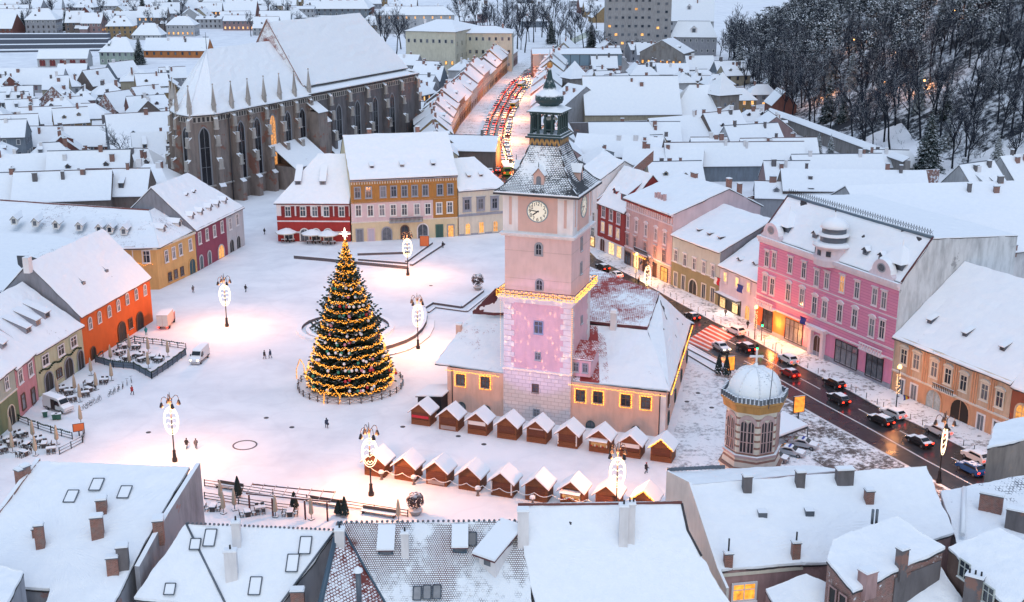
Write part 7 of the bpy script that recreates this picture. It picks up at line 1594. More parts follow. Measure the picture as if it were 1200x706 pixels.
for px, py in ((965, 118), (1036, 110), (1052, 62), (1118, 24), (1000, 58), (1082, 108), (905, 122)):
	lo = None; d = _F + V((1, 0, 0)) * ((px - CX) / F_PX) + _U * ((CY - py) / F_PX)
	for k in range(300, 1200, 2):
		q = V((0, 0, CAM_H)) + d * k
		if hz(q.x, q.y) > q.z: lo = q; break
	if lo is None: continue
	t = thing('path_lamp', 'small orange lamp on the path through the wooded hill', 'lamp', (lo.x, lo.y, hz(lo.x, lo.y)), 0, 'lamps on the hill path'); m = M(); m.tube((0, 0, -.5), (0, 0, 4), .08, .06, 5, IRON); m.build('pole', t)
	m = M(); m.ball((0, 0, 4.2), .35, emit('orange_lamp_globe', (1, .4, .08), 12), 8, 6); m.build('globe', t)
	l = bpy.data.lights.new('path_lamp_light', 'POINT'); l.energy = 2200; l.color = (1, .38, .12); l.shadow_soft_size = .4; o = bpy.data.objects.new('path_lamp_light', l); COL.objects.link(o); o.parent = t; o.location = (-.3, -.6, 4.3)
# the Christmas tree
TC = P2(411, 452); TO = (TC.x, TC.y, 0); TH = zfor(TC.x, TC.y, 279); TR = 8.6
rnd = random.Random(5)
xt = thing('christmas_tree', 'huge decorated Christmas tree with rings of amber lights and a shining star', 'christmas tree', TO)
def trad(z): t = z / TH; return TR * (1 - t) ** 1.08 * min(1, .72 + t * 4) + .1
XN = plain('spruce_needles', (.014, .036, .024), .75); XN2 = snowy('frosted_spruce_needles', (.022, .048, .036), .9, 1.15, .75, patch=.5)
m = M(); m.tube((0, 0, -.2), (0, 0, TH), .5, .06, 8, BARK); m.build('trunk', xt)
m = M(); z = .7
while z < TH - .3:
	R = trad(z); nb = int(7 + R * 7.5)
	for k in range(nb):
		a = 2 * pi * (k + rnd.random()) / nb; up = rnd.uniform(.1, .5) if z > TH * .35 else rnd.uniform(-.25, .2); L = R * rnd.uniform(.86, 1.05) * (rnd.uniform(1.1, 1.42) if z > TH * .34 and rnd.random() < .4 else 1); st = max(0, L - 3.6)
		n = max(3, int((L - st) / .42)); dr = V((cos(a), sin(a), 0)); sd = V((-sin(a), cos(a), 0))
		for j in range(n):
			f = (j + .5) / n; q = dr * (st + (L - st) * f) + V((0, 0, z - .9 * (L - st) * .3 * (1 - f) + up * (L - st) * f * f)); w = .42 * (1.25 - f) + .12; ll = (L - st) / n * .9; tl = V((0, 0, rnd.uniform(-.25, .35)))
			mt_ = XN2 if rnd.random() < .3 else XN
			m.face([q - sd * w + tl * .3, q + dr * ll + tl, q + sd * w - tl * .3, q - dr * ll * .4], mt_); m.face([q - V((0, 0, w * .7)), q + dr * ll * .9, q + V((0, 0, w * .6)), q - dr * ll * .4], mt_)
	z += .52
m.build('foliage', xt, None, False)
AMB = emit('amber_string_light', (1, .34, .03), 1.3); AMB2 = emit('pale_string_light', (1, .52, .14), 1.6)
zs = [1.3 + i * 1.52 for i in range(13)] + [21.6, 22.8, 24.0, 25.1, 26.2, 27.2]
for zi in zs:
	if zi > TH - 1: continue
	m = M(); R = trad(zi) + .05; n = int(2 * pi * R / .115); nsw = max(5, int(R * 2.2))
	for k in range(n):
		a = 2 * pi * k / n; sag = .22 * abs(sin(a * nsw / 2)); rr = R * rnd.uniform(.985, 1.03)
		m.octa((rr * cos(a), rr * sin(a), zi - sag + rnd.uniform(-.3, .3)), rnd.uniform(.065, .12), AMB if rnd.random() < .8 else AMB2)
	m.build('light_garland', xt, None, False)
m = M()
for k in range(420): z = TH * (.66 + .33 * rnd.random()); a = rnd.uniform(0, 6.28); R = trad(z) * rnd.uniform(.5, .9) + .08; m.octa((R * cos(a), R * sin(a), z), .085, AMB)
m.build('crown_lights', xt, None, False)
bm_ = []
for nm, c_ in (('red', (.45, .02, .03)), ('white', (.75, .72, .70)), ('green', (.03, .22, .14)), ('rose', (.55, .22, .28))):
	m = M(); m.ball((0, 0, 0), .28, plain(nm + '_bauble', c_, .25), 10, 7); o = m.build('bauble'); bm_.append(o.data); bpy.data.objects.remove(o)
for k in range(100):
	zi = zs[rnd.randrange(12)] + .76 + rnd.uniform(-.25, .25); a = -pi / 2 + rnd.gauss(0, .75); R = trad(zi) + .12; o = bpy.data.objects.new('bauble', bm_[rnd.choice((0, 1, 1, 1, 2, 3))]); COL.objects.link(o); o.parent = xt; o.location = (R * cos(a), R * sin(a), zi)
m = M(); STARM = emit('white_star_light', (1, .86, .7), 2.5)
for R_ in (Matrix.Identity(4), Matrix.Rotation(pi / 2, 4, 'Z')):
	m.T = Matrix.Translation((0, 0, TH + .7)) @ R_; pts = []
	for k in range(16): r = (1.1 if k % 4 == 0 else .7) if k % 2 == 0 else .2; pts.append((r * sin(pi * k / 8), 0, r * cos(pi * k / 8)))
	i = m.add([(x, .06, z) for x, y, z in pts] + [(x, -.06, z) for x, y, z in pts] + [(0, .25, 0), (0, -.25, 0)])
	for k in range(16): k2 = (k + 1) % 16; m.idx((i + k, i + k2, i + 32), STARM); m.idx((i + 16 + k2, i + 16 + k, i + 33), STARM); m.idx((i + k, i + 16 + k, i + 16 + k2, i + k2), STARM)
m.build('star', xt)
def lamp_light(name, loc, power, col, size=.6):
	l = bpy.data.lights.new(name, 'POINT'); l.energy = power; l.color = col; l.shadow_soft_size = size; o = bpy.data.objects.new(name, l); COL.objects.link(o); o.location = loc; return o
WOODF = snowy('weathered_fence_wood', (.10, .07, .06), .6, .9); FR_ = 9.35
fn = thing('tree_fence', 'low round wooden fence with crossed braces circling the Christmas tree', 'fence', TO); nf = 30; ch_ = 2 * FR_ * sin(pi / nf)
m = M(); m.box(-ch_ / 2 - .08, -ch_ / 2 + .08, -.08, .08, 0, 1.25, WOODF, SN); m.tube((-ch_ / 2, 0, 1.0), (ch_ / 2, 0, 1.0), .06, .06, 4, WOODF); m.tube((-ch_ / 2, 0, .25), (ch_ / 2, 0, 1.0), .045, .045, 4, WOODF); m.tube((-ch_ / 2, 0, 1.0), (ch_ / 2, 0, .25), .045, .045, 4, WOODF); m.tube((-ch_ / 2, 0, .25), (ch_ / 2, 0, .25), .05, .05, 4, WOODF); o = m.build('fence_panel')
for k in range(nf):
	q = o if k == 0 else o.copy();
	if k: COL.objects.link(q)
	a = 2 * pi * (k + .5) / nf; q.parent = fn; q.location = (FR_ * cos(a), FR_ * sin(a), 0); q.rotation_euler = (0, 0, a + pi / 2)
for px, py, lb, rz in ((389, 473, 'gable-shaped arch of amber lights at the front of the tree fence', .0), (352, 441, 'gable-shaped arch of amber lights at the left of the tree fence', 1.2)):
	p = P2(px, py); t = thing('light_arch', lb, 'light arch', (p.x, p.y, 0), rz); m = M()
	for s in (-1.35, 1.35): m.tube((s, 0, 0), (s, 0, 1.7), .05, .05, 5, IRON); m.tube((s, 0, 1.7), (0, 0, 3.3), .05, .05, 5, IRON)
	m.build('frame', t); m = M()
	for s in (-1, 1):
		for k in range(34): f = k / 34; q = (s * 1.35, 0, 1.7 * f * 2) if f < .5 else (s * 1.35 * (2 - 2 * f), 0, 1.7 + 1.6 * (2 * f - 1)); m.octa((q[0] + rnd.uniform(-.12, .12), -.08, q[2]), .09, AMB)
	m.build('light_string', t)
# lamp posts with glowing ovals
OVAL = emit('warm_white_oval_light', (1, .72, .40), 2.6)
def lamp_proto():
	t = thing('lamp_post', 'x', 'lamp post'); m = M(); m.lathe([(.42, 0), (.42, .5), (.30, .7), (.24, 1.6), (.28, 1.75), (.11, 2.0), (.085, 9.4), (.14, 9.5), (.05, 11.0), (.02, 11.4)], 8, IRON); m.build('pole', t)
	for k in range(4):
		a = k * pi / 2 + .5; m = M(); pts = [V((cos(a) * r, sin(a) * r, z)) for r, z in ((.08, 9.5), (.35, 10.3), (.8, 10.75), (1.15, 10.6), (1.3, 10.2), (1.3, 9.95))]
		for p, q in zip(pts, pts[1:]): m.tube(p, q, .05, .05, 5, IRON)
		m.build('arm', t); m = M(); m.lathe([(.05, 9.95), (.16, 9.85), (.3, 9.35), (.34, 9.2), (.3, 9.15)], 8, snowy('black_lantern', (.02, .02, .024), .7, .95, .5), (cos(a) * 1.3, sin(a) * 1.3, 0)); m.build('lantern', t)
	m = M()
	for sc in (1.0, .84):
		n = 34
		for k in range(n):
			a, b = 2 * pi * k / n, 2 * pi * (k + 1) / n; f = lambda w: (1.12 * sc * sin(w), -.16, 6.9 - 2.35 * sc * cos(w) * (1 if cos(w) > 0 else .9)); m.tube(f(a), f(b), .04, .04, 4, OVAL, False)
	for k in range(4):
		z0 = 5.2 + k * .9; w = .8 * sin(pi * (k + .8) / 5)
		for s in (-1, 1): m.tube((0, -.16, z0), (s * w * .6, -.16, z0 + .35), .03, .03, 4, OVAL, False); m.tube((s * w * .6, -.16, z0 + .35), (s * w, -.16, z0 + .1), .03, .03, 4, OVAL, False)
	m.build('light_oval', t); return freeze(t)
lp0 = lamp_proto()
for i, (px, py, lb, pw) in enumerate(((205, 541, 'black lamp post with a glowing oval nearest the left terraces, two walkers beside it', 1), (266, 383, 'lit lamp post on open snow between the arcaded house and the tree', 1), (490, 409, 'lit lamp post right of the Christmas tree beside the curved bench wall', 1), (478, 323, 'lit lamp post before the long palace on the raised platform edge', 1), (435, 581, 'lit lamp post at the left end of the front hut row', 1), (722, 606, 'lit lamp post among the last front huts, foot hidden by the white roof', 1), (1100, 566, 'lit lamp post beside the road near the blue car', 1), (757, 358, 'lit lamp post rising behind the council house roof by the street', 1))):
	p = P2(px, py); o = lp0 if i == 0 else dup(lp0); o.location = (p.x, p.y, 0); o.rotation_euler = (0, 0, (0, .15, .5, .2, .1, .1, .9, .8)[i]); o['label'] = lb; o['group'] = 'lamp posts with light ovals'
	lamp_light('lamp_glow', (p.x, p.y - .6, 8.2), 5600 if i < 6 else 2200, (1, .37, .14), 1.2)
for px, py in ((1050, 480), (937, 414), (845, 372), (762, 333)):
	pass
# basin rings, kerbs, platform
STONE = plain('dark_granite_kerb', (.10, .09, .10), .85)
p = P2(405, 386); t = thing('stepped_basin', 'round stepped basin of three snow-capped rings behind the Christmas tree', 'basin', (p.x, p.y, 0))
for r0, r1, z in ((10.0, 8.9, .65), (8.0, 7.2, .45), (6.2, 5.4, .3)):
	m = M(); n = 56; m.lathe([(r1, 0), (r1, z), (r0, z), (r0, 0)], n, [STONE, SN, SN], (0, 0, 0), 0, False, False); m.build('step_ring', t)
def kerbwall(name, label, cat, pix, w, h, top=SN, side=STONE):
	pts = [P2(*q) for q in pix]; t = thing(name, label, cat, (pts[0].x, pts[0].y, 0)); L = (pts[0].x, pts[0].y, 0); m = M()
	for a, b in zip(pts, pts[1:]):
		d = (b - a).normalized(); n = V((-d.y, d.x)) * w / 2; m.prism([a - n, b - n, b + n, a + n], 0, h, side, top)
	m.build('run', t, L); return t
kerbwall('curved_bench', 'curved snow-topped bench wall sweeping from the lamp post to the tree', 'bench', [(496.5, 364), (498.5, 372), (497.5, 380), (493, 388), (485, 396), (474, 402), (460, 407), (448, 410.5)], .8, .75)
kerbwall('curved_step', 'wide low curved step outside the curved bench wall', 'step', [(505, 376), (504, 385), (499, 395), (489, 403), (475, 410.5), (461, 414.5), (448, 417)], 1.6, .25, SN, plain('pale_step_stone', (.4, .36, .34), .8))
kerbwall('zigzag_kerb', 'zigzag low kerb wall between the lamp post and the tower', 'kerb', [(498, 362), (507, 356.5), (541, 361.5), (566, 342.5)], .5, .5)
kerbwall('zigzag_kerb', 'second zigzag kerb running parallel just outside the first', 'kerb', [(502, 367), (510, 361), (547, 366), (572, 346)], .5, .3)
kerbwall('platform_wall', 'long low dark wall of the platform before the red house and palace', 'wall', [(345, 303), (380, 306), (420, 310), (478, 315.5)], .6, .8); kerbwall('platform_step', 'first diagonal step at the right end of the platform', 'step', [(482, 312), (500, 300), (520, 287)], .8, .5); kerbwall('platform_step', 'second diagonal step at the right end of the platform', 'step', [(476, 308), (492, 296), (506, 286)], .6, .5); kerbwall('platform_step', 'inner long step just behind the platform wall', 'step', [(420, 305.5), (478, 310)], .5, .5)
kerbwall('bench_wall', 'straight dark bench wall with planters before the long palace', 'bench', [(419, 299.5), (480, 297.5)], .5, .6)
kerbwall('forecourt_kerb', 'thin kerb from the council house corner towards the crossing', 'kerb', [(803, 415), (838, 436)], .35, .3); kerbwall('forecourt_kerb', 'second thin kerb beside the crossing verge', 'kerb', [(803, 408), (845, 430)], .35, .3)
p = P2(287, 522); t = thing('paving_ring', 'thin dark ring set in the snow near the two walkers', 'ring', (p.x, p.y, 0)); m = M(); m.lathe([(1.95, 0), (1.95, .06), (1.72, .06), (1.72, 0)], 40, STONE, (0, 0, 0), 0, False, False); m.build('rim', t)
m = M(); m.lathe([(.42, 0), (.42, .03), (.02, .035)], 14, plain('iron_cover', (.07, .07, .08), .7)); mh = m.build('manhole_cover')
for i, (px, py) in enumerate(((312, 490), (342, 501), (472, 500.5), (537, 511.5), (174, 507), (567, 521), (805, 471), (834, 478), (818, 461), (505, 335))):
	p = P2(px, py); o = mh if i == 0 else mh.copy()
	if i: COL.objects.link(o)
	o.location = (p.x, p.y, .006); tag(o, 'small round iron cover lying bare in the snow of the square', 'manhole cover', 'iron covers in the square')
for px, py, r, lb in ((560, 340, 1.5, 'round dark clipped bush in a low tub left of the tower'), (487, 603, 1.25, 'round snowy bush in a bowl planter behind the brown tiled roof')):
	p = P2(px, py); t = thing('planter', lb, 'planter', (p.x, p.y, 0)); m = M(); m.lathe([(.6, 0), (1.0, .55), (1.05, .75), (.9, .78)], 12, snowy('stone_tub', (.3, .28, .27), .6, .9)); m.build('tub', t); m = M()
	for k in range(420):
		d = V((rnd.gauss(0, 1), rnd.gauss(0, 1), rnd.gauss(0, 1))).normalized(); c = d * r * rnd.uniform(.75, 1.05) + V((0, 0, .9 + r)); u_ = d.cross(V((.3, .2, 1))).normalized(); w_ = d.cross(u_); s = rnd.uniform(.1, .22); m.face([c - u_ * s, c - w_ * s, c + u_ * s, c + w_ * s], snowy('bush_leaves', (.05, .03, .03), .6, .9, patch=.8))
	m.build('bush', t)
# market huts
HUTW = planks('reddish_hut_boards', (.22, .078, .030), .17); HUTD = plain('hut_dark_gap', (.03, .015, .01), .8)
ha = radians(-20.5)
def hut(px, py, label, group, extra=None, w=3.3, d=2.9, dark=False):
	p = P2(px, py); t = thing('market_hut', label, 'market hut', (p.x, p.y, 0), ha, group); H = 2.45; R_ = 1.35; y0, y1 = -d / 2, d / 2
	m = M(); m.box(-w / 2, w / 2, y0, y1, 0, H, HUTW)
	for y in (y0, y1): m.face([(-w / 2, y, H), (w / 2, y, H), (0, y, H + R_)], HUTW)
	m.build('cabin', t); m = M(); o = .42
	k = R_ / (w / 2) * o; m.slab([(-w / 2 - o, y0 - .5, H - k + .3), (0, y0 - .5, H + R_ + .3), (w / 2 + o, y0 - .5, H - k + .3), (w / 2 + o, y1 + .3, H - k + .3), (0, y1 + .3, H + R_ + .3), (-w / 2 - o, y1 + .3, H - k + .3)], [(0, 1, 4, 5), (1, 2, 3, 4)], SN, SN, HUTW, .24, .1); m.build('roof', t)
	m = M(); m.box(-w * .42, w * .42, y0 - .06, y0 - .005, 1.05, 2.2, planks('hut_shutter', (.15, .045, .022), .3)); m.build('shutter', t)
	m = M(); m.box(-w * .45, w * .45, y0 - .25, y0, .92, 1.02, HUTW); m.build('counter', t)
	if extra == 'red': m = M(); m.box(-w * .46, w * .46, y0 - .1, y0 - .062, 1.3, 1.75, plain('glossy_red_board', (.5, .015, .03), .4)); m.build('red_board', t)
	if extra == 'white': m = M(); m.box(-w * .45, w * .45, y0 - .1, y0 - .062, 1.7, 2.35, plain('white_board', (.7, .66, .64), .6)); m.build('white_board', t)
	if extra == 'sign': m = M(); m.box(-w * .36, w * .36, y0 - .1, y0 - .062, 2.3, 2.5, plain('pale_signboard', (.55, .42, .38), .6)); m.build('signboard', t)
	if extra == 'grey': m = M(); m.box(-w * .4, w * .4, y0 - .1, y0 - .062, .2, .95, plain('grey_lattice', (.3, .26, .26), .7)); m.build('lattice', t)
	if extra == 'posts':
		for s in (-1, 1): m = M(); m.box(s * w * .46 - .09, s * w * .46 + .09, y0 - .14, y0 - .005, .5, 2.3, plain('white_board', (.7, .66, .64), .6)); m.build('white_post', t)
	if extra == 'open':
		m = M(); m.box(-w * .4, w * .4, y0 - .1, y0 - .062, 1.1, 2.15, litglass('hut_opening', (1, .45, .14), .35)); m.build('opening', t); m = M()
		for k in range(9): m.cbox((-w * .38 + k * w * .095, y0 - .15, 1.02), .2, .16, .16 + .12 * (k * 7 % 3), (FLAGR, YEL, PALECR)[k % 3])
		m.build('goods', t); m = M(); m.slab([(-w * .45, y0 - .95, 2.2), (w * .45, y0 - .95, 2.2), (w * .45, y0 - .02, 2.42), (-w * .45, y0 - .02, 2.42)], [(0, 1, 2, 3)], SN, SN, HUTW, .06, .06); m.build('flap', t)
	if extra == 'lights':
		m = M()
		for s in (-1, 1):
			for k in range(26): f = k / 26; m.octa((s * (w / 2 + .2) * (1 - f), y0 - .58, H - .1 + (R_ + .25) * f + rnd.uniform(-.12, .12)), .075, BULB)
		m.build('light_string', t)
	return t
HB = 'huts against the council house'; HF = 'front row of huts'
for i, ((px, py), e) in enumerate(zip(((497, 502), (529.5, 508), (563, 513), (597.5, 518), (632, 522.5), (668, 528), (705, 533.5), (741, 539.5), (777, 544.5)), ('red', 'grey', 'white', None, 'sign', 'posts', 'open', 'white', 'lights'))):
	lb = ('hut with a bright red board, leftmost against the council house', 'hut with a pale lattice below its counter, second against the council house', 'hut with a white board, third against the council house', 'plain closed hut, fourth against the council house, under the tower', 'hut with a pale signboard, fifth against the council house', 'hut with two white side posts, sixth against the council house', 'hut with a lit open counter, seventh against the council house', 'hut with a whitish board, eighth against the council house', 'hut with amber lights along its gable, rightmost against the council house')[i]
	hut(px, py - 7, lb, HB, e)
for i, (px, py) in enumerate(((444, 561), (479, 566), (516, 571.5), (554, 577.5), (592, 584.5), (632, 590), (673, 595), (714, 600), (757, 606))):
	hut(px, py - 7, ('hut lit orange beside the lamp post, leftmost in the front row', 'orange-lit hut, second from left in the front row', 'hut third from left in the front row, urn outside', 'hut fourth from left in the front row', 'hut with a white side post, fifth in the front row', 'hut sixth in the front row, foot cut by the white roof', 'hut seventh in the front row, cut by the white roof', 'hut eighth in the front row behind the lamp', 'rightmost hut of the front row, only its roof showing')[i], HF, (None, None, 'grey', None, 'posts', None, 'open', None, 'lights')[i])
hut(866, 536, 'small orange-lit hut left of the belfry foot', 'huts near the belfry', 'lights', 2.6, 2.4)
p = P2(511, 478); t = thing('stage_hut', 'larger dark open-fronted shelter with a snowy roof behind the red-board hut', 'shelter', (p.x, p.y, 0), ha); m = M(); m.box(-2.2, 2.2, -2.6, 2.6, 0, 2.9, plain('black_tarpaulin', (.015, .015, .02), .6)); m.build('cabin', t); m = M(); m.slab([(-2.5, -2.9, 3.0), (2.5, -2.9, 3.6), (2.5, 2.9, 3.6), (-2.5, 2.9, 3.0)], [(0, 1, 2, 3)], SN, SN, DARK); m.build('roof', t)
m = M(); a = V((*P2(444, 553), 2.6));
for px0, py0, px1, py1 in ((444, 561, 592, 584.5), (592, 584.5, 757, 606)):
	q0, q1 = P2(px0, py0), P2(px1, py1); n = 8
	for k in range(n):
		for j in range(8): f0 = (k + j / 8) / n; f1 = (k + (j + 1) / 8) / n; s0 = 2.7 - .5 * sin(pi * j / 8); s1 = 2.7 - .5 * sin(pi * (j + 1) / 8); A_ = q0 + (q1 - q0) * f0; B_ = q0 + (q1 - q0) * f1; m.tube((A_.x - .8, A_.y - 2.3, s0), (B_.x - .8, B_.y - 2.3, s1), .05, .05, 4, snowy('white_garland', (.5, .48, .46), .2, .5), False)
tag(m.build('garland'), 'pale garland strung in shallow loops along the front row of huts', 'garland')
m = M(); m.lathe([(.3, 0), (.18, .15), (.16, .6), (.42, 1.0), (.45, 1.1)], 10, snowy('stone_urn', (.16, .13, .12), .6, .9)); m.ball((0, 0, 1.3), .42, SN, 8, 5, .6); ur = m.build('urn')
for i, (px, py) in enumerate(((447, 562), (485, 568), (560, 581), (624, 592))):
	p = P2(px, py); o = ur if i == 0 else ur.copy()
	if i: COL.objects.link(o)
	o.location = (p.x, p.y, 0); tag(o, f'snow-capped stone urn planter, {ORD[i]} from left before the front huts', 'urn', 'urns before the front huts')
# vehicles
TYRE = plain('black_tyre', (.015, .015, .016), .8); RIM = plain('grey_rim', (.3, .3, .32), .35, .8); CGL = plain('car_glass', (.015, .02, .026), .08); TAIL = emit('red_tail_light', (1, .022, .008), 5); TAILF = emit('far_red_tail_light', (1, .05, .015), 10); HEADL = emit('warm_headlight', (1, .66, .32), 8); TURN = emit('amber_tail_light', (1, .35, .04), 9)
PROF = {'hatch': ([(-1.95, .35), (1.95, .35), (2.0, .6), (1.85, .82), (.95, .98), (.35, 1.42), (-1.1, 1.47), (-1.75, 1.05), (-2.0, .8)], 1.74), 'suv': ([(-2.2, .42), (2.2, .42), (2.28, .75), (2.1, 1.0), (1.05, 1.15), (.45, 1.64), (-1.55, 1.68), (-2.1, 1.2), (-2.25, .9)], 1.86), 'sedan': ([(-2.3, .35), (2.25, .35), (2.32, .6), (2.15, .8), (1.0, .96), (.3, 1.42), (-.85, 1.42), (-1.6, 1.02), (-2.25, .95)], 1.8), 'wagon': ([(-2.3, .36), (2.2, .36), (2.28, .6), (2.1, .84), (1.0, .98), (.4, 1.45), (-1.7, 1.48), (-2.2, 1.1), (-2.34, .8)], 1.8)}
def body_mesh(m, prof, W, mat, tumble=.2, zb=.9, zt=1.6):
	"""closed body: side outline swept across with rounded shoulders and leaning sides"""
	n = len(prof); rings = []
	def hw(z): return W / 2 - (tumble * max(0, (z - zb) / (zt - zb)) if z > zb else .0)
	for s, k, dz in ((-1, 1.0, 0), (-1, .93, 1), (1, .93, 1), (1, 1.0, 0)):
		ring = []
		for x, z in prof:
			zz_ = z + (.05 if dz and z > .6 else 0); xx = x * (1.02 if dz else 1.0); ring.append((xx, s * hw(z) * k, zz_))
		rings.append(m.add(ring))
	for a, b in zip(rings, rings[1:]):
		for k in range(n): m.idx((a + k, b + k, b + (k + 1) % n, a + (k + 1) % n), mat, False)
	m.idx([rings[0] + k for k in range(n)], mat); m.idx([rings[-1] + k for k in range(n)][::-1], mat)
	return hw
def car_proto(kind, paint, name='car', lights='drive'):
	prof, W = PROF[kind]; t = thing(name, 'x', 'car'); m = M(); hw = body_mesh(m, prof, W, paint); m.build('body', t)
	x_ws0, z_ws0 = prof[4]; x_ws1, z_ws1 = prof[5]; x_rw0, z_rw0 = prof[7]; x_rw1, z_rw1 = prof[6]; L = prof[2][0]
	m = M(); e = .02
	def quad(p, q, f0, f1):
		a = V(p) + (V(q) - V(p)) * f0; b = V(p) + (V(q) - V(p)) * f1; return a, b
	for nm, (p, q), sgn in (('windscreen', ((x_ws0, z_ws0), (x_ws1, z_ws1)), 1), ('rear_window', ((x_rw0, z_rw0), (x_rw1, z_rw1)), -1)):
		m = M(); a = V((p[0] * .9 + q[0] * .1, p[1] * .9 + q[1] * .1)); b = V((p[0] * .08 + q[0] * .92, p[1] * .08 + q[1] * .92)); wa, wb = hw(a.y) * .88, hw(b.y) * .86; o = .06
		m.face([(a.x + sgn * o, -wa, a.y + o), (a.x + sgn * o, wa, a.y + o), (b.x + sgn * o, wb, b.y + o), (b.x + sgn * o, -wb, b.y + o)], CGL); m.build(nm, t)
	zb_ = z_ws0 + .04; zt_ = min(z_ws1, z_rw1) - .1
	for s in (-1, 1):
		m = M(); f = lambda x, z: (x, s * (hw(z) + .015), z); m.face([f(x_ws0 - .28, zb_), f(x_ws1 - .02, zt_), f(x_rw1 + .1, zt_), f(x_rw0 + .32, zb_ + .04)], CGL); m.build('side_window', t)
	for x in (L * .63, -L * .63):
		for s in (-1, 1):
			m = M(); m.tube((x, s * (W / 2 - .2), .33), (x, s * (W / 2 + .03), .33), .34, .34, 14, TYRE); w_ = m.build('wheel', t); m = M(); m.tube((x, s * (W / 2 + .0), .33), (x, s * (W / 2 + .045), .33), .2, .2, 10, RIM); m.build('rim', w_)
	zl = prof[8][1]
	for s in (-1, 1):
		m = M(); m.cbox((prof[8][0] - .03, s * (W / 2 - .26), zl - .12), .14, .34, .22, TAIL if lights == 'drive' else plain('dull_red_lens', (.3, .02, .02), .3)); m.build('tail_light', t); m = M(); m.cbox((L - .06, s * (W / 2 - .3), prof[2][1]), .16, .38, .17, HEADL if lights == 'drive' else plain('clear_lens', (.6, .6, .62), .2)); m.build('headlight', t)
	return freeze(t)
WHT = snowy('white_car_paint', (.62, .62, .63), .5, .8, .3); BLK = snowy('black_car_paint', (.014, .014, .017), .72, 1.02, .25, patch=.4); REDC = snowy('red_car_paint', (.32, .02, .015), .85, 1.1, .25, patch=.4); BLU = snowy('blue_car_paint', (.02, .08, .25), .95, 1.2, .25); GRY = snowy('grey_car_paint', (.16, .16, .18), .6, .95, .3); SIL = snowy('silver_car_paint', (.38, .38, .40), .6, .9, .3)
CP = {}
def car(kind, col, px, py, head, label, group='cars on the main road', lights='drive'):
	key = (kind, col.name, lights); p = P2(px, py)
	if key not in CP: o = CP[key] = car_proto(kind, col, 'car', lights)
	else: o = dup(CP[key])
	o.location = (p.x, p.y, .012); o.rotation_euler = (0, 0, head); o['label'] = label; o['group'] = group; return o
def rdir(px, py):
	"""heading along the road (away from the viewer) near a pixel"""
	p = P2(px, py); best = None
	for a, b in zip(kf, kf[1:]):
		d = ((a + b) / 2 - p).length
		if best is None or d < best[0]: best = (d, (a - b).normalized())
	return atan2(best[1].y, best[1].x)
for kind, col, px, py, back, lb in (('suv', WHT, 923, 425, 0, 'white car nearest the pavement in front of the pink palace door'), ('hatch', REDC, 925.5, 441, 0, 'bright red hatchback beside the white car, tail lights glowing'), ('wagon', BLK, 977, 452.5, 0, 'black estate car with a snowy rear by the kerb below the pink palace'), ('suv', BLK, 982.5, 472, 0, 'black car in the middle lane just behind the red hatchback'), ('wagon', WHT, 1045.5, 488, 0, 'silvery white estate car by the kerb before the peach house'), ('wagon', BLK, 1031.5, 496, 0, 'dark car with snow on its roof beside the white estate car'), ('suv', WHT, 1099, 509, 0, 'white car behind the lamp post before the peach house gateway'), ('sedan', BLK, 1077, 521, 0, 'long black saloon with amber rear lights in the middle lane'), ('suv', WHT, 1143, 540, 0, 'white car by the kerb beside the blue car'), ('suv', BLU, 1137, 554, 0, 'bright blue car at the lower end of the road'), ('suv', WHT, 862, 391.5, 0, 'car with a snow-white roof and red lights waiting beyond the crossing'), ('sedan', SIL, 845, 410, 1, 'silver-white saloon coming towards the viewer at the crossing'), ('suv', BLK, 874, 411, 0, 'dark car with orange lights just past the crossing'), ('hatch', BLK, 811, 374, 0, 'dark car half hidden behind the council house roof'), ('hatch', WHT, 722, 325, 0, 'small white car behind the tower roof in the side street'), ('wagon', BLK, 706, 316, 0, 'dark car beside the tower in the side street')):
	car(kind, col, px, py, rdir(px, py) + (pi if back else 0), lb)
POL = snowy('silver_police_paint', (.42, .43, .46), .6, .95, .3)
for px, py, lb in ((926, 533, 'silver saloon with a roof light bar parked nearer the belfry'), (941.5, 524, 'silver saloon with a roof light bar parked beside the canopy')):
	o = car('sedan', POL, px, py, radians(-28), lb, 'parked saloons by the canopy', 'off')
	m = M(); m.cbox((-.1, 0, 1.47), .3, 1.1, .14, plain('blue_light_bar', (.03, .06, .35), .3)); m.build('light_bar', o)
car('hatch', GRY, 909, 540, radians(-28), 'dark grey car mostly hidden behind the belfry', 'parked saloons by the canopy', 'off')
CEN = [((a + b) / 2, (a - b)) for a, b in zip(farL, farR)]
def along(s):
	pts = [c for c, w in CEN]; acc = 0
	for k in range(2, len(pts) - 1):
		L = (pts[k + 1] - pts[k]).length
		if acc + L > s: f = (s - acc) / L; d = (pts[k + 1] - pts[k]).normalized(); return pts[k] + (pts[k + 1] - pts[k]) * f, d, (CEN[k][1] * (1 - f) + CEN[k + 1][1] * f).length
		acc += L
	return None
kinds = [('suv', WHT), ('hatch', REDC), ('wagon', GRY), ('sedan', BLK), ('hatch', WHT), ('suv', SIL), ('suv', BLK)]
cnames = {WHT.name: 'white', REDC.name: 'red', GRY.name: 'grey', BLK.name: 'black', SIL.name: 'silver'}
k = 0
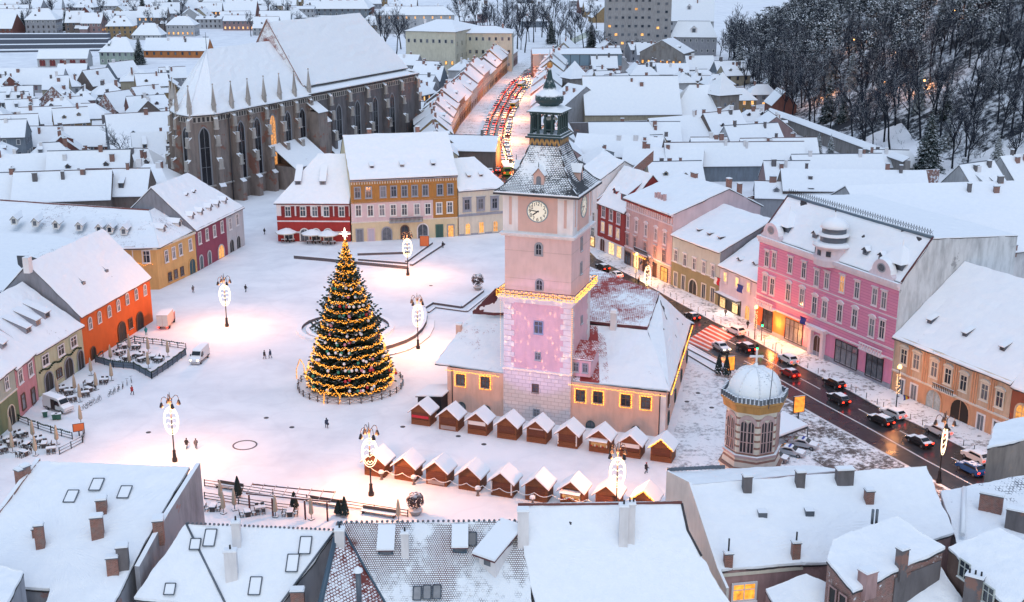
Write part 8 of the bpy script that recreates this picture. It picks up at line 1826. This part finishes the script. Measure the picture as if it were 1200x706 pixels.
for lane, off, step, away in ((0, -.34, 6.3, True), (1, -.10, 6.4, True), (2, .16, 6.6, True), (3, .38, 8.0, False)):
	s = 4.0 + lane * 2.2; n = 0
	while True:
		r = along(s);
		if r is None or s > 330: break
		c, d, w = r; nrm = V((d.y, -d.x)); q = c + nrm * (off * min(w, 13)); kd, co = kinds[(k * 5 + lane) % 7]; k += 1; n += 1
		key = (kd, co.name, 'drive'); o = dup(CP[key]) if key in CP else CP.setdefault(key, car_proto(kd, co)); o.location = (q.x, q.y, .016); o.rotation_euler = (0, 0, atan2(d.y, d.x) + (0 if away else pi) + random.uniform(-.04, .04))
		o['label'] = f'{cnames[co.name]} car, {ORD[n - 1]} from the near end, {("leftmost", "second", "third", "rightmost")[lane]} lane of the far street'; o['group'] = 'cars queuing in the far street'; s += step * random.uniform(.9, 1.25)
		if lane == 3 and n % 5 == 1: s += 9
for s in (10, 70, 130, 200, 270):
	r = along(s)
	if r: lamp_light('street_glow', (r[0].x + 4, r[0].y, 6.5), 9000, (1, .30, .08), .6)
def bus(px, py, head, label):
	p = P2(px, py); t = thing('bus', label, 'bus', (p.x, p.y, .02), head, 'buses in the far street'); G = snowy('lime_bus_paint', (.30, .36, .03), .6, .9, .4); m = M(); m.box(-5.5, 5.5, -1.25, 1.25, .35, 3.0, G); m.build('body', t)
	m = M(); m.box(-5.45, 5.45, -1.2, 1.2, 3.002, 3.25, SN); m.build('roof', t)
	for s in (-1, 1): m = M(); m.box(-5.2, 5.2, s * 1.26 - .01, s * 1.26 + .01, 1.35, 2.6, CGL); m.build('side_window', t); m = M(); m.cbox((-5.52, s * .95, .9), .08, .3, .4, TAIL); m.build('tail_light', t)
	m = M(); m.box(-5.53, -5.505, -1.05, 1.05, 1.5, 2.6, CGL); m.build('rear_window', t); m = M(); m.box(5.505, 5.53, -1.1, 1.1, 1.1, 2.7, CGL); m.build('windscreen', t)
	for x in (-3.4, 3.4):
		for s in (-1, 1): m = M(); m.tube((x, s * 1.05, .48), (x, s * 1.27, .48), .48, .48, 12, TYRE); m.build('wheel', t)
for px, py, lb in ((593, 203, 'lime-green bus nearest the square at the foot of the far street'), (603, 127, 'lime-green bus halfway up the far street'), (611, 104, 'lime-green bus near the top of the far street')): bus(px, py, radians(95) if py > 150 else radians(80), lb)
def van(pf, pb, label, L=5.7, door=False):
	f_, b_ = P2(*pf), P2(*pb); d = (f_ - b_).normalized(); c = (f_ + b_) / 2; t = thing('van', label, 'van', (c.x, c.y, 0), atan2(d.y, d.x)); VP = snowy('white_van_paint', (.60, .62, .64), .55, .8, .35)
	prof = [(-2.85, .4), (2.8, .4), (2.9, .75), (2.75, 1.1), (2.0, 1.35), (1.25, 2.3), (.9, 2.5), (-2.8, 2.6), (-2.88, 1.0)]; m = M(); hw = body_mesh(m, prof, 2.0, VP, .16, 1.2, 2.6); m.build('body', t)
	m = M(); m.face([(1.98, -.85, 1.46), (1.98, .85, 1.46), (1.36, .78, 2.3), (1.36, -.78, 2.3)], CGL); m.build('windscreen', t)
	for s in (-1, 1):
		m = M(); q = lambda x, z: (x, s * (hw(z) + .02), z); m.face([q(1.75, 1.35), q(1.2, 2.1), q(.4, 2.15), (.4, s * (hw(1.35) + .02), 1.35)], CGL); m.build('side_window', t)
		m = M(); m.cbox((2.8, s * .72, .8), .2, .34, .28, HEADL if not door else plain('clear_lens', (.6, .6, .62), .2)); m.build('headlight', t); m = M(); m.cbox((-2.88, s * .85, 1.1), .08, .2, .5, plain('dull_red_lens', (.3, .02, .02), .3)); m.build('tail_light', t)
		m = M(); m.cbox((1.55, s * 1.1, 1.4), .12, .26, .34, DARK); m.build('mirror', t); m = M(); m.box(-2.7, 2.5, s * 1.005 - .012, s * 1.005 + .012, .42, .58, DARK); m.build('sill', t)
		for x in (1.85, -1.75): m = M(); m.tube((x, s * .78, .36), (x, s * 1.03, .36), .36, .36, 14, TYRE); w_ = m.build('wheel', t); m = M(); m.tube((x, s * 1.0, .36), (x, s * 1.045, .36), .2, .2, 10, RIM); m.build('rim', w_)
	if door: m = M(); m.box(-.6, .45, -1.03, -1.0, .55, 2.25, plain('open_van_interior', (.03, .02, .02), .8)); m.build('door_opening', t)
	m = M(); m.box(2.84, 2.93, -.6, .6, .62, .85, DARK); m.build('grille', t); return t
van((222, 434), (246, 412), 'white van driving across the snow with one headlight lit'); van((88, 487), (50, 475), 'white van parked before the lime house with its side door open', door=True)
f_, b_ = P2(202, 374), P2(189, 390); d = (f_ - b_).normalized(); c = (f_ + b_) / 2
t = thing('box_truck', 'small box truck with pale doors and an orange-lit side by the orange house', 'truck', (c.x, c.y, 0), atan2(d.y, d.x)); m = M(); m.box(-3.2, 1.4, -1.15, 1.15, .8, 3.2, plain('truck_box', (.5, .36, .32), .5), SN); m.build('cargo_box', t); m = M(); m.box(1.5, 3.1, -1.05, 1.05, .5, 2.3, plain('truck_cab', (.35, .10, .06), .4), SN); m.build('cab', t); m = M(); m.face([(3.12, -.9, 1.3), (3.12, .9, 1.3), (3.12, .9, 2.15), (3.12, -.9, 2.15)], CGL); m.build('windscreen', t)
for s in (-1, 1):
	m = M(); m.box(-3.26, -3.21, s * .57 - .53, s * .57 + .53, .9, 3.1, plain('white_truck_door', (.62, .58, .55), .5)); m.build('rear_door', t); m = M(); m.cbox((-3.25, s * .9, .55), .1, .3, .2, TAIL); m.build('tail_light', t)
	for x in (2.2, -1.9): m = M(); m.tube((x, s * .85, .42), (x, s * 1.12, .42), .42, .42, 12, TYRE); m.build('wheel', t)
# terraces
CLOTH = snowy('beige_parasol_cloth', (.40, .33, .25), .6, 1.0, .85); TBL = snowy('dark_terrace_table', (.06, .05, .05), .5, .75); RAILM = snowy('blue_black_railing', (.03, .04, .055), .7, .95)
def parasol_proto():
	t = thing('closed_parasol', 'x', 'parasol'); m = M(); m.tube((0, 0, 0), (0, 0, 3.3), .05, .05, 6, IRON); m.box(-.35, .35, -.35, .35, 0, .12, DARK, SN); m.build('pole', t); m = M(); m.lathe([(.20, .8), (.34, 1.0), (.30, 1.8), (.22, 2.6), (.12, 3.2), (.03, 3.4)], 9, CLOTH); m.build('cloth', t); return freeze(t)
def table_proto():
	t = thing('terrace_table', 'x', 'table'); m = M(); m.box(-.75, .75, -.45, .45, .7, .78, TBL, SN); m.box(-.72, .72, -.42, .42, .782, .86, SN); m.build('tabletop', t)
	for x in (-.6, .6): m = M(); m.box(x - .06, x + .06, -.35, .35, 0, .7, TBL); m.build('leg', t)
	return freeze(t)
def chair_proto():
	t = thing('terrace_chair', 'x', 'chair'); m = M(); m.box(-.24, .24, -.24, .24, .42, .48, TBL, SN); m.build('seat', t); m = M(); m.box(-.24, .24, .2, .26, .48, .95, TBL); m.build('backrest', t)
	for x in (-.2, .2):
		for y in (-.2, .2): m = M(); m.box(x - .03, x + .03, y - .03, y + .03, 0, .42, TBL); m.build('leg', t)
	return freeze(t)
pp_, tp_, cp_ = parasol_proto(), table_proto(), chair_proto(); cnt = {}
def place(proto, px, py, rz, label, group):
	p = P2(px, py); o = proto if proto.name not in cnt else dup(proto); cnt[proto.name] = 1; o.location = (p.x, p.y, 0); o.rotation_euler = (0, 0, rz); o['label'] = label; o['group'] = group; return o
PA = {'fenced terrace before the orange house': [(130, 424), (152, 411), (152, 429), (174, 414), (174, 432), (197, 418)], 'open terrace before the lime house': [(68, 464), (88, 460), (94, 471), (107, 440), (113, 457), (131, 446)], 'railed terrace at the left edge': [(13, 511), (15, 530), (39, 515), (42, 534), (67, 521), (95, 497)], 'wooden terrace behind the near roofs': [(259, 588), (275, 598), (262, 602), (323, 606), (365, 609), (467, 611)]}
for w, l in PA.items():
	for i, (px, py) in enumerate(sorted(l)): place(pp_, px, py, i, f'closed beige parasol, {ORD[i]} from left on the {w}', 'closed parasols')
TA = {'fenced terrace before the orange house': [(140, 416), (146, 408), (160, 409), (163, 419), (166, 424), (180, 421), (186, 424), (148, 422), (138, 426)], 'open terrace before the lime house': [(81, 462), (84, 470), (100, 464), (106, 452), (122, 449), (74, 459), (104, 459)], 'railed terrace at the left edge': [(25, 512), (9, 518), (32, 524), (48, 519), (52, 524), (2, 530), (28, 534), (60, 530), (14, 522)], 'wooden terrace behind the near roofs': [(250, 598), (290, 604), (305, 600), (340, 604)]}
for w, l in TA.items():
	for i, (px, py) in enumerate(sorted(l)):
		a = random.uniform(0, 3); o = place(tp_, px, py, a, f'snow-covered table, {ORD[i]} from left on the {w}', 'terrace tables'); p = o.location
		for j, (s, q_) in enumerate(((-1, -.4), (1, -.4), (-1, .4), (1, .4))):
			c_ = cp_ if cp_.name not in cnt else dup(cp_); cnt[cp_.name] = 1; c_.location = (p.x + s * .85 * -sin(a) + q_ * cos(a), p.y + s * .85 * cos(a) + q_ * sin(a), 0); c_.rotation_euler = (0, 0, a + (0 if s > 0 else pi)); c_['label'] = f'dark snowy chair, {ORD[i]} table from left, {w}'; c_['group'] = f'chairs of the {w}, table {i + 1}'
def railing(name, label, pix, h=1.1, mat=None, panel=None, cat='railing', step=1.9, garl=False):
	mat = mat or RAILM; pts = [P2(*q) for q in pix]; L = V((*pts[0], 0)); t = thing(name, label, cat, L); m = M(); g = M()
	for a, b in zip(pts, pts[1:]):
		n = max(1, int((b - a).length / step))
		for k in range(n + 1):
			q = a + (b - a) * k / n; o = M(); o.cbox((q.x, q.y, 0), .13, .13, h + .15, mat, 0, SN); o.build('post', t, L)
		A_, B_ = V((*a, 0)), V((*b, 0))
		for z in (h, h * .55, h * .12): m.tube(A_ + V((0, 0, z)), B_ + V((0, 0, z)), .06, .06, 4, mat)
		if panel:
			d = (b - a).normalized(); nn = V((-d.y, d.x)) * .02; g.prism([a - nn, b - nn, b + nn, a + nn], h * .12, h * .98, panel)
		if garl:
			for k in range(int((b - a).length / .4)): q = a + (b - a) * k * .4 / (b - a).length; m.ball((q.x, q.y, h + .1 - .15 * abs(sin(k * .5))), .16, plain('fir_garland', (.02, .045, .025), .8), 5, 3)
	m.build('rail', t, L)
	if g.f: g.build('panel', t, L)
PANB = snowy('frosted_blue_panel', (.10, .14, .19), .4, .8, patch=.9)
railing('terrace_fence', 'dark panelled fence with garlands round the terrace before the orange house', [(112, 425), (121, 418)], garl=True)
railing('terrace_fence', 'near panelled side of the fence before the orange house', [(112, 425), (133, 431), (157, 433), (178, 444.5), (197, 432), (218, 416.5)], 1.3, None, PANB, garl=True); railing('terrace_fence', 'far open side of the fence before the orange house', [(138, 409), (158, 401), (190, 405), (218, 409.5)], garl=True); railing('terrace_fence', 'left garlanded side of the railed terrace at the left edge', [(5, 499), (22, 494), (45, 503), (60, 508), (85, 515)], garl=True); railing('terrace_fence', 'right side of the railed terrace nearest the orange board', [(70, 533), (97, 519), (99, 508)])
railing('terrace_rail', 'long thin dark rail edging the square above the near roofs', [(240, 570), (320, 582), (400, 594), (478, 606)], 1.0, IRON, None, 'railing', 4.5); railing('terrace_rail', 'lower dark rail parallel to the long one, behind the near roofs', [(240, 585), (320, 597), (345, 600)], 1.0, IRON, None, 'railing', 4.5)
DKR = snowy('dark_red_pergola_wood', (.10, .03, .03), .6, .9); p0 = P2(320, 604); t = thing('pergola', 'dark red pergola posts and beams on the wooden terrace', 'pergola', (p0.x, p0.y, 0)); L_ = V((p0.x, p0.y, 0))
for px, py in ((293, 602), (320, 606), (358, 609), (384, 611)): q = P2(px, py); m = M(); m.cbox((q.x, q.y, 0), .22, .22, 2.9, DKR, 0); m.build('post', t, L_)
m = M(); a, b = V((*P2(290, 601), 2.95)), V((*P2(388, 611), 2.95)); m.tube(a, b, .14, .14, 4, DKR); m.tube(a + V((.3, 3, 0)), b + V((.3, 3, 0)), .14, .14, 4, DKR)
for k in range(8): q = a + (b - a) * k / 7; m.tube(q, q + V((.3, 3.2, .1)), .07, .07, 4, DKR)
m.build('beam', t, L_)
for i, (p0_, p1_) in enumerate((((254, 571), (284, 576)), ((362, 589.5), (400, 595.5)), ((424, 601), (464, 607)))):
	a, b = P2(*p0_), P2(*p1_); c = (a + b) / 2; d = b - a; t = thing('long_bench', f'long snow-covered bench, {ORD[i]} from left along the rail', 'bench', (c.x, c.y, 0), atan2(d.y, d.x), 'benches along the rail'); l = d.length; m = M(); m.box(-l / 2, l / 2, -.45, .35, .42, .52, WOODF, SN); m.build('seat', t); m = M(); m.box(-l / 2, l / 2, .36, .46, .5, 1.05, WOODF, SN); m.build('backrest', t)
	for s in (-.45, .45): m = M(); m.box(s * l - .08, s * l + .08, -.4, .4, 0, .42, WOODF); m.build('leg', t)
for i, (px, py, hh) in enumerate(((279, 583, 2.6), (345, 597, 2.0), (404, 606, 2.4), (842, 440, 3.4), (851, 442, 3.5), (397, 604, 1.6))):
	p = P2(px, py); t = thing('potted_fir', ('potted slim fir, leftmost on the wooden terrace', 'potted slim fir in the middle of the wooden terrace', 'potted slim fir at the right of the wooden terrace', 'left one of two slim cypresses by the crossing verge', 'right one of two slim cypresses by the crossing verge', 'shorter potted fir beside the right one on the terrace')[i], 'potted fir', (p.x, p.y, 0)); m = M(); m.lathe([(.4, 0), (.5, .5), (.45, .52)], 10, snowy('stone_tub', (.3, .28, .27), .6, .9)); m.build('tub', t); m = M()
	for k in range(380): z = .5 + hh * rnd.random(); r = (.55 * (1 - (z - .5) / hh) ** .7 + .05) * (1 if hh < 3 else 1.3); a = rnd.uniform(0, 6.28); c = V((r * cos(a), r * sin(a), z)); m.face([c + V((cos(a + 1.57) * .14, sin(a + 1.57) * .14, 0)), c + V((cos(a) * .12, sin(a) * .12, -.1)), c - V((cos(a + 1.57) * .14, sin(a + 1.57) * .14, 0)), c + V((0, 0, .3))], NEEDD)
	m.build('foliage', t)
for i, (px, py) in enumerate(((338, 281), (368, 282.5), (386, 283.5))):
	p = P2(px, py); t = thing('open_parasol', f'open cream parasol loaded with snow, {ORD[i]} from left before the red house', 'parasol', (p.x, p.y - 2.5, 0), 0, 'open parasols'); m = M(); m.tube((0, 0, 0), (0, 0, 3.6), .07, .05, 6, IRON); m.build('pole', t); m = M(); m.lathe([(2.9, 2.45), (2.9, 2.7), (1.5, 3.3), (.1, 3.75)], 8, snowy('cream_parasol_cloth', (.55, .50, .42), .3, .75), (0, 0, 0), 0, False); m.build('canopy', t)
	o = place(tp_, px - 5, py + 3, .3, f'dark table under the {ORD[i]} open parasol from left', 'tables before the red house'); o = place(tp_, px + 4, py + 3, .6, f'second dark table under the {ORD[i]} open parasol from left', 'tables before the red house')
def bin_(px, py, lb): p = P2(px, py); t = thing('wheelie_bin', lb, 'bin', (p.x, p.y, 0), .4); m = M(); m.lathe([(.45, .1), (.58, 1.0)], 4, plain('dark_green_plastic', (.02, .10, .07), .5), (0, 0, 0), pi / 4, False); m.build('body', t); m = M(); m.box(-.48, .48, -.48, .48, 1.0, 1.1, plain('dark_green_plastic', (.02, .10, .07), .5), SN); m.build('lid', t)
bin_(53, 489, 'dark green bin at the rear wheel of the parked van'); bin_(64, 492, 'left of two dark green bins under the van door'); bin_(69, 492, 'right of two dark green bins under the van door')
def bicycle():
	t = thing('bicycle', 'x', 'bicycle'); m = M()
	for a, b in (((-.5, 0, .33), (-.15, 0, .8)), ((-.15, 0, .8), (.4, 0, .82)), ((.4, 0, .82), (0, 0, .33)), ((0, 0, .33), (-.15, 0, .85)), ((.4, 0, .95), (.52, 0, .33)), ((-.5, 0, .33), (0, 0, .33))): m.tube(a, b, .03, .03, 5, RAILM)
	m.build('frame', t)
	for x in (-.5, .52):
		m = M()
		for k in range(14): a, b = 2 * pi * k / 14, 2 * pi * (k + 1) / 14; m.tube((x + .33 * cos(a), 0, .33 + .33 * sin(a)), (x + .33 * cos(b), 0, .33 + .33 * sin(b)), .03, .03, 4, TYRE)
		m.build('wheel', t)
	m = M(); m.box(-.28, -.04, -.07, .07, .86, .93, TYRE, SN); m.build('saddle', t); m = M(); m.tube((.4, -.28, 1.0), (.4, .28, 1.0), .025, .025, 5, IRON); m.build('handlebar', t); return freeze(t)
bk0 = bicycle()
for i, (px, py) in enumerate(((99, 480), (104, 477), (109, 474), (116, 470.5), (129, 464), (134, 461), (139, 458), (144, 455), (149, 451), (154, 448))): place(bk0, px, py, radians(60) + .1 * i, f'dark bicycle, {ORD[i]} from left in the rack line by the open terrace', 'parked bicycles')
def board(px, py, rz, w, h, mat, label, z=.3): p = P2(px, py); t = thing('advert_board', label, 'sign', (p.x, p.y, 0), rz); m = M(); m.box(-w / 2 - .1, w / 2 + .1, -.1, .1, z, z + h + .2, IRON, SN); m.tube((0, 0, 0), (0, 0, z), .12, .12, 6, IRON); m.build('frame', t); m = M(); m.box(-w / 2, w / 2, -.125, -.102, z + .1, z + h + .1, mat); m.build('panel', t)
board(497.5, 291, 0, 2.2, 2.6, plain('orange_poster', (.55, .14, .04), .6), 'orange poster board standing before the long palace', .5); board(935, 494, .3, 1.9, 2.7, litglass('lit_amber_poster', (1, .28, .02), 1.0), 'tall lit amber advert board by the canopy near the road', 1.6); board(856, 438, .3, 1.3, 2.6, litglass('lit_amber_poster', (1, .28, .02), 1.0), 'small lit amber advert board beside the two cypresses', .6); board(93, 511, .4, 1.6, 1.2, plain('orange_poster', (.55, .14, .04), .6), 'orange board at the corner of the railed terrace', .8)
p = P2(925, 507); t = thing('canopy', 'flat snow-covered canopy on thin posts beside the belfry', 'canopy', (p.x, p.y, 0)); L_ = V((p.x, p.y, 0)); cc = [V((*P2(906, 497, 3), 3)), V((*P2(908, 512, 3), 3)), V((*P2(947, 497.5, 3), 3)), V((*P2(917, 481, 3), 3))]
polyroof(t, L_, cc, [(0, 1, 2, 3)], SN, 'roof', .3, .35)
for q in cc: m = M(); m.tube((q.x, q.y, 0), (q.x, q.y, 2.6), .1, .1, 6, ZINC); m.build('post', t, L_)
m = M(); m.tube((0, 0, 0), (0, 0, 1.05), .06, .06, 6, IRON); m.ball((0, 0, 1.1), .09, SN, 6, 4); b0 = m.build('bollard'); n = 0
for a, b in zip(kf[1:], kf[2:]):
	l = (b - a).length; k = 1.0
	while k < l:
		d = (b - a).normalized(); q = a + d * k + V((-d.y, d.x)) * .5; o = b0 if n == 0 else b0.copy()
		if n: COL.objects.link(o)
		n += 1; o.location = (q.x, q.y, .13); tag(o, 'thin dark bollard with a snow cap along the pavement kerb', 'bollard', 'bollards along the kerb'); k += 3.1
def pole_lamp(px, py, lb, hgt=7.0, green=False):
	p = P2(px, py); t = thing('street_lamp', lb, 'street lamp', (p.x, p.y, .13)); m = M(); m.tube((0, 0, 0), (0, 0, hgt), .11, .06, 6, IRON); m.build('pole', t); m = M(); m.lathe([(.32, hgt), (.38, hgt + .35), (.12, hgt + .7)], 8, IRON if green else emit('yellow_lamp_head', (1, .55, .15), 3)); m.build('head', t)
	if green:
		m = M()
		for z in (3.0,): m.box(-.18, .18, -.2, .2, z, z + 1.0, DARK)
		m.build('signal_box', t); m = M(); m.ball((0, -.22, 3.2), .2, emit('green_signal', (.01, 1, .2), 6), 8, 6); m.ball((-.1, -.22, 3.2), .05, DARK, 4, 3); m.build('green_lamp', t)
	else:
		lamp_light('street_lamp_glow', (p.x - .5, p.y - 1.2, hgt - .3), 450, (1, .38, .12), .35)
		m = M()
		for k in range(60): m.octa((random.uniform(-.35, .35), random.uniform(-.3, .3), 2.4 + 3.6 * k / 60), .08, BULBW)
		m.build('light_string', t)
pole_lamp(1050, 478, 'street lamp wrapped in white lights with flags beside it, by the peach house'); pole_lamp(884, 399, 'street lamp in warm lights between lavender house and pink palace', 6.5); pole_lamp(745, 332, 'street lamp in white lights before the ornate pink townhouse', 6.5); pole_lamp(886, 428, 'traffic signal showing green behind the dome cross', 3.4, True); pole_lamp(892, 400, 'traffic signal showing green at the orange shopfront', 3.4, True)
lamp_light('crossing_glow', V((*P2(846, 388), 5.5)), 1300, (1, .28, .06), .5); lamp_light('shop_glow', V((*P2(905, 398), 3.2)), 700, (1, .36, .10), .5); lamp_light('shop_glow', V((*P2(930, 410), 3.2)), 600, (1, .36, .10), .5); lamp_light('shop_glow', V((*P2(758, 330), 3.5)), 700, (1, .45, .15), .4); lamp_light('shop_glow', V((*P2(850, 368), 2.5)), 200, (1, .8, .6), .4)
# people
def person(px, py, rz, coat, legs, label, pose='walk', hat=None, bag=None):
	p = P2(px, py); t = thing('person', label, 'person', (p.x, p.y, 0), rz); s = .22 if pose == 'walk' else .04
	J = dict(pel=(0, 0, .95), ch=(.02, 0, 1.32), nk=(.02, 0, 1.50), hd=(.05, 0, 1.64), tp=(.05, 0, 1.75), hl=(0, .11, .9), kl=(s + .04, .11, .5), al=(s - .04, .11, .09), tl=(s + .14, .11, .04), hr=(0, -.11, .9), kr=(-s * .4 + .05, -.11, .5), ar=(-s - .06, -.11, .1), tr=(-s + .1, -.11, .04), sl=(.02, .2, 1.42), el=(-s * .5 - .02, .27, 1.16), wl=(-s * .2 + .08, .27, .92), fl=(-s * .2 + .12, .27, .82), sr=(.02, -.2, 1.42), er=(s * .5 - .02, -.27, 1.16), wr=(s + .1, -.26, .95), fr=(s + .15, -.26, .86))
	R = dict(pel=.17, ch=.2, nk=.075, hd=.11, tp=.07, hl=.11, kl=.075, al=.06, tl=.045, hr=.11, kr=.075, ar=.06, tr=.045, sl=.1, el=.07, wl=.055, fl=.045, sr=.1, er=.07, wr=.055, fr=.045); E = [('pel', 'ch'), ('ch', 'nk'), ('nk', 'hd'), ('hd', 'tp'), ('pel', 'hl'), ('hl', 'kl'), ('kl', 'al'), ('al', 'tl'), ('pel', 'hr'), ('hr', 'kr'), ('kr', 'ar'), ('ar', 'tr'), ('ch', 'sl'), ('sl', 'el'), ('el', 'wl'), ('wl', 'fl'), ('ch', 'sr'), ('sr', 'er'), ('er', 'wr'), ('wr', 'fr')]
	ks = list(J); me = bpy.data.meshes.new('body'); me.from_pydata([J[k] for k in ks], [(ks.index(a), ks.index(b)) for a, b in E], []); o = bpy.data.objects.new('skeleton', me); COL.objects.link(o); md = o.modifiers.new('s', 'SKIN'); o.modifiers.new('d', 'SUBSURF').levels = 2
	for i, k in enumerate(ks): me.skin_vertices[0].data[i].radius = (R[k],) * 2; me.skin_vertices[0].data[i].use_root = k == 'pel'
	b = bpy.data.meshes.new_from_object(o.evaluated_get(bpy.context.evaluated_depsgraph_get())); bpy.data.objects.remove(o); b.name = 'body'; b.materials.clear()
	for mm in (coat, legs, plain('skin', (.45, .26, .2), .6), plain('dark_hair', (.03, .02, .015), .7), plain('black_shoe', (.015, .015, .015), .6)): b.materials.append(mm)
	for q in b.polygons:
		z = q.center.z; q.use_smooth = True; q.material_index = 4 if z < .12 else (1 if z < .78 and abs(q.center.y) < .2 else (2 if z > 1.5 and not (q.center.x < .03 or z > 1.72) else (3 if z > 1.53 else (2 if z < .9 and abs(q.center.y) > .2 else 0))))
	bo = bpy.data.objects.new('body', b); COL.objects.link(bo); bo.parent = t; m = M(); m.ball((.045, 0, 1.715), .125, hat or plain('dark_hair', (.03, .02, .015), .7), 10, 6, .75); m.build('hair' if not hat else 'hat', t)
	m = M(); m.lathe([(.235, .72), (.23, 1.0), (.225, 1.25), (.2, 1.42), (.1, 1.5)], 12, coat, (.01, 0, 0), 0, True, True, True); m.build('coat', t)
	if bag: m = M(); m.cbox((.1, -.3, .5), .34, .14, .34, bag); m.build('bag', t)
CB_, CN, CR_, CG = plain('black_coat', (.02, .02, .025), .8), plain('navy_coat', (.025, .04, .08), .8), plain('red_coat', (.35, .03, .03), .8), plain('grey_coat', (.12, .12, .13), .8); JE = plain('dark_trousers', (.02, .022, .03), .8); TEALC = plain('teal_coat', (.02, .22, .24), .7)
for a in ((383, 502, 2.0, CN, JE, 'person in a navy coat carrying a bag below the Christmas tree', 'walk', None, CB_), (219, 526, 1.2, CB_, JE, 'person in black, left of the two walkers by the lamp post'), (230, 526.5, 1.8, CG, JE, 'person in a grey coat, right of the two walkers by the lamp post'), (155, 463, -.6, CR_, JE, 'person in a red coat walking past the bicycles'), (310, 421, 0, CB_, JE, 'person in black, left of the pair left of the tree'), (317, 420, 3, CN, JE, 'person in navy, right of the pair left of the tree'), (288, 342.5, 1, CB_, JE, 'person in black on the snow right of the golden house'), (226.5, 343.5, 2, CG, JE, 'person in grey near the golden house doorway'), (310, 275, 1, CB_, JE, 'person in black near the red house corner'), (757, 555, .3, CB_, JE, 'person with a red hat striding past the last huts', 'walk', CR_), (171.5, 393, 2, TEALC, plain('teal_trousers', (.02, .22, .24), .7), 'person in teal standing by the orange house doorway', 'stand'), (519, 291, 2, CB_, JE, 'person in black at the top of the platform steps', 'stand'), (876, 385, 1, CB_, JE, 'person in black on the pavement before the lavender house'), (850, 371, 4, CG, JE, 'person in grey before the lit shop window'), (748, 334, 2, CB_, JE, 'person in black at the lit entrance of the ornate townhouse', 'stand')): person(*a)
